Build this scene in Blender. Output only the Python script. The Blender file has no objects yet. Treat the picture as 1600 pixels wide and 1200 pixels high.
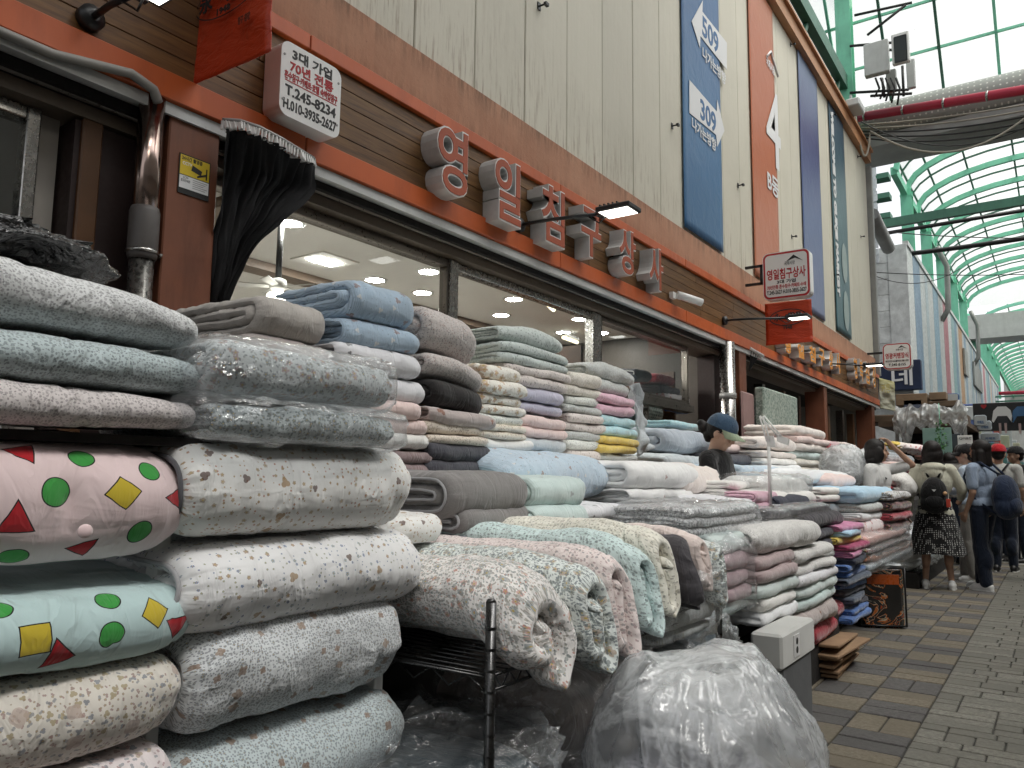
import bpy, math, random
import numpy as np
from mathutils import Vector, Matrix
S = bpy.context.scene
C = S.collection
rad = math.radians
# ---------------------------------------------------------------- camera
RC = Matrix(((0.82055092, 0.05793981, 0.5686292), (0.57145283, -0.10359671, -0.81406964), (0.01174107, 0.99293036, -0.11811625)))
FPX = 1218.0; EYE = 1.2
cd = bpy.data.cameras.new('camera'); cam = bpy.data.objects.new('camera', cd); C.objects.link(cam); S.camera = cam
cam.matrix_world = Matrix.Translation((0, 0, EYE)) @ RC.to_4x4()
cd.sensor_width = 36; cd.lens = 36 * FPX / 1600; cd.clip_start = 0.02; cd.clip_end = 500
# ---------------------------------------------------------------- sky and sun (bright overcast above a translucent arcade roof)
EL, AZ = rad(62), rad(60)
W = bpy.data.worlds.new('World'); S.world = W; W.use_nodes = True
wn = W.node_tree.nodes; wl = W.node_tree.links; wn.clear()
sk = wn.new('ShaderNodeTexSky'); sk.sky_type = 'NISHITA'; sk.sun_disc = False; sk.sun_elevation = EL; sk.sun_rotation = AZ; sk.dust_density = 4
hs = wn.new('ShaderNodeHueSaturation'); hs.inputs['Saturation'].default_value = 0.12
bg = wn.new('ShaderNodeBackground'); bg.inputs['Strength'].default_value = 0.14
wo = wn.new('ShaderNodeOutputWorld')
wl.new(sk.outputs[0], hs.inputs['Color']); wl.new(hs.outputs[0], bg.inputs[0]); wl.new(bg.outputs[0], wo.inputs[0])
sd = bpy.data.lights.new('sun', 'SUN'); sd.energy = 1.5; sd.angle = rad(25); sd.color = (1, .97, .92)
so = bpy.data.objects.new('sun', sd); C.objects.link(so)
sv = Vector((math.sin(AZ) * math.cos(EL), math.cos(AZ) * math.cos(EL) * -1, math.sin(EL)))
so.rotation_euler = sv.to_track_quat('Z', 'Y').to_euler(); so.location = (0, 0, 30)
S.view_settings.view_transform = 'Standard'; S.view_settings.look = 'None'; S.view_settings.gamma = 1
S.view_settings.use_curve_mapping = False; S.view_settings.exposure = 0.90
S.render.engine = 'CYCLES'
S.cycles.max_bounces = 10; S.cycles.transparent_max_bounces = 16; S.cycles.diffuse_bounces = 4; S.cycles.glossy_bounces = 3
S.cycles.use_denoising = True; S.cycles.caustics_reflective = False; S.cycles.caustics_refractive = False
S.cycles.sample_clamp_indirect = 6

# ---------------------------------------------------------------- pixel -> world helpers (rays of the photograph onto real planes)
def ray(px, py): return RC @ Vector(((px - 800) / FPX, -(py - 600) / FPX, -1))
def onX(px, py, X): d = ray(px, py); t = X / d.x; return Vector((X, t * d.y, EYE + t * d.z))
def onY(px, py, Y): d = ray(px, py); t = Y / d.y; return Vector((t * d.x, Y, EYE + t * d.z))
def onZ(px, py, Z): d = ray(px, py); t = (Z - EYE) / d.z; return Vector((t * d.x, t * d.y, Z))
def YX(px, X): return onX(px, 700, X).y
def ZX(px, py, X): return onX(px, py, X).z

# ---------------------------------------------------------------- object helpers
class MB:
    def __init__(s): s.v = []; s.f = []; s.sm = []
    def add(s, vs, fs, smooth=False):
        o = len(s.v); s.v += [tuple(v) for v in vs]; s.f += [tuple(i + o for i in f) for f in fs]; s.sm += [smooth] * len(fs); return s
    def box(s, x0, x1, y0, y1, z0, z1):
        vs = [(x, y, z) for x in (x0, x1) for y in (y0, y1) for z in (z0, z1)]
        return s.add(vs, [(0, 1, 3, 2), (4, 6, 7, 5), (0, 4, 5, 1), (2, 3, 7, 6), (0, 2, 6, 4), (1, 5, 7, 3)])
    def bbox(s, x0, x1, y0, y1, z0, z1, b=.004):
        # chamfered box (edges all around top face/side edges)
        X = (x0, x1); Y = (y0, y1); Z = (z0, z1); vs = []; idx = {}
        for i in (0, 1):
            for j in (0, 1):
                for k in (0, 1):
                    sx, sy, sz = (1, -1)[i], (1, -1)[j], (1, -1)[k]
                    for a in range(3):
                        p = [X[i] + sx * b, Y[j] + sy * b, Z[k] + sz * b]; p[a] = (X[i], Y[j], Z[k])[a]
                        idx[(i, j, k, a)] = len(vs); vs.append(p)
        F = []
        for i in (0, 1): F.append([idx[(i, 0, 0, 0)], idx[(i, 1, 0, 0)], idx[(i, 1, 1, 0)], idx[(i, 0, 1, 0)]])
        for j in (0, 1): F.append([idx[(0, j, 0, 1)], idx[(1, j, 0, 1)], idx[(1, j, 1, 1)], idx[(0, j, 1, 1)]])
        for k in (0, 1): F.append([idx[(0, 0, k, 2)], idx[(1, 0, k, 2)], idx[(1, 1, k, 2)], idx[(0, 1, k, 2)]])
        for i in (0, 1):
            for j in (0, 1): F.append([idx[(i, j, 0, 0)], idx[(i, j, 0, 1)], idx[(i, j, 1, 1)], idx[(i, j, 1, 0)]])
        for i in (0, 1):
            for k in (0, 1): F.append([idx[(i, 0, k, 0)], idx[(i, 0, k, 2)], idx[(i, 1, k, 2)], idx[(i, 1, k, 0)]])
        for j in (0, 1):
            for k in (0, 1): F.append([idx[(0, j, k, 1)], idx[(0, j, k, 2)], idx[(1, j, k, 2)], idx[(1, j, k, 1)]])
        for i in (0, 1):
            for j in (0, 1):
                for k in (0, 1): F.append([idx[(i, j, k, a)] for a in range(3)])
        c = Vector(((x0 + x1) / 2, (y0 + y1) / 2, (z0 + z1) / 2)); G = []
        for f in F:
            p = [Vector(vs[q]) for q in f]; n = (p[1] - p[0]).cross(p[2] - p[0])
            G.append(f if n.dot(sum(p, Vector()) / len(p) - c) > 0 else f[::-1])
        return s.add(vs, G)
    def beam(s, p, q, w, h, up=(0, 0, 1)):
        p = Vector(p); q = Vector(q); d = (q - p).normalized(); u = Vector(up)
        if abs(d.dot(u)) > .99: u = Vector((0, 1, 0))
        r = d.cross(u).normalized(); u = r.cross(d)
        vs = [a + r * x * w / 2 + u * y * h / 2 for a in (p, q) for x, y in ((-1, -1), (1, -1), (1, 1), (-1, 1))]
        return s.add(vs, [(3, 2, 1, 0), (4, 5, 6, 7), (0, 1, 5, 4), (1, 2, 6, 5), (2, 3, 7, 6), (3, 0, 4, 7)])
    def tube(s, pts, r, n=10, caps=True):
        pts = [Vector(p) for p in pts]; m = len(pts); rr = r if isinstance(r, (list, tuple)) else [r] * m
        d0 = (pts[1] - pts[0]).normalized(); u = d0.orthogonal().normalized(); vs = []
        for i, p in enumerate(pts):
            d = ((pts[min(i + 1, m - 1)] - pts[max(i - 1, 0)])).normalized()
            u = (u - d * u.dot(d)).normalized(); w = d.cross(u)
            vs += [p + (u * math.cos(2 * math.pi * k / n) + w * math.sin(2 * math.pi * k / n)) * rr[i] for k in range(n)]
        fs = [(i * n + k, i * n + (k + 1) % n, (i + 1) * n + (k + 1) % n, (i + 1) * n + k) for i in range(m - 1) for k in range(n)]
        s.add(vs, fs, True)
        if caps:
            o = len(s.v) - len(vs)
            s.f.append(tuple(o + k for k in range(n))[::-1]); s.f.append(tuple(o + (m - 1) * n + k for k in range(n))); s.sm += [False, False]
        return s
    def poly(s, pts): return s.add(pts, [tuple(range(len(pts)))])
    def prism(s, pts, off):
        n = len(pts); off = Vector(off); a = [Vector(p) for p in pts]; b = [p + off for p in a]
        return s.add(a + b, [tuple(range(n))[::-1], tuple(range(n, 2 * n))] + [(i, (i + 1) % n, n + (i + 1) % n, n + i) for i in range(n)])
    def ball(s, c, r, nu=14, nv=10, ax=None):
        c = Vector(c); r = Vector(r) if not isinstance(r, (int, float)) else Vector((r, r, r)); vs = []; A = ax or Matrix.Identity(3)
        for i in range(nv + 1):
            for k in range(nu):
                th = math.pi * i / nv; ph = 2 * math.pi * k / nu
                vs.append(c + A @ Vector((r.x * math.sin(th) * math.cos(ph), r.y * math.sin(th) * math.sin(ph), r.z * math.cos(th))))
        return s.add(vs, [(i * nu + k, (i + 1) * nu + k, (i + 1) * nu + (k + 1) % nu, i * nu + (k + 1) % nu) for i in range(nv) for k in range(nu)], True)
    def mesh(s, name):
        m = bpy.data.meshes.new(name); m.from_pydata([tuple(v) for v in s.v], [], s.f); m.polygons.foreach_set('use_smooth', s.sm); m.update(); return m
    def build(s, name, mat, parent=None, **k): return ob(name, s.mesh(name), mat, parent, **k)

def wloc(o):
    v = Vector()
    while o: v += o.location; o = o.parent
    return v
def ob(name, me, mat, parent=None, label=None, cat=None, group=None, kind=None):
    n = len(me.vertices); co = np.empty(n * 3, np.float32); me.vertices.foreach_get('co', co); co = co.reshape(-1, 3)
    org = np.array([(co[:, 0].min() + co[:, 0].max()) / 2, (co[:, 1].min() + co[:, 1].max()) / 2, co[:, 2].min()], np.float32)
    me.vertices.foreach_set('co', (co - org).ravel()); me.update()
    o = bpy.data.objects.new(name, me); C.objects.link(o)
    if mat is not None and len(me.materials) == 0: me.materials.append(mat)
    if parent: o.parent = parent; o.location = Vector(org.tolist()) - wloc(parent)
    else: o.location = org.tolist()
    return tag(o, label, cat, group, kind)
def tag(o, label=None, cat=None, group=None, kind=None):
    if label: o['label'] = label
    if cat: o['category'] = cat
    if group: o['group'] = group
    if kind: o['kind'] = kind
    return o
def thing(name, label, cat, loc=(0, 0, 0), group=None):
    o = bpy.data.objects.new(name, None); C.objects.link(o); o.location = loc; o.empty_display_size = .1
    return tag(o, label, cat, group)
def copy_tree(o, parent=None):
    c = o.copy(); C.objects.link(c); c.parent = parent
    for ch in list(o.children): copy_tree(ch, c)
    return c
def dup_part(o, loc):   # loc: shift in world
    c = o.copy(); C.objects.link(c); c.location = o.location + Vector(loc); return c

# ---------------------------------------------------------------- node helpers
class NT:
    def __init__(s, name):
        s.m = bpy.data.materials.new(name); s.m.use_nodes = True; s.t = s.m.node_tree; s.n = s.t.nodes; s.l = s.t.links; s.n.clear()
        s.out = s.n.new('ShaderNodeOutputMaterial')
    def N(s, ty, ins=None, **kw):
        n = s.n.new(ty)
        for k, v in kw.items(): setattr(n, k, v)
        for k, v in (ins or {}).items(): s.set(n.inputs[k], v)
        return n
    def set(s, i, v):
        if isinstance(v, bpy.types.NodeSocket): s.l.new(v, i)
        elif isinstance(v, bpy.types.Node): s.l.new(v.outputs[0], i)
        else:
            if isinstance(v, tuple) and len(v) == 3 and i.type == 'RGBA': v = (*v, 1)
            i.default_value = v
    def math(s, op, a, b=0.0, c=None, clamp=False):
        n = s.N('ShaderNodeMath', operation=op, use_clamp=clamp); s.set(n.inputs[0], a); s.set(n.inputs[1], b)
        if c is not None: s.set(n.inputs[2], c)
        return n.outputs[0]
    def vm(s, op, a, b=None, scale=None):
        n = s.N('ShaderNodeVectorMath', operation=op); s.set(n.inputs[0], a)
        if b is not None: s.set(n.inputs[1], b)
        if scale is not None: s.set(n.inputs['Scale'], scale)
        return n.outputs['Value'] if op in ('LENGTH', 'DISTANCE', 'DOT_PRODUCT') else n.outputs[0]
    def mix(s, f, a, b, bt='MIX'):
        n = s.N('ShaderNodeMix', data_type='RGBA', blend_type=bt); s.set(n.inputs[0], f); s.set(n.inputs[6], a); s.set(n.inputs[7], b); return n.outputs[2]
    def ramp(s, f, stops, interp='LINEAR'):
        n = s.N('ShaderNodeValToRGB'); s.set(n.inputs[0], f); r = n.color_ramp; r.interpolation = interp
        while len(r.elements) < len(stops): r.elements.new(0.5)
        for e, (p, c) in zip(r.elements, stops): e.position = p; e.color = (*c, 1) if len(c) == 3 else c
        return n.outputs[0]
    def noise(s, co, sc, det=3, rough=.5, dim='3D', dist=0):
        n = s.N('ShaderNodeTexNoise', {'Scale': sc, 'Detail': det, 'Roughness': rough, 'Distortion': dist}, noise_dimensions=dim)
        if co is not None: s.set(n.inputs['Vector'], co)
        return n.outputs[0]
    def mapr(s, v, a, b, c=0.0, d=1.0):
        n = s.N('ShaderNodeMapRange'); s.set(n.inputs[0], v); s.set(n.inputs[1], a); s.set(n.inputs[2], b); s.set(n.inputs[3], c); s.set(n.inputs[4], d); return n.outputs[0]
    def tc(s, w='Object'): return s.N('ShaderNodeTexCoord').outputs[w]
    def sepx(s, v): return s.N('ShaderNodeSeparateXYZ', {0: v}).outputs
    def comb(s, x, y, z=0.0): return s.N('ShaderNodeCombineXYZ', {0: x, 1: y, 2: z}).outputs[0]
    def bump(s, h, st=.5, d=.01, nrm=None):
        n = s.N('ShaderNodeBump', {'Strength': st, 'Distance': d, 'Height': h})
        if nrm is not None: s.set(n.inputs['Normal'], nrm)
        return n.outputs[0]
    def pbr(s, col, rough=.7, metal=0., nrm=None, **kw):
        p = s.N('ShaderNodeBsdfPrincipled', {'Base Color': col, 'Roughness': rough, 'Metallic': metal})
        if nrm is not None: s.set(p.inputs['Normal'], nrm)
        for k, v in kw.items(): s.set(p.inputs[k.replace('_', ' ')], v)
        s.l.new(p.outputs[0], s.out.inputs[0]); return p
_mc = {}
def rgb(h):
    """photo sRGB hex -> linear"""
    h = h.lstrip('#'); r = []
    for i in (0, 2, 4):
        c = int(h[i:i + 2], 16) / 255; r.append(c / 12.92 if c < .04045 else ((c + .055) / 1.055) ** 2.4)
    return tuple(r)
def plain(name, col, rough=.6, metal=0., var=.15, vs=3., bump=.15, bs=40., bd=.002, grime=0., spec=.5, emit=None):
    if name in _mc: return _mc[name]
    t = NT(name); co = t.tc()
    n = t.noise(co, vs, 5, .6); lo = tuple(c * (1 - var) for c in col); hi = tuple(min(1, c * (1 + var)) for c in col)
    c = t.ramp(n, [(.3, lo), (.7, hi)])
    if grime:
        g = t.noise(t.vm('MULTIPLY', co, (3, 3, .5)), 2.5, 6, .7); c = t.mix(t.mapr(g, .5, .75, 0, grime), c, tuple(x * .35 for x in col))
    nb = t.noise(co, bs, 4, .6)
    kw = {'Specular_IOR_Level': spec}
    if emit: kw['Emission_Color'] = emit[0]; kw['Emission_Strength'] = emit[1]
    t.pbr(c, t.mapr(nb, .3, .7, max(rough - .08, .02), min(rough + .08, 1)), metal, t.bump(nb, bump, bd) if bump else None, **kw)
    _mc[name] = t.m; return t.m
def emis(name, col, st):
    t = NT(name); e = t.N('ShaderNodeEmission', {'Color': col, 'Strength': st}); t.l.new(e.outputs[0], t.out.inputs[0]); return t.m

# ---------------------------------------------------------------- text
def text_mesh(body, size, origin, right=(0, 1, 0), up=(0, 0, 1), extrude=.002, off=0., align='CENTER', sx=1., shear=0., res=3, sp=1.):
    cu = bpy.data.curves.new('t', 'FONT'); cu.body = body; cu.size = size; cu.extrude = extrude; cu.offset = off
    cu.align_x = align; cu.align_y = 'CENTER'; cu.resolution_u = res; cu.shear = shear; cu.space_character = sp
    o = bpy.data.objects.new('t', cu); C.objects.link(o); dg = bpy.context.evaluated_depsgraph_get(); dg.update()
    me = bpy.data.meshes.new_from_object(o.evaluated_get(dg)); bpy.data.objects.remove(o); bpy.data.curves.remove(cu)
    r = Vector(right).normalized(); u = Vector(up).normalized(); n = r.cross(u)
    m = Matrix(((r.x * sx, u.x, n.x, origin[0]), (r.y * sx, u.y, n.y, origin[1]), (r.z * sx, u.z, n.z, origin[2]), (0, 0, 0, 1)))
    me.transform(m)
    for p in me.polygons: p.use_smooth = False
    me.materials.clear()
    return me
def fit_text(body, w, h, origin, right=(0, 1, 0), up=(0, 0, 1), extrude=.002, off=0., **k):
    """text stretched to exactly w x h, centred on origin"""
    me = text_mesh(body, 1., (0, 0, 0), (1, 0, 0), (0, 1, 0), 0.01, off / h, **k)
    co = np.empty(len(me.vertices) * 3, np.float32); me.vertices.foreach_get('co', co); co = co.reshape(-1, 3)
    a = co.min(0); b = co.max(0); c = (a + b) / 2
    r = np.array(right, float); u = np.array(up, float); n = np.cross(r, u)
    q = (co[:, :1] - c[0]) / (b[0] - a[0]) * w * r + (co[:, 1:2] - c[1]) / (b[1] - a[1]) * h * u + (co[:, 2:3] / .01) * extrude * n + np.array(origin, float)
    me.vertices.foreach_set('co', q.astype(np.float32).ravel()); me.update(); return me
# ---------------------------------------------------------------- numpy value noise
_rs = np.random.RandomState(7); _T = _rs.rand(64, 64, 64).astype(np.float32)
def vnoise(p):
    p = np.asarray(p, np.float64); i = np.floor(p).astype(int); f = p - i; f = f * f * (3 - 2 * f); i &= 63; j = (i + 1) & 63
    x0, y0, z0 = i[..., 0], i[..., 1], i[..., 2]; x1, y1, z1 = j[..., 0], j[..., 1], j[..., 2]; fx, fy, fz = f[..., 0], f[..., 1], f[..., 2]
    a = _T[x0, y0, z0] * (1 - fx) + _T[x1, y0, z0] * fx; b = _T[x0, y1, z0] * (1 - fx) + _T[x1, y1, z0] * fx
    c = _T[x0, y0, z1] * (1 - fx) + _T[x1, y0, z1] * fx; d = _T[x0, y1, z1] * (1 - fx) + _T[x1, y1, z1] * fx
    return ((a * (1 - fy) + b * fy) * (1 - fz) + (c * (1 - fy) + d * fy) * fz) * 2 - 1
def fnoise(p, o=3):
    s = 0; a = 1; p = np.asarray(p, np.float64)
    for k in range(o): s = s + a * vnoise(p * (2 ** k) + 13.7 * k); a *= .5
    return s
def np_mesh(name, V, F, smooth=True, uv=None):
    me = bpy.data.meshes.new(name); V = np.asarray(V, np.float32); F = np.asarray(F, np.int32)
    me.vertices.add(len(V)); me.vertices.foreach_set('co', V.ravel()); nf = len(F); me.loops.add(nf * 4); me.loops.foreach_set('vertex_index', F.ravel())
    me.polygons.add(nf); me.polygons.foreach_set('loop_start', np.arange(nf, dtype=np.int32) * 4); me.polygons.foreach_set('use_smooth', np.full(nf, smooth))
    if uv is not None:
        l = me.uv_layers.new(name='UVMap'); l.uv.foreach_set('vector', np.asarray(uv, np.float32)[F.ravel()].ravel())
    me.update(calc_edges=True); me.validate(); return me

# ---------------------------------------------------------------- fabrics: patterns live in UV metres on the cloth
def fabric(name, base, layers=(), stripes=None, gingham=None, shapes=None, melange=0., rough=.85, wr=1., sheen=.35, weave=900., var=.05, quilt=None):
    """layers: (cells per metre, size, petals, depth, probability, palette, seed)"""
    if name in _mc: return _mc[name]
    base = tuple(min(.84, x * 1.2) for x in base)
    t = NT(name); uv = t.N('ShaderNodeUVMap').outputs[0]; obc = t.tc('Object'); c = t.ramp(t.noise(obc, 6, 4), [(.3, tuple(x * (1 - var) for x in base)), (.7, tuple(min(1, x * (1 + var)) for x in base))])
    if melange:
        m = t.noise(t.vm('MULTIPLY', uv, (700, 160, 1)), 1, 3, .7); m2 = t.noise(t.vm('MULTIPLY', uv, (160, 700, 1)), 1, 3, .7)
        c = t.mix(t.mapr(t.math('ADD', m, m2), .8, 1.2, 0, melange), c, tuple(x * .45 for x in base))
    if stripes:
        sc, col, wd, ax = stripes; s = t.sepx(uv)[ax]
        w = t.math('FRACT', t.math('MULTIPLY', s, sc)); c = t.mix(t.math('MULTIPLY', t.math('LESS_THAN', w, wd), .8), c, col)
    if gingham:
        sc, col = gingham; s = t.sepx(uv); a = t.math('GREATER_THAN', t.math('FRACT', t.math('MULTIPLY', s[0], sc)), .5); b = t.math('GREATER_THAN', t.math('FRACT', t.math('MULTIPLY', s[1], sc)), .5)
        c = t.mix(t.math('MULTIPLY', t.math('ADD', a, b), .45), c, col)
    wob = t.vm('SUBTRACT', t.N('ShaderNodeTexNoise', {'Vector': uv, 'Scale': 260., 'Detail': 1.}).outputs['Color'], (.5, .5, .5))
    for L in layers:
        sc, size, pet, dep, prob, pal, seed = L[:7]; sc = sc * (1.7 if sc > 20 else 1.15)
        p = t.vm('ADD', t.vm('SCALE', t.vm('ADD', uv, t.vm('SCALE', wob, scale=.0009)), scale=sc), (seed * 3.7, seed * 1.9, 0))
        v = t.N('ShaderNodeTexVoronoi', {'Vector': p, 'Scale': 1., 'Randomness': .85}, voronoi_dimensions='2D')
        d = t.vm('SUBTRACT', p, v.outputs['Position']); xy = t.sepx(d); cr = t.N('ShaderNodeSeparateColor', {0: v.outputs['Color']}).outputs
        ang = t.math('ADD', t.math('ARCTAN2', xy[1], xy[0]), t.math('MULTIPLY', cr[0], 6.28)); r = t.vm('LENGTH', t.comb(xy[0], xy[1], 0))
        pt = t.math('ABSOLUTE', t.math('COSINE', t.math('MULTIPLY', ang, pet / 2.)))
        rr = t.math('MULTIPLY', t.math('MULTIPLY_ADD', pt, dep, 1 - dep), t.math('MULTIPLY_ADD', cr[2], size * .6, size * .65))
        mk = t.math('MULTIPLY', t.math('LESS_THAN', r, rr), t.math('LESS_THAN', cr[1], prob))
        n = len(pal); col = t.ramp(cr[2], [(k / n, q) for k, q in enumerate(pal)], 'CONSTANT') if n > 1 else pal[0]
        c = t.mix(t.math('MULTIPLY', mk, L[7] if len(L) > 7 else .78), c, col)
        if pet >= 5: c = t.mix(t.math('MULTIPLY', t.math('LESS_THAN', r, t.math('MULTIPLY', rr, .28)), t.math('LESS_THAN', cr[1], prob)), c, (.55, .42, .12))
    if shapes:
        s = t.sepx(uv)
        for (kd, u0, v0, r, rot, col) in shapes:
            x = t.math('SUBTRACT', s[1], v0); y = t.math('SUBTRACT', s[0], u0); cs, sn = math.cos(rot), math.sin(rot)
            X = t.math('ADD', t.math('MULTIPLY', x, cs), t.math('MULTIPLY', y, sn)); Y = t.math('SUBTRACT', t.math('MULTIPLY', y, cs), t.math('MULTIPLY', x, sn))
            if kd == 'c': f = t.math('SUBTRACT', t.vm('LENGTH', t.comb(X, Y)), r)
            elif kd == 'd': f = t.math('MULTIPLY', t.math('SUBTRACT', t.math('ADD', t.math('ABSOLUTE', X), t.math('ABSOLUTE', Y)), r), .707)
            else:
                a = t.math('SUBTRACT', t.math('MULTIPLY', t.math('ABSOLUTE', X), .866), t.math('MULTIPLY', Y, -.5))
                f = t.math('SUBTRACT', t.math('MAXIMUM', a, t.math('MULTIPLY', Y, -1.)), r * .55)
            c = t.mix(t.math('LESS_THAN', f, 0.), c, col); c = t.mix(t.math('LESS_THAN', t.math('ABSOLUTE', f), .0011), c, (.012, .012, .012))
    # relief: soft folds, puckers and weave
    h1 = t.noise(t.vm('MULTIPLY', uv, (14, 4, 1)), 1, 3, .5, dist=.8); h2 = t.noise(t.vm('MULTIPLY', uv, (5, 17, 1)), 1, 3, .5, dist=1.2)
    rg = t.math('ABSOLUTE', t.math('SUBTRACT', h2, .5)); rg = t.math('SUBTRACT', 1., t.math('MULTIPLY', rg, 9.), clamp=True)
    hh = t.math('ADD', t.math('ADD', h1, h2), t.math('MULTIPLY', rg, -.22))
    nb = t.bump(hh, .5 * wr, .02)
    if quilt:
        s = t.sepx(uv); q1 = t.math('ABSOLUTE', t.math('SINE', t.math('MULTIPLY', s[1], quilt))); nb = t.bump(t.math('POWER', q1, .5), .6, .006, nb)
    if stripes: nb = t.bump(t.math('ABSOLUTE', t.math('SINE', t.math('MULTIPLY', t.sepx(uv)[stripes[3]], stripes[0] * 3.14))), .4, .002, nb)
    wv = t.noise(t.vm('SCALE', uv, scale=weave), 1, 2); nb = t.bump(wv, .12, .0012, nb)
    t.pbr(c, rough, 0, nb, Sheen_Weight=sheen, Sheen_Roughness=.5, Specular_IOR_Level=.2)
    _mc[name] = t.m; return t.m

# ---------------------------------------------------------------- quilts: a padded sheet really folded or rolled, then extruded
def _path(kind, W, H, n):
    if kind.startswith('roll'):
        turns = float(kind[4:] or 2); th = H / (2 * turns + .6); P = []
        m = int(90 * turns)
        for q in range(m + 1):
            k = q / m * turns; A = W / 2 - th / 2 - k * th; B = max(H / 2 - th / 2 - k * th, th * .12); A = max(A, B + .01)
            ph = -k * 2 * math.pi; s = A - B            # clockwise from the front, going down
            # stadium by perimeter
            per = 4 * s + 2 * math.pi * B; d = ((k + .55) % 1) * per; arc = math.pi * B / 2
            if d < arc: a = -d / B; x, y = s + B * math.cos(a), B * math.sin(a)
            elif d < arc + 2 * s: x, y = s - (d - arc), -B
            elif d < arc + 2 * s + 2 * arc: a = -math.pi / 2 - (d - arc - 2 * s) / B; x, y = -s + B * math.cos(a), B * math.sin(a)
            elif d < 3 * arc + 4 * s: x, y = -s + (d - 3 * arc - 2 * s), B
            else: a = math.pi / 2 - (d - 3 * arc - 4 * s) / B; x, y = s + B * math.cos(a), B * math.sin(a)
            P.append((x, y))
        P = [(P[0][0] - 0.0, P[0][1])] + P[1:]
        # lead-in: start at the open edge on top/back so the outer lap shows
        return P, th
    def arc(cx, cy, r, a0, a1, m=10): return [(cx + r * math.cos(a0 + (a1 - a0) * i / m), cy + r * math.sin(a0 + (a1 - a0) * i / m)) for i in range(m + 1)]
    if kind == 'double':
        th = H / 4; x1 = W / 2 - H / 2; xb = -W / 2 + th; y = [th * (i + .5) - H / 2 for i in range(4)]
        P = [(-W / 2 + th * .5, y[3])] + arc(x1, 0, 1.5 * th, math.pi / 2, -math.pi / 2, 16) + arc(xb, (y[0] + y[1]) / 2, th / 2, -math.pi / 2, -1.5 * math.pi, 8) + arc(x1, 0, .5 * th, -math.pi / 2, math.pi / 2, 8) + [(-W / 2 + th * .6, y[2])]
        return P, th
    nl = int(kind[1:] or 4); th = H / nl; P = []
    for i in range(nl):
        y = H / 2 - th * (i + .5)
        if i % 2 == 0:
            P.append((-W / 2 + th * .5, y)) if i == 0 else None
            if i < nl - 1: P += arc(W / 2 - th, y - th / 2, th / 2, math.pi / 2, -math.pi / 2, 8)
            else: P.append((W / 2 - th * .5, y))
        else:
            if i < nl - 1: P += [(q[0], q[1]) for q in arc(-W / 2 + th, y - th / 2, th / 2, math.pi / 2, 1.5 * math.pi, 8)]
            else: P.append((-W / 2 + th * .5, y))
    return P, th
def _resample(P, n, dense=400):
    P = np.array(P, float)
    for _ in range(2): P[1:-1] = P[1:-1] * .6 + (P[:-2] + P[2:]) * .2
    d = np.r_[0, np.cumsum(np.hypot(*(P[1:] - P[:-1]).T))]; s = np.linspace(0, d[-1], n)
    Q = np.c_[np.interp(s, d, P[:, 0]), np.interp(s, d, P[:, 1])]; T = np.gradient(Q, axis=0); T /= np.linalg.norm(T, axis=1)[:, None] + 1e-9
    return Q, np.c_[-T[:, 1], T[:, 0]], s
USG = -1.
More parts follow.
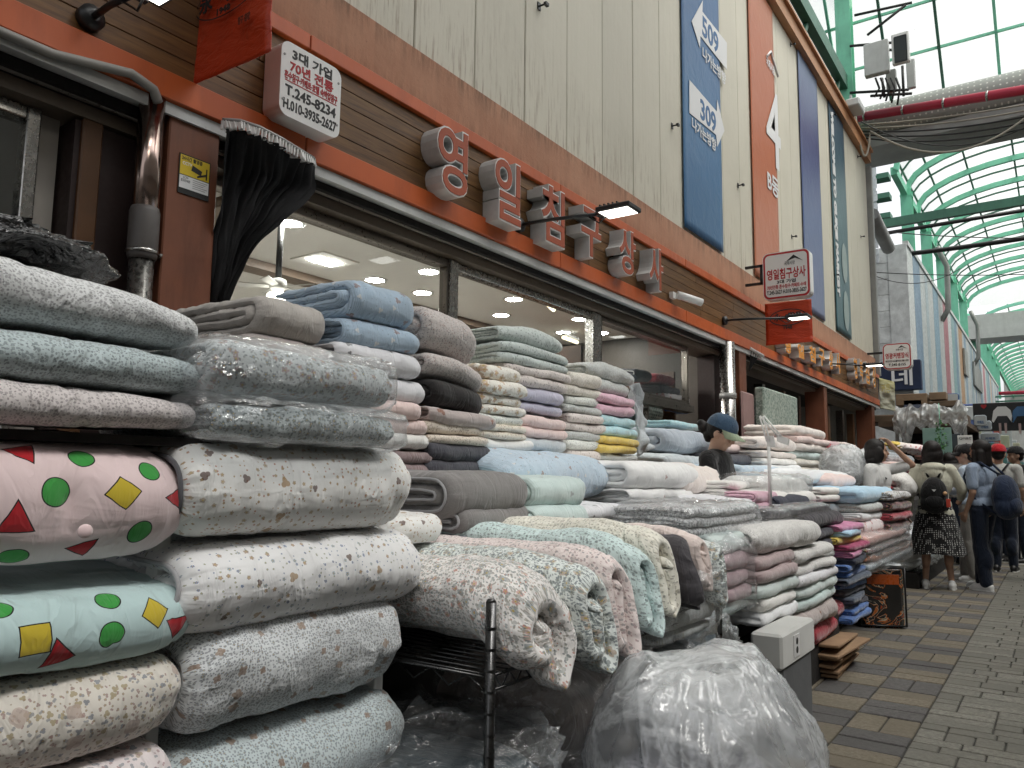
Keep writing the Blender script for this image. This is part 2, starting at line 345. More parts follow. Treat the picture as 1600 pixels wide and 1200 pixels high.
def quilt_mesh(kind, W, H, L, seed=0, res=1., lump=1., shr=.1, droop=0., puff=1., dimples=(), gather=.3, sag=0., slant=0.):
    P, th = _path(kind, W, H, 0); plen = sum(math.dist(P[i], P[i + 1]) for i in range(len(P) - 1))
    n = int(max(36, min(260, plen / .011 * res))); m = int(max(14, min(80, L / .012 * res)))
    Q, Nn, s = _resample(P, n); w = min(th * .85, L * .3)
    t = np.linspace(0, 1, m); t = t - .12 * np.sin(2 * math.pi * t) / math.pi * 1.6; t = np.clip(t, 0, 1); t[0] = 0; t[-1] = 1
    de = np.minimum(t, 1 - t) * L; prof = np.sqrt(np.clip(1 - np.clip(1 - de / w, 0, 1) ** 2, 0.0006, 1))
    k1 = int(len(Q) * (.55 if kind.startswith('roll') and float(kind[4:] or 2) > 1.2 else 1)); if2 = int(np.argmax(Q[:k1, 0]))
    u = s - s[if2]; sd = seed * 5.31
    # per-layer uneven ends
    edge = fnoise(np.c_[u * 3.1 + sd, u * 0 + sd, u * 0], 2) * .022 * lump
    tt = t[None, :] * L + edge[:, None] * (2 * t[None, :] - 1)
    r = th / 2 * 1.04 * prof[None, :] * np.ones((n, 1))
    U = np.repeat(u[:, None], m, 1); Us = []
    for sg in (1, -1):
        O = Q + sg * Nn * th * .5; so_ = np.r_[0, np.cumsum(np.hypot(*(O[1:] - O[:-1]).T))]; Us.append(np.repeat((so_ - so_[if2])[:, None], m, 1))
    r = r * (1 + puff * .16 * fnoise(np.stack([U * 9 + sd, tt * 9, U * 0 + sd], -1), 3))
    r = r * (1 + gather * np.exp(-de / .05)[None, :] * fnoise(np.stack([U * 55 + sd, tt * 8, U * 0], -1), 2))
    if kind.startswith('roll'):   # taper the free outer edge so it lies on the next layer
        pass
    Er = np.clip(np.minimum(np.arange(n), np.arange(n)[::-1]) / max(3, n * .03), .15, 1)[:, None]; r = r * np.sqrt(Er)
    cs = 1 - shr * np.clip(1 - de / (.16 * L + .03), 0, 1) ** 2
    V = []
    for sg in (1, -1):
        a = (Q[:, 0:1] + sg * Nn[:, 0:1] * r) ; b = (Q[:, 1:2] + sg * Nn[:, 1:2] * r)
        a = W / 2 + (a - W / 2) * 1.0; a = a * cs[None, :] ** .6; b = b * cs[None, :]
        V.append(np.stack([a, tt, b], -1))
    V = np.stack(V, 0)                                   # 2,n,m,3
    q = V * np.array([4.0, 4.0, 5.0]) + sd
    V = V + np.stack([fnoise(q + 3.1), fnoise(q + 40.2), fnoise(q + 80.9)], -1) * np.array([.015, .012, .008]) * lump * min(1, H / .1 + .3)
    q = V * 15. + sd; V = V + np.stack([fnoise(q + 3), fnoise(q + 7) * .5, fnoise(q + 11)], -1) * .0014 * lump * puff
    # diagonal tension creases, deepest near the ends
    cr = 1 - np.abs(fnoise(np.stack([V[..., 0] * 5 + V[..., 1] * 3 + sd, V[..., 1] * 16 + V[..., 2] * 6, V[..., 2] * 3], -1), 2)) * 4
    V[..., 2] -= np.clip(cr, 0, 1) ** 2 * .004 * lump * np.sign(V[..., 2]) ; V[..., 0] -= np.clip(cr, 0, 1) ** 2 * .003 * lump * np.sign(V[..., 0])
    for (du, dv, dr, dd) in dimples:
        dist = np.hypot(U - du, tt - dv); k = np.exp(-(dist / dr) ** 1.0) * dd
        for z in (0, 1):
            out = np.where(np.abs(V[z, ..., 0:1]) > -9, 1, 1)
            V[z, ..., 0] -= k * (U > -.5) * (np.abs(U) < .5)
    V[..., 2] += H / 2
    if droop: V[..., 2] -= droop * np.clip(V[..., 1] / L, 0, 1) ** 2.2
    if slant: V[..., 2] *= 1 - slant * np.clip(V[..., 1] / L, 0, 1) ** 2
    if sag: V[..., 2] -= sag * (2 * V[..., 1] / L - 1) ** 2 * (V[..., 2] / H)
    idx = np.arange(2 * n * m).reshape(2, n, m); F = []
    A = idx[0]; B = idx[1]
    F.append(np.stack([A[:-1, :-1], A[:-1, 1:], A[1:, 1:], A[1:, :-1]], -1).reshape(-1, 4))
    F.append(np.stack([B[:-1, :-1], B[1:, :-1], B[1:, 1:], B[:-1, 1:]], -1).reshape(-1, 4))
    F.append(np.stack([A[:-1, 0], A[1:, 0], B[1:, 0], B[:-1, 0]], -1)); F.append(np.stack([A[1:, -1], A[:-1, -1], B[:-1, -1], B[1:, -1]], -1))
    F.append(np.stack([A[0, 1:], A[0, :-1], B[0, :-1], B[0, 1:]], -1)); F.append(np.stack([A[-1, :-1], A[-1, 1:], B[-1, 1:], B[-1, :-1]], -1))
    uv = np.stack([np.stack([Us[z] * USG, tt], -1) for z in (0, 1)], 0).reshape(-1, 2)
    return V.reshape(-1, 3), np.concatenate(F), uv, (Q, Nn, th, tt)
def quilt(name, label, mat, base, W, H, L, kind='roll2', F=(1, 0, 0), Ld=(0, 1, 0), seed=None, group=None, cat='quilt', trim=None, parent=None, yaw=0., post=None, Bd=(0, 0, 1), **k):
    """base: bottom point at the front-plane, start of length. F: towards the viewer's side, Ld: length."""
    global _qs
    _qs += 1; seed = _qs if seed is None else seed
    V, Fc, uv, inf = quilt_mesh(kind, W, H, L, seed=seed, **k)
    Fv = np.array(F, float); Lv = np.array(Ld, float)
    if yaw:
        c, s = math.cos(yaw), math.sin(yaw); R = np.array([[c, -s, 0], [s, c, 0], [0, 0, 1]]); mid = Lv * L / 2 - Fv * W / 2
    def tr(v):
        p = np.array(base, float) + (v[..., 0:1] - W / 2) * Fv + v[..., 1:2] * Lv + v[..., 2:3] * np.array(Bd, float)
        if yaw: c0 = np.array(base, float) + mid; p = (p - c0) @ R.T + c0
        return p if post is None else post(p)
    flip = np.dot(np.cross(Fv, Lv), Bd) < 0
    if flip: Fc = Fc[:, ::-1]
    o = ob(name, np_mesh(name, tr(V), Fc, True, uv), mat, parent, label, cat, group)
    if trim:   # piped edge along the near end of the outer layers
        Q, Nn, th, tt = inf; n = len(Q); q = range(0, n, max(1, n // 90)); pts = V.reshape(2, n, -1, 3)[:, :, 0]
        P = tr((pts[0] + pts[1]) / 2); mb = MB()
        off = Lv * -.004
        mb.tube([P[i] + off for i in q], .0055, 6, True); mb.build('piping', trim, o)
    return o
_qs = 0
ORD = ['topmost', 'second from top', 'third from top', 'fourth from top', 'fifth from top', 'sixth from top', 'seventh from top', 'eighth from top', 'ninth from top', 'tenth from top', 'eleventh from top', 'twelfth from top']
def stack(where, Xf, pxl, pxr, pxz, ys, items, W=.5, L0=None, jit=.012, name='folded_quilt', **kk):
    """ys: boundary rows in the photograph read at column pxz; items: (description, material, kind, extra)"""
    Y0 = YX(pxl, Xf); Y1 = YX(pxr, Xf); zs = [ZX(pxz, y, Xf) for y in ys]; out = []; R = random.Random(hash_(where))
    for i, it in enumerate(items):
        d, m, kd = it[:3]; ex = dict(kk); ex.update(it[3] if len(it) > 3 else {}); dx = ex.pop('dx', 0); dl = ex.pop('dl', 0); nm = ex.pop('name', name); dy = ex.pop('dy', 0); cat = ex.pop('cat', 'quilt')
        lab = ex.pop('label', None) or (f'{d}, {ORD[i]} of {where}' if len(items) > 1 else f'{d}, {where}')
        z0, z1 = zs[i + 1], zs[i]; L = (Y1 - Y0) + dl + R.uniform(-jit, jit) * 1.5
        out.append(quilt(nm, lab, m, (Xf + dx + R.uniform(-jit, jit), Y0 + dy + R.uniform(-jit, jit), z0 - .002), ex.pop('W', W), (z1 - z0) * 1.03 + .004, L, kd, cat=cat, yaw=R.uniform(-.02, .02), group=ex.pop('group', None), **ex))
    return out
def hash_(s): return sum((i + 1) * ord(c) for i, c in enumerate(s)) % 99991

# ---------------------------------------------------------------- plastic
def clear_plastic(name, tint=(.97, .98, .99), milk=.03, rough=.07, bs=6., bst=.8, gl=.4, streak=1.2, bd=.05, sw=9.):
    t = NT(name); co = t.tc(); n1 = t.noise(co, bs, 4, .55, dist=1.); rg = t.math('ABSOLUTE', t.math('SUBTRACT', n1, .5)); n2 = t.noise(co, bs * 3, 4, .6, dist=2.)
    rg2 = t.math('ABSOLUTE', t.math('SUBTRACT', n2, .5))
    nb = t.bump(t.math('ADD', t.math('MULTIPLY', rg, 1.), t.math('MULTIPLY', rg2, .25)), bst, bd)
    tr = t.N('ShaderNodeBsdfTransparent', {'Color': tint}); g = t.N('ShaderNodeBsdfGlossy', {'Roughness': rough, 'Color': (1, 1, 1), 'Normal': nb})
    df = t.N('ShaderNodeBsdfDiffuse', {'Color': (.9, .92, .93), 'Normal': nb}); tl = t.N('ShaderNodeBsdfTranslucent', {'Color': (.88, .90, .92), 'Normal': nb})
    a = t.N('ShaderNodeMixShader', {0: .5}); t.l.new(df.outputs[0], a.inputs[1]); t.l.new(tl.outputs[0], a.inputs[2])
    lw = t.N('ShaderNodeLayerWeight', {'Blend': .5}).outputs['Facing']; frv = t.math('MULTIPLY_ADD', t.math('POWER', lw, 4.), .5, .05)
    m1 = t.N('ShaderNodeMixShader', {0: t.math('MULTIPLY_ADD', t.math('SUBTRACT', 1., t.math('MULTIPLY', rg, sw), clamp=True), milk * streak, milk)}); t.l.new(tr.outputs[0], m1.inputs[1]); t.l.new(a.outputs[0], m1.inputs[2])
    m2 = t.N('ShaderNodeMixShader', {0: t.math('MULTIPLY_ADD', frv, .9 + gl, gl * .1, clamp=True)}); t.l.new(m1.outputs[0], m2.inputs[1]); t.l.new(g.outputs[0], m2.inputs[2])
    t.l.new(m2.outputs[0], t.out.inputs[0]); return t.m
def shell_mesh(c, r, n=64, ex=3., crumple=.03, seed=1, freq=5., fold=.03, oc=(.55, .25), flatb=True, squash=None):
    """crumpled closed bag: superellipsoid with sharp ridged folds"""
    u = np.linspace(0, 2 * np.pi, n, endpoint=False); v = np.linspace(0, np.pi, n // 2 + 1); Uu, Vv = np.meshgrid(u, v)
    f = lambda w: np.sign(w) * np.abs(w) ** (2 / ex)
    d = np.stack([f(np.cos(Uu)) * f(np.sin(Vv)), f(np.sin(Uu)) * f(np.sin(Vv)), f(np.cos(Vv))], -1)
    P = d * np.array(r); q = P * freq + seed * 9.1
    w = np.stack([fnoise(q + 5), fnoise(q + 25), fnoise(q + 45)], -1) * .5; qq = q + w * 1.5
    sh = lambda x: np.exp(-np.abs(vnoise(x)) * 7); rdg = sh(qq) + oc[0] * sh(qq * np.array([2.6, 1.3, 2.0]) + 7) + oc[1] * sh(qq * np.array([2.2, 5.0, 3.1]) + 17)
    P = P + d * (rdg[..., None] * fold) + w * crumple
    if squash: P = squash(P)
    P = P + np.array(c); a = np.arange(len(v) * n).reshape(len(v), n); b = np.roll(a, -1, 1)
    return P.reshape(-1, 3), np.stack([a[:-1], a[1:], b[1:], b[:-1]], -1).reshape(-1, 4)
def pleats(P, top, k=1.):
    ph = np.arctan2(P[..., 1], P[..., 0]); z = P[..., 2]; w = np.exp(-np.abs(vnoise(np.stack([ph * 3.5 + z * 2, z * 1.5 + ph, ph * 0], -1))) * 6) + .6 * np.exp(-np.abs(vnoise(np.stack([ph * 8 - z * 3, z * 2.2, ph * 0 + 9], -1))) * 6)
    n = P / (np.linalg.norm(P, axis=-1, keepdims=True) + 1e-6); rho = np.clip(np.hypot(P[..., 0], P[..., 1]) / .22, 0, 1) ** 2; return P + n * ((w - .6) * .05 * k * rho)[..., None]
def wrap(name, label, mat, x0, x1, y0, y1, z0, z1, cat='bag', parent=None, n=72, **k):
    V, F = shell_mesh(((x0 + x1) / 2, (y0 + y1) / 2, (z0 + z1) / 2), ((x1 - x0) / 2, (y1 - y0) / 2, (z1 - z0) / 2), n=n, **k)
    return ob(name, np_mesh(name, V, F), mat, parent, label, cat)
# ================================================================ materials of the place
def objvar(name, base, amt=.12, rough=.85, sc=60, bst=.35, bd=.003, blot=None, hue=None):
    if name in _mc: return _mc[name]
    t = NT(name); oi = t.N('ShaderNodeObjectInfo').outputs['Random']; co = t.N('ShaderNodeNewGeometry').outputs['Position']
    f = t.math('MULTIPLY_ADD', oi, amt * 2, 1 - amt); c = t.mix(1., base, t.comb(f, f, f), 'MULTIPLY')
    n = t.noise(co, sc, 5, .7); n2 = t.noise(co, 2.2, 5, .6); c = t.mix(t.mapr(n, .35, .65), tuple(x * .62 for x in base), c) ; c = t.mix(t.mapr(n2, .5, .8, 0, .5), c, blot or tuple(x * .55 for x in base))
    t.pbr(c, t.mapr(n2, .3, .7, rough - .15, rough), 0, t.bump(n, bst, bd), Specular_IOR_Level=.35); _mc[name] = t.m; return t.m
def _cream():
    t = NT('cream_panel_paint'); oi = t.N('ShaderNodeObjectInfo').outputs['Random']; co = t.N('ShaderNodeNewGeometry').outputs['Position']
    f = t.math('MULTIPLY_ADD', oi, .09, .95); c = t.mix(1., (.60, .565, .465), t.comb(f, f, f), 'MULTIPLY')
    st = t.noise(t.vm('MULTIPLY', co, (14, 14, .7)), 1.2, 6, .7); c = t.mix(t.mapr(st, .52, .78, 0, .10), c, (.36, .32, .25))
    bl = t.noise(co, 1.1, 5, .65); c = t.mix(t.mapr(bl, .48, .72, 0, .25), c, (.42, .39, .31)); rs = t.noise(t.vm('MULTIPLY', co, (22, 22, 1.6)), 1.5, 5, .7); low = t.mapr(t.sepx(co)[2], 4.6, 3.75, 0, 1)
    c = t.mix(t.math('MULTIPLY', t.mapr(rs, .52, .66, 0, .7), low), c, (.22, .14, .08)); sp = t.noise(co, 18, 5, .75); c = t.mix(t.mapr(sp, .70, .74, 0, .5), c, (.25, .22, .18))
    t.pbr(c, .6, 0, t.bump(bl, .5, .02, t.bump(t.noise(t.vm('MULTIPLY', co, (1, 6, .5)), 3, 3), .25, .01))); return t.m
m_cream0 = objvar('cream_panel_paint', (.60, .575, .49), .04, .6, 25, .1, .002, (.50, .46, .37))
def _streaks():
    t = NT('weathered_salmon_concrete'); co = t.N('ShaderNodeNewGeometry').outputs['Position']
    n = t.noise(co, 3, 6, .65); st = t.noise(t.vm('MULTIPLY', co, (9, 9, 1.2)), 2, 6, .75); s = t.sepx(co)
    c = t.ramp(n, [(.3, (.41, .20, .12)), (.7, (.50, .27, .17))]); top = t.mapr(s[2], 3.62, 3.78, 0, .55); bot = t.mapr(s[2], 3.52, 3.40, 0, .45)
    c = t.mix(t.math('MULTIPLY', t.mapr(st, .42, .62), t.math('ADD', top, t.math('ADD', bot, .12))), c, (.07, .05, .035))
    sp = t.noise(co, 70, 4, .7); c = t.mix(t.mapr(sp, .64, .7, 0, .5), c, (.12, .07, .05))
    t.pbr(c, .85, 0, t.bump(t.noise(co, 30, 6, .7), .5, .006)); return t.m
m_cream = _cream(); m_salmon = _streaks()
m_orange = plain('orange_trim_paint', (.50, .10, .022), .42, 0, .12, 1.2, .1, 20, .002, .35)
m_orange2 = plain('pillar_paint', (.19, .065, .032), .5, 0, .2, 2.5, .2, 15, .003, .7)
def _wood():
    t = NT('stained_cedar_planks'); co = t.N('ShaderNodeNewGeometry').outputs['Position']; oi = t.N('ShaderNodeObjectInfo').outputs['Random']
    g = t.noise(t.vm('ADD', t.vm('MULTIPLY', co, (1, 1.3, 22)), t.comb(t.math('MULTIPLY', oi, 30), 0, 0)), 2.5, 6, .65, dist=.6)
    kn = t.N('ShaderNodeTexVoronoi', {'Vector': t.vm('MULTIPLY', co, (1, 3.2, 12)), 'Scale': 1.}).outputs[0]
    c = t.ramp(g, [(.25, (.050, .021, .006)), (.5, (.135, .062, .017)), (.75, (.21, .108, .032))]); c = t.mix(t.mapr(kn, .1, .02), c, (.03, .012, .006))
    f = t.math('MULTIPLY_ADD', oi, .35, .8); c = t.mix(1., c, t.comb(f, f, f), 'MULTIPLY')
    t.pbr(c, .5, 0, t.bump(g, .25, .003)); return t.m
m_wood = _wood()
m_steel = plain('brushed_stainless', (.42, .41, .39), .27, 1., .10, 3, 0)
m_steel_d = plain('tinted_stainless', (.20, .18, .16), .32, 1., .12, 2, 0)
m_white = plain('white_gloss_plastic', (.78, .78, .76), .35, 0, .03, 3, .03)
m_black = plain('black_painted_metal', (.012, .012, .013), .4, 0, .2, 4, .05)
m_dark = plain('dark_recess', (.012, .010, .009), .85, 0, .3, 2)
m_maroon = plain('dark_maroon_panel', (.018, .007, .006), .6, 0, .3, 2)
m_dwood = plain('dark_varnished_wood', (.09, .04, .015), .45, 0, .3, 4)
m_grey = plain('grey_metal', (.30, .30, .29), .5, .3, .15, 3)
m_lgrey = plain('light_grey_metal', (.55, .56, .55), .5, 0, .1, 3, .05, 20, .002, .2)
m_green = plain('green_painted_steel', (.24, .68, .48), .45, 0, .15, 1.5, .08, 12, .002, .25)
m_greend = plain('old_green_steel', (.06, .17, .12), .5, 0, .2, 1.5, .08, 12, .002, .3)
m_ceil = plain('shop_ceiling_paint', (.80, .78, .74), .8, 0, .04, 2, .02)
m_iwall = plain('shop_inner_wall', (.42, .39, .35), .8, 0, .1, 2)
m_red = plain('red_pipe_paint', (.42, .018, .05), .35, 0, .08, 2, .03)
m_cable = plain('grey_cable', (.33, .30, .25), .6); m_cableb = plain('black_cable', (.015, .015, .015), .5)
m_asph = plain('ground_grout', (.055, .052, .045), .95, 0, .3, 6, .6, 60, .004)
m_conc = plain('pale_concrete', (.42, .42, .40), .85, 0, .12, 1.5, .3, 20, .004, .3)
def _glass(name='window_glass', tint=(.86, .88, .88), mx=.10):
    t = NT(name); tr = t.N('ShaderNodeBsdfTransparent', {'Color': tint}); g = t.N('ShaderNodeBsdfGlossy', {'Roughness': .015, 'Color': (.9, .95, 1)})
    lw = t.N('ShaderNodeLayerWeight', {'Blend': .5}).outputs['Facing']; m = t.N('ShaderNodeMixShader', {0: t.math('MULTIPLY_ADD', t.math('POWER', lw, 5.), .7, .035)})
    t.l.new(tr.outputs[0], m.inputs[1]); t.l.new(g.outputs[0], m.inputs[2]); t.l.new(m.outputs[0], t.out.inputs[0]); return t.m
m_glass = _glass()
def _poly():
    t = NT('translucent_roof_sheet'); co = t.N('ShaderNodeNewGeometry').outputs['Position']; n = t.noise(co, 1.3, 4, .6)
    tr = t.N('ShaderNodeBsdfTransparent', {'Color': (.97, .98, .94)}); tl = t.N('ShaderNodeBsdfTranslucent', {'Color': (.92, .92, .86)}); df = t.N('ShaderNodeBsdfDiffuse', {'Color': (.8, .81, .78)})
    a = t.N('ShaderNodeMixShader', {0: .35}); t.l.new(tl.outputs[0], a.inputs[1]); t.l.new(df.outputs[0], a.inputs[2])
    m = t.N('ShaderNodeMixShader', {0: t.mapr(n, .3, .7, .22, .38)}); t.l.new(tr.outputs[0], m.inputs[1]); t.l.new(a.outputs[0], m.inputs[2]); t.l.new(m.outputs[0], t.out.inputs[0]); return t.m
m_poly = _poly()
E_lamp = emis('lit_downlight', (1, .965, .90), 150); E_tube = emis('lit_tube', (1, .86, .55), 2.2); E_flood = emis('lit_flood', (1, .95, .85), 3.0)

# ================================================================ ground
g = MB().add([(-90, -60, 0), (90, -60, 0), (90, 200, 0), (-90, 200, 0)], [(0, 1, 2, 3)]).build('ground', m_asph, kind='structure')
rg = random.Random(3)
mpy = objvar('ochre_paver', (.21, .18, .135), .22, .9, 55, .6, .004, (.16, .14, .10)); mpg = objvar('slate_grey_paver', (.125, .118, .114), .2, .9, 55, .6, .004, (.08, .075, .075)); mpl = objvar('pale_grey_paver', (.215, .207, .178), .3, .9, 55, .6, .004, (.20, .19, .16))
_pm = {}
def paver(x0, x1, y0, y1, m, h, cnt=[0]):
    lx, ly = round(x1 - x0, 3), round(y1 - y0, 3); key = (lx, ly, m.name)
    if key not in _pm:
        b = MB(); b.bbox(-lx / 2, lx / 2, -ly / 2, ly / 2, 0, .03, .004); me = b.mesh('paver'); me.materials.append(m); _pm[key] = me
    o = bpy.data.objects.new('paver', _pm[key]); C.objects.link(o); o.parent = g; o.location = Vector(((x0 + x1) / 2, (y0 + y1) / 2, -.022 + h)) - g.location; o.rotation_euler = (rg.uniform(-.006, .006), rg.uniform(-.006, .006), 0)
far = {m.name: MB() for m in (mpy, mpg, mpl)}
X0s = [-.63 - .30 * k for k in range(0, 5)]
j = .004
for r_ in range(0, 110):
    y = 2.4 + r_ * .30
    for k in range(4):
        x1 = X0s[k]; x0 = x1 - .30; m = mpy if (r_ + k) % 2 == 0 else mpg
        for hlf in range(2):
            near = y < 10.0 and k < 3 and y > 3.2
            a = (x0 + j, x1 - j, y + .15 * hlf + j, y + .15 * hlf + .15 - j) if (r_ + k) % 3 else (x0 + .15 * hlf + j, x0 + .15 * hlf + .15 - j, y + j, y + .30 - j)
            h = rg.uniform(0, .004)
            if near: paver(*a, m, h)
            else: far[m.name].bbox(*a, -.02, .009 + h, .004)
y = 2.4; prs = 0
while y < 35:
    d = rg.choice((.10, .10, .15)); x = -.63
    while x < 2.8:
        l = rg.choice((.12, .18, .20, .30)); h = rg.uniform(0, .004)
        if y < 9.0 and x < -.12 and y > 3.6: paver(x + j, x + l - j, y + j, y + d - j, mpl, h); prs += 1
        else: far[mpl.name].bbox(x + j, x + l - j, y + j, y + d - j, -.02, .009 + h, .004)
        x += l
    y += d
for m in (mpy, mpg, mpl): far[m.name].build('paving', m, kind='structure')

# ================================================================ shop building
B = thing('shop_building', 'long two storey shop building with cream metal cladding above an orange and timber fascia', 'building', (-4.5, 7, 0))
YA, YE = -2.4, 17.7
me0 = None
for k in range(34):
    y0 = 17.7 - .6 * (k + 1)
    if me0 is None:
        b = MB(); b.bbox(-3.10, -3.06, y0 + .004, y0 + .596, 3.74, 8.06, .006)
        p0 = b.build('wall_panel', m_cream, B); me0 = p0
    else:
        c = p0.copy(); C.objects.link(c); c.location = p0.location + Vector((rg.uniform(-.002, .002), -.6 * k, 0))
MB().box(-9, -3.105, YA, YE - .02, 3.1, 8.0).build('inner_core', m_dark, B)
MB().box(-9, -3.11, YE - .02, YE + .0, 0, 8.05).build('end_wall', m_conc, B)
MB().box(-3.08, -2.95, YA, YE + .05, 8.06, 8.30).box(-3.06, -2.90, YA, YE + .05, 8.28, 8.33).build('roof_edging', plain('tan_orange_edging', (.42, .20, .09), .5, 0, .1, 2, .1), B)
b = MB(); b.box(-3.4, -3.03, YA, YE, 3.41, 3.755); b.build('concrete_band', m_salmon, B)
# fascia
y = YA
for z0, z1, nm in ((3.325, 3.405, 'top'), (2.755, 2.875, 'low')):
    y = YA
    while y < YE - .1:
        l = min(2.42, YE - y); MB().bbox(-3.05, -2.965, y + .003, y + l - .003, z0, z1, .004).build('orange_trim', m_orange, B); y += 2.42
for r_ in range(5):
    z0 = 2.878 + r_ * .0890; y = YA - rg.uniform(0, 1.5)
    while y < YE:
        l = rg.choice((2.4, 3.0, 3.6)); y1 = min(y + l, YE - .02)
        MB().bbox(-3.03, -2.992 + (0), max(y, YA) + .002, y1 - .002, z0 + .0015, z0 + .0875, .0025).build('wood_plank', m_wood, B); y += l
MB().box(-3.05, -3.032, YA, YE, 2.87, 3.33).build('backing_board', m_dark, B)
MB().box(-3.12, -3.00, YA, YE, 2.715, 2.75).box(-3.0, -2.985, YA, YE, 2.70, 2.75).build('gutter_strip', m_lgrey, B)
MB().box(-3.34, -3.06, YA, YE, 2.672, 2.712).build('shutter_housing', m_dark, B)
MB().tube([(-3.10, YA, 2.675), (-3.10, YE, 2.675)], .012, 8).build('shutter_roller', m_steel_d, B)
MB().box(-3.42, -3.13, YA, YE, 2.615, 2.670).build('window_head', plain('bronze_head', (.13,.10,.075), .5, 0, .08, 1, 0), B)
MB().box(-9.0, -3.2, YA, YE, -.05, .06).build('shop_floor', plain('shop_floor_tile', (.66,.64,.60), .5), B)
# ceilings / inner walls / rooms
CZ = 2.98
MB().box(-8.6, -3.36, -2.3, 9.0, CZ, CZ + .05).build('shop_ceiling', m_ceil, B)
MB().box(-8.65, -8.6, -2.3, 9.0, .06, CZ).build('shop_back_wall', m_iwall, B)
MB().box(-8.6, -3.25, 1.35, 1.42, .06, CZ).build('partition_wall', m_iwall, B); MB().box(-8.6, -3.25, 8.93, 9.0, .06, CZ).build('partition_wall', plain('dark_partition', (.06, .05, .04), .6), B)  # far partition coloured dark, imitating the dim interior behind the doorway
MB().box(-8.6, -3.4, 2.9, 3.15, CZ - .07, CZ).box(-5.6, -5.4, 3.15, 8.9, CZ - .07, CZ - .001).build('ceiling_beam', plain('brown_beam', (.17, .12, .085), .5), B)
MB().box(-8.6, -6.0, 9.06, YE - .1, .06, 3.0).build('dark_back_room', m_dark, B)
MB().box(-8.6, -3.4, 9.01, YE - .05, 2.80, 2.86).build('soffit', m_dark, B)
# pillars
PL = {}
for y0, y1, z1 in ((1.745, 1.985, 2.75), (8.95, 9.20, 2.75), (13.0, 13.2, 2.75), (16.9, 17.2, 2.75)):
    b = MB(); b.bbox(-3.30, -3.0, y0, y1, 0, z1, .006); b.build('pillar', m_orange2, B)
MB().box(-3.34, -3.14, 1.43, 1.74, 0, 2.6).build('side_panel', m_maroon, B); MB().box(-3.34, -3.14, 8.5, 8.945, 0, 2.6).build('side_panel', m_maroon, B)
for i, y in enumerate((10.6, 11.6, 12.4, 14.3, 15.4, 16.3)):
    MB().box(-3.36, -3.24, y, y + .12, 0, 2.5).build('door_post', m_dwood if i % 2 else m_steel_d, B)
# window frames and panes
def window(y0, y1, z0, z1, fr, w=.05, x=-3.22, par=B):
    f = MB(); f.bbox(x - .05, x + .02, y0, y0 + w, z0, z1, .004); f.bbox(x - .05, x + .02, y1 - w, y1, z0, z1, .004); f.bbox(x - .045, x + .015, y0 + w, y1 - w, z1 - w, z1, .004); f.bbox(x - .045, x + .015, y0 + w, y1 - w, z0, z0 + w, .004)
    o = f.build('window', fr, par); MB().box(x - .018, x - .012, y0 + w + .001, y1 - w - .001, z0 + w + .001, z1 - w - .001).build('pane', m_glass, o); return o
window(.35, 1.33, .3, 2.61, m_steel); window(-2.3, .33, .3, 2.61, m_steel)
window(1.99, 3.88, .3, 2.61, m_steel_d); window(3.89, 5.83, .3, 2.61, m_steel)
MB().bbox(-3.27, -3.18, 3.845, 3.925, .3, 2.612, .006).build('mullion', m_steel, B)
MB().bbox(-3.27, -3.18, 5.76, 5.90, .3, 2.612, .006).build('mullion', m_steel, B)
window(5.91, 7.9, 1.98, 2.61, m_steel_d, .04)   # transom over the door
window(5.91, 6.9, .1, 1.90, m_steel_d, .03); window(9.25, 11.0, .2, 2.05, m_steel, .06)
MB().bbox(-3.27, -3.17, 5.91, 7.95, 1.90, 1.985, .004).build('door_header', m_steel_d, B)
MB().bbox(-3.275, -3.16, 9.25, 11.0, 2.07, 2.26, .004).build('shutter_box', m_steel, B)
MB().bbox(-3.30, -3.12, YX(90, -3.12), YX(124, -3.12), 0, 2.61, .006).build('timber_post', m_dwood, B)
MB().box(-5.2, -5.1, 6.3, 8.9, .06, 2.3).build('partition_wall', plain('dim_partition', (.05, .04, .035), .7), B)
# small hooks on the cladding
for px, py in ((842, 10), (1050, 197), (1153, 290), (1235, 70), (1237, 370), (1300, 180), (1304, 430), (1340, 245), (1345, 370)):
    p = onX(px, py, -3.055); b = MB(); b.tube([p, p + Vector((.07, 0, 0))], .008, 6); b.box(p.x + .05, p.x + .075, p.y - .012, p.y + .03, p.z - .012, p.z + .012); b.box(p.x, p.x + .006, p.y - .02, p.y + .02, p.z - .03, p.z + .03); b.build('wall_bracket', m_black, B)

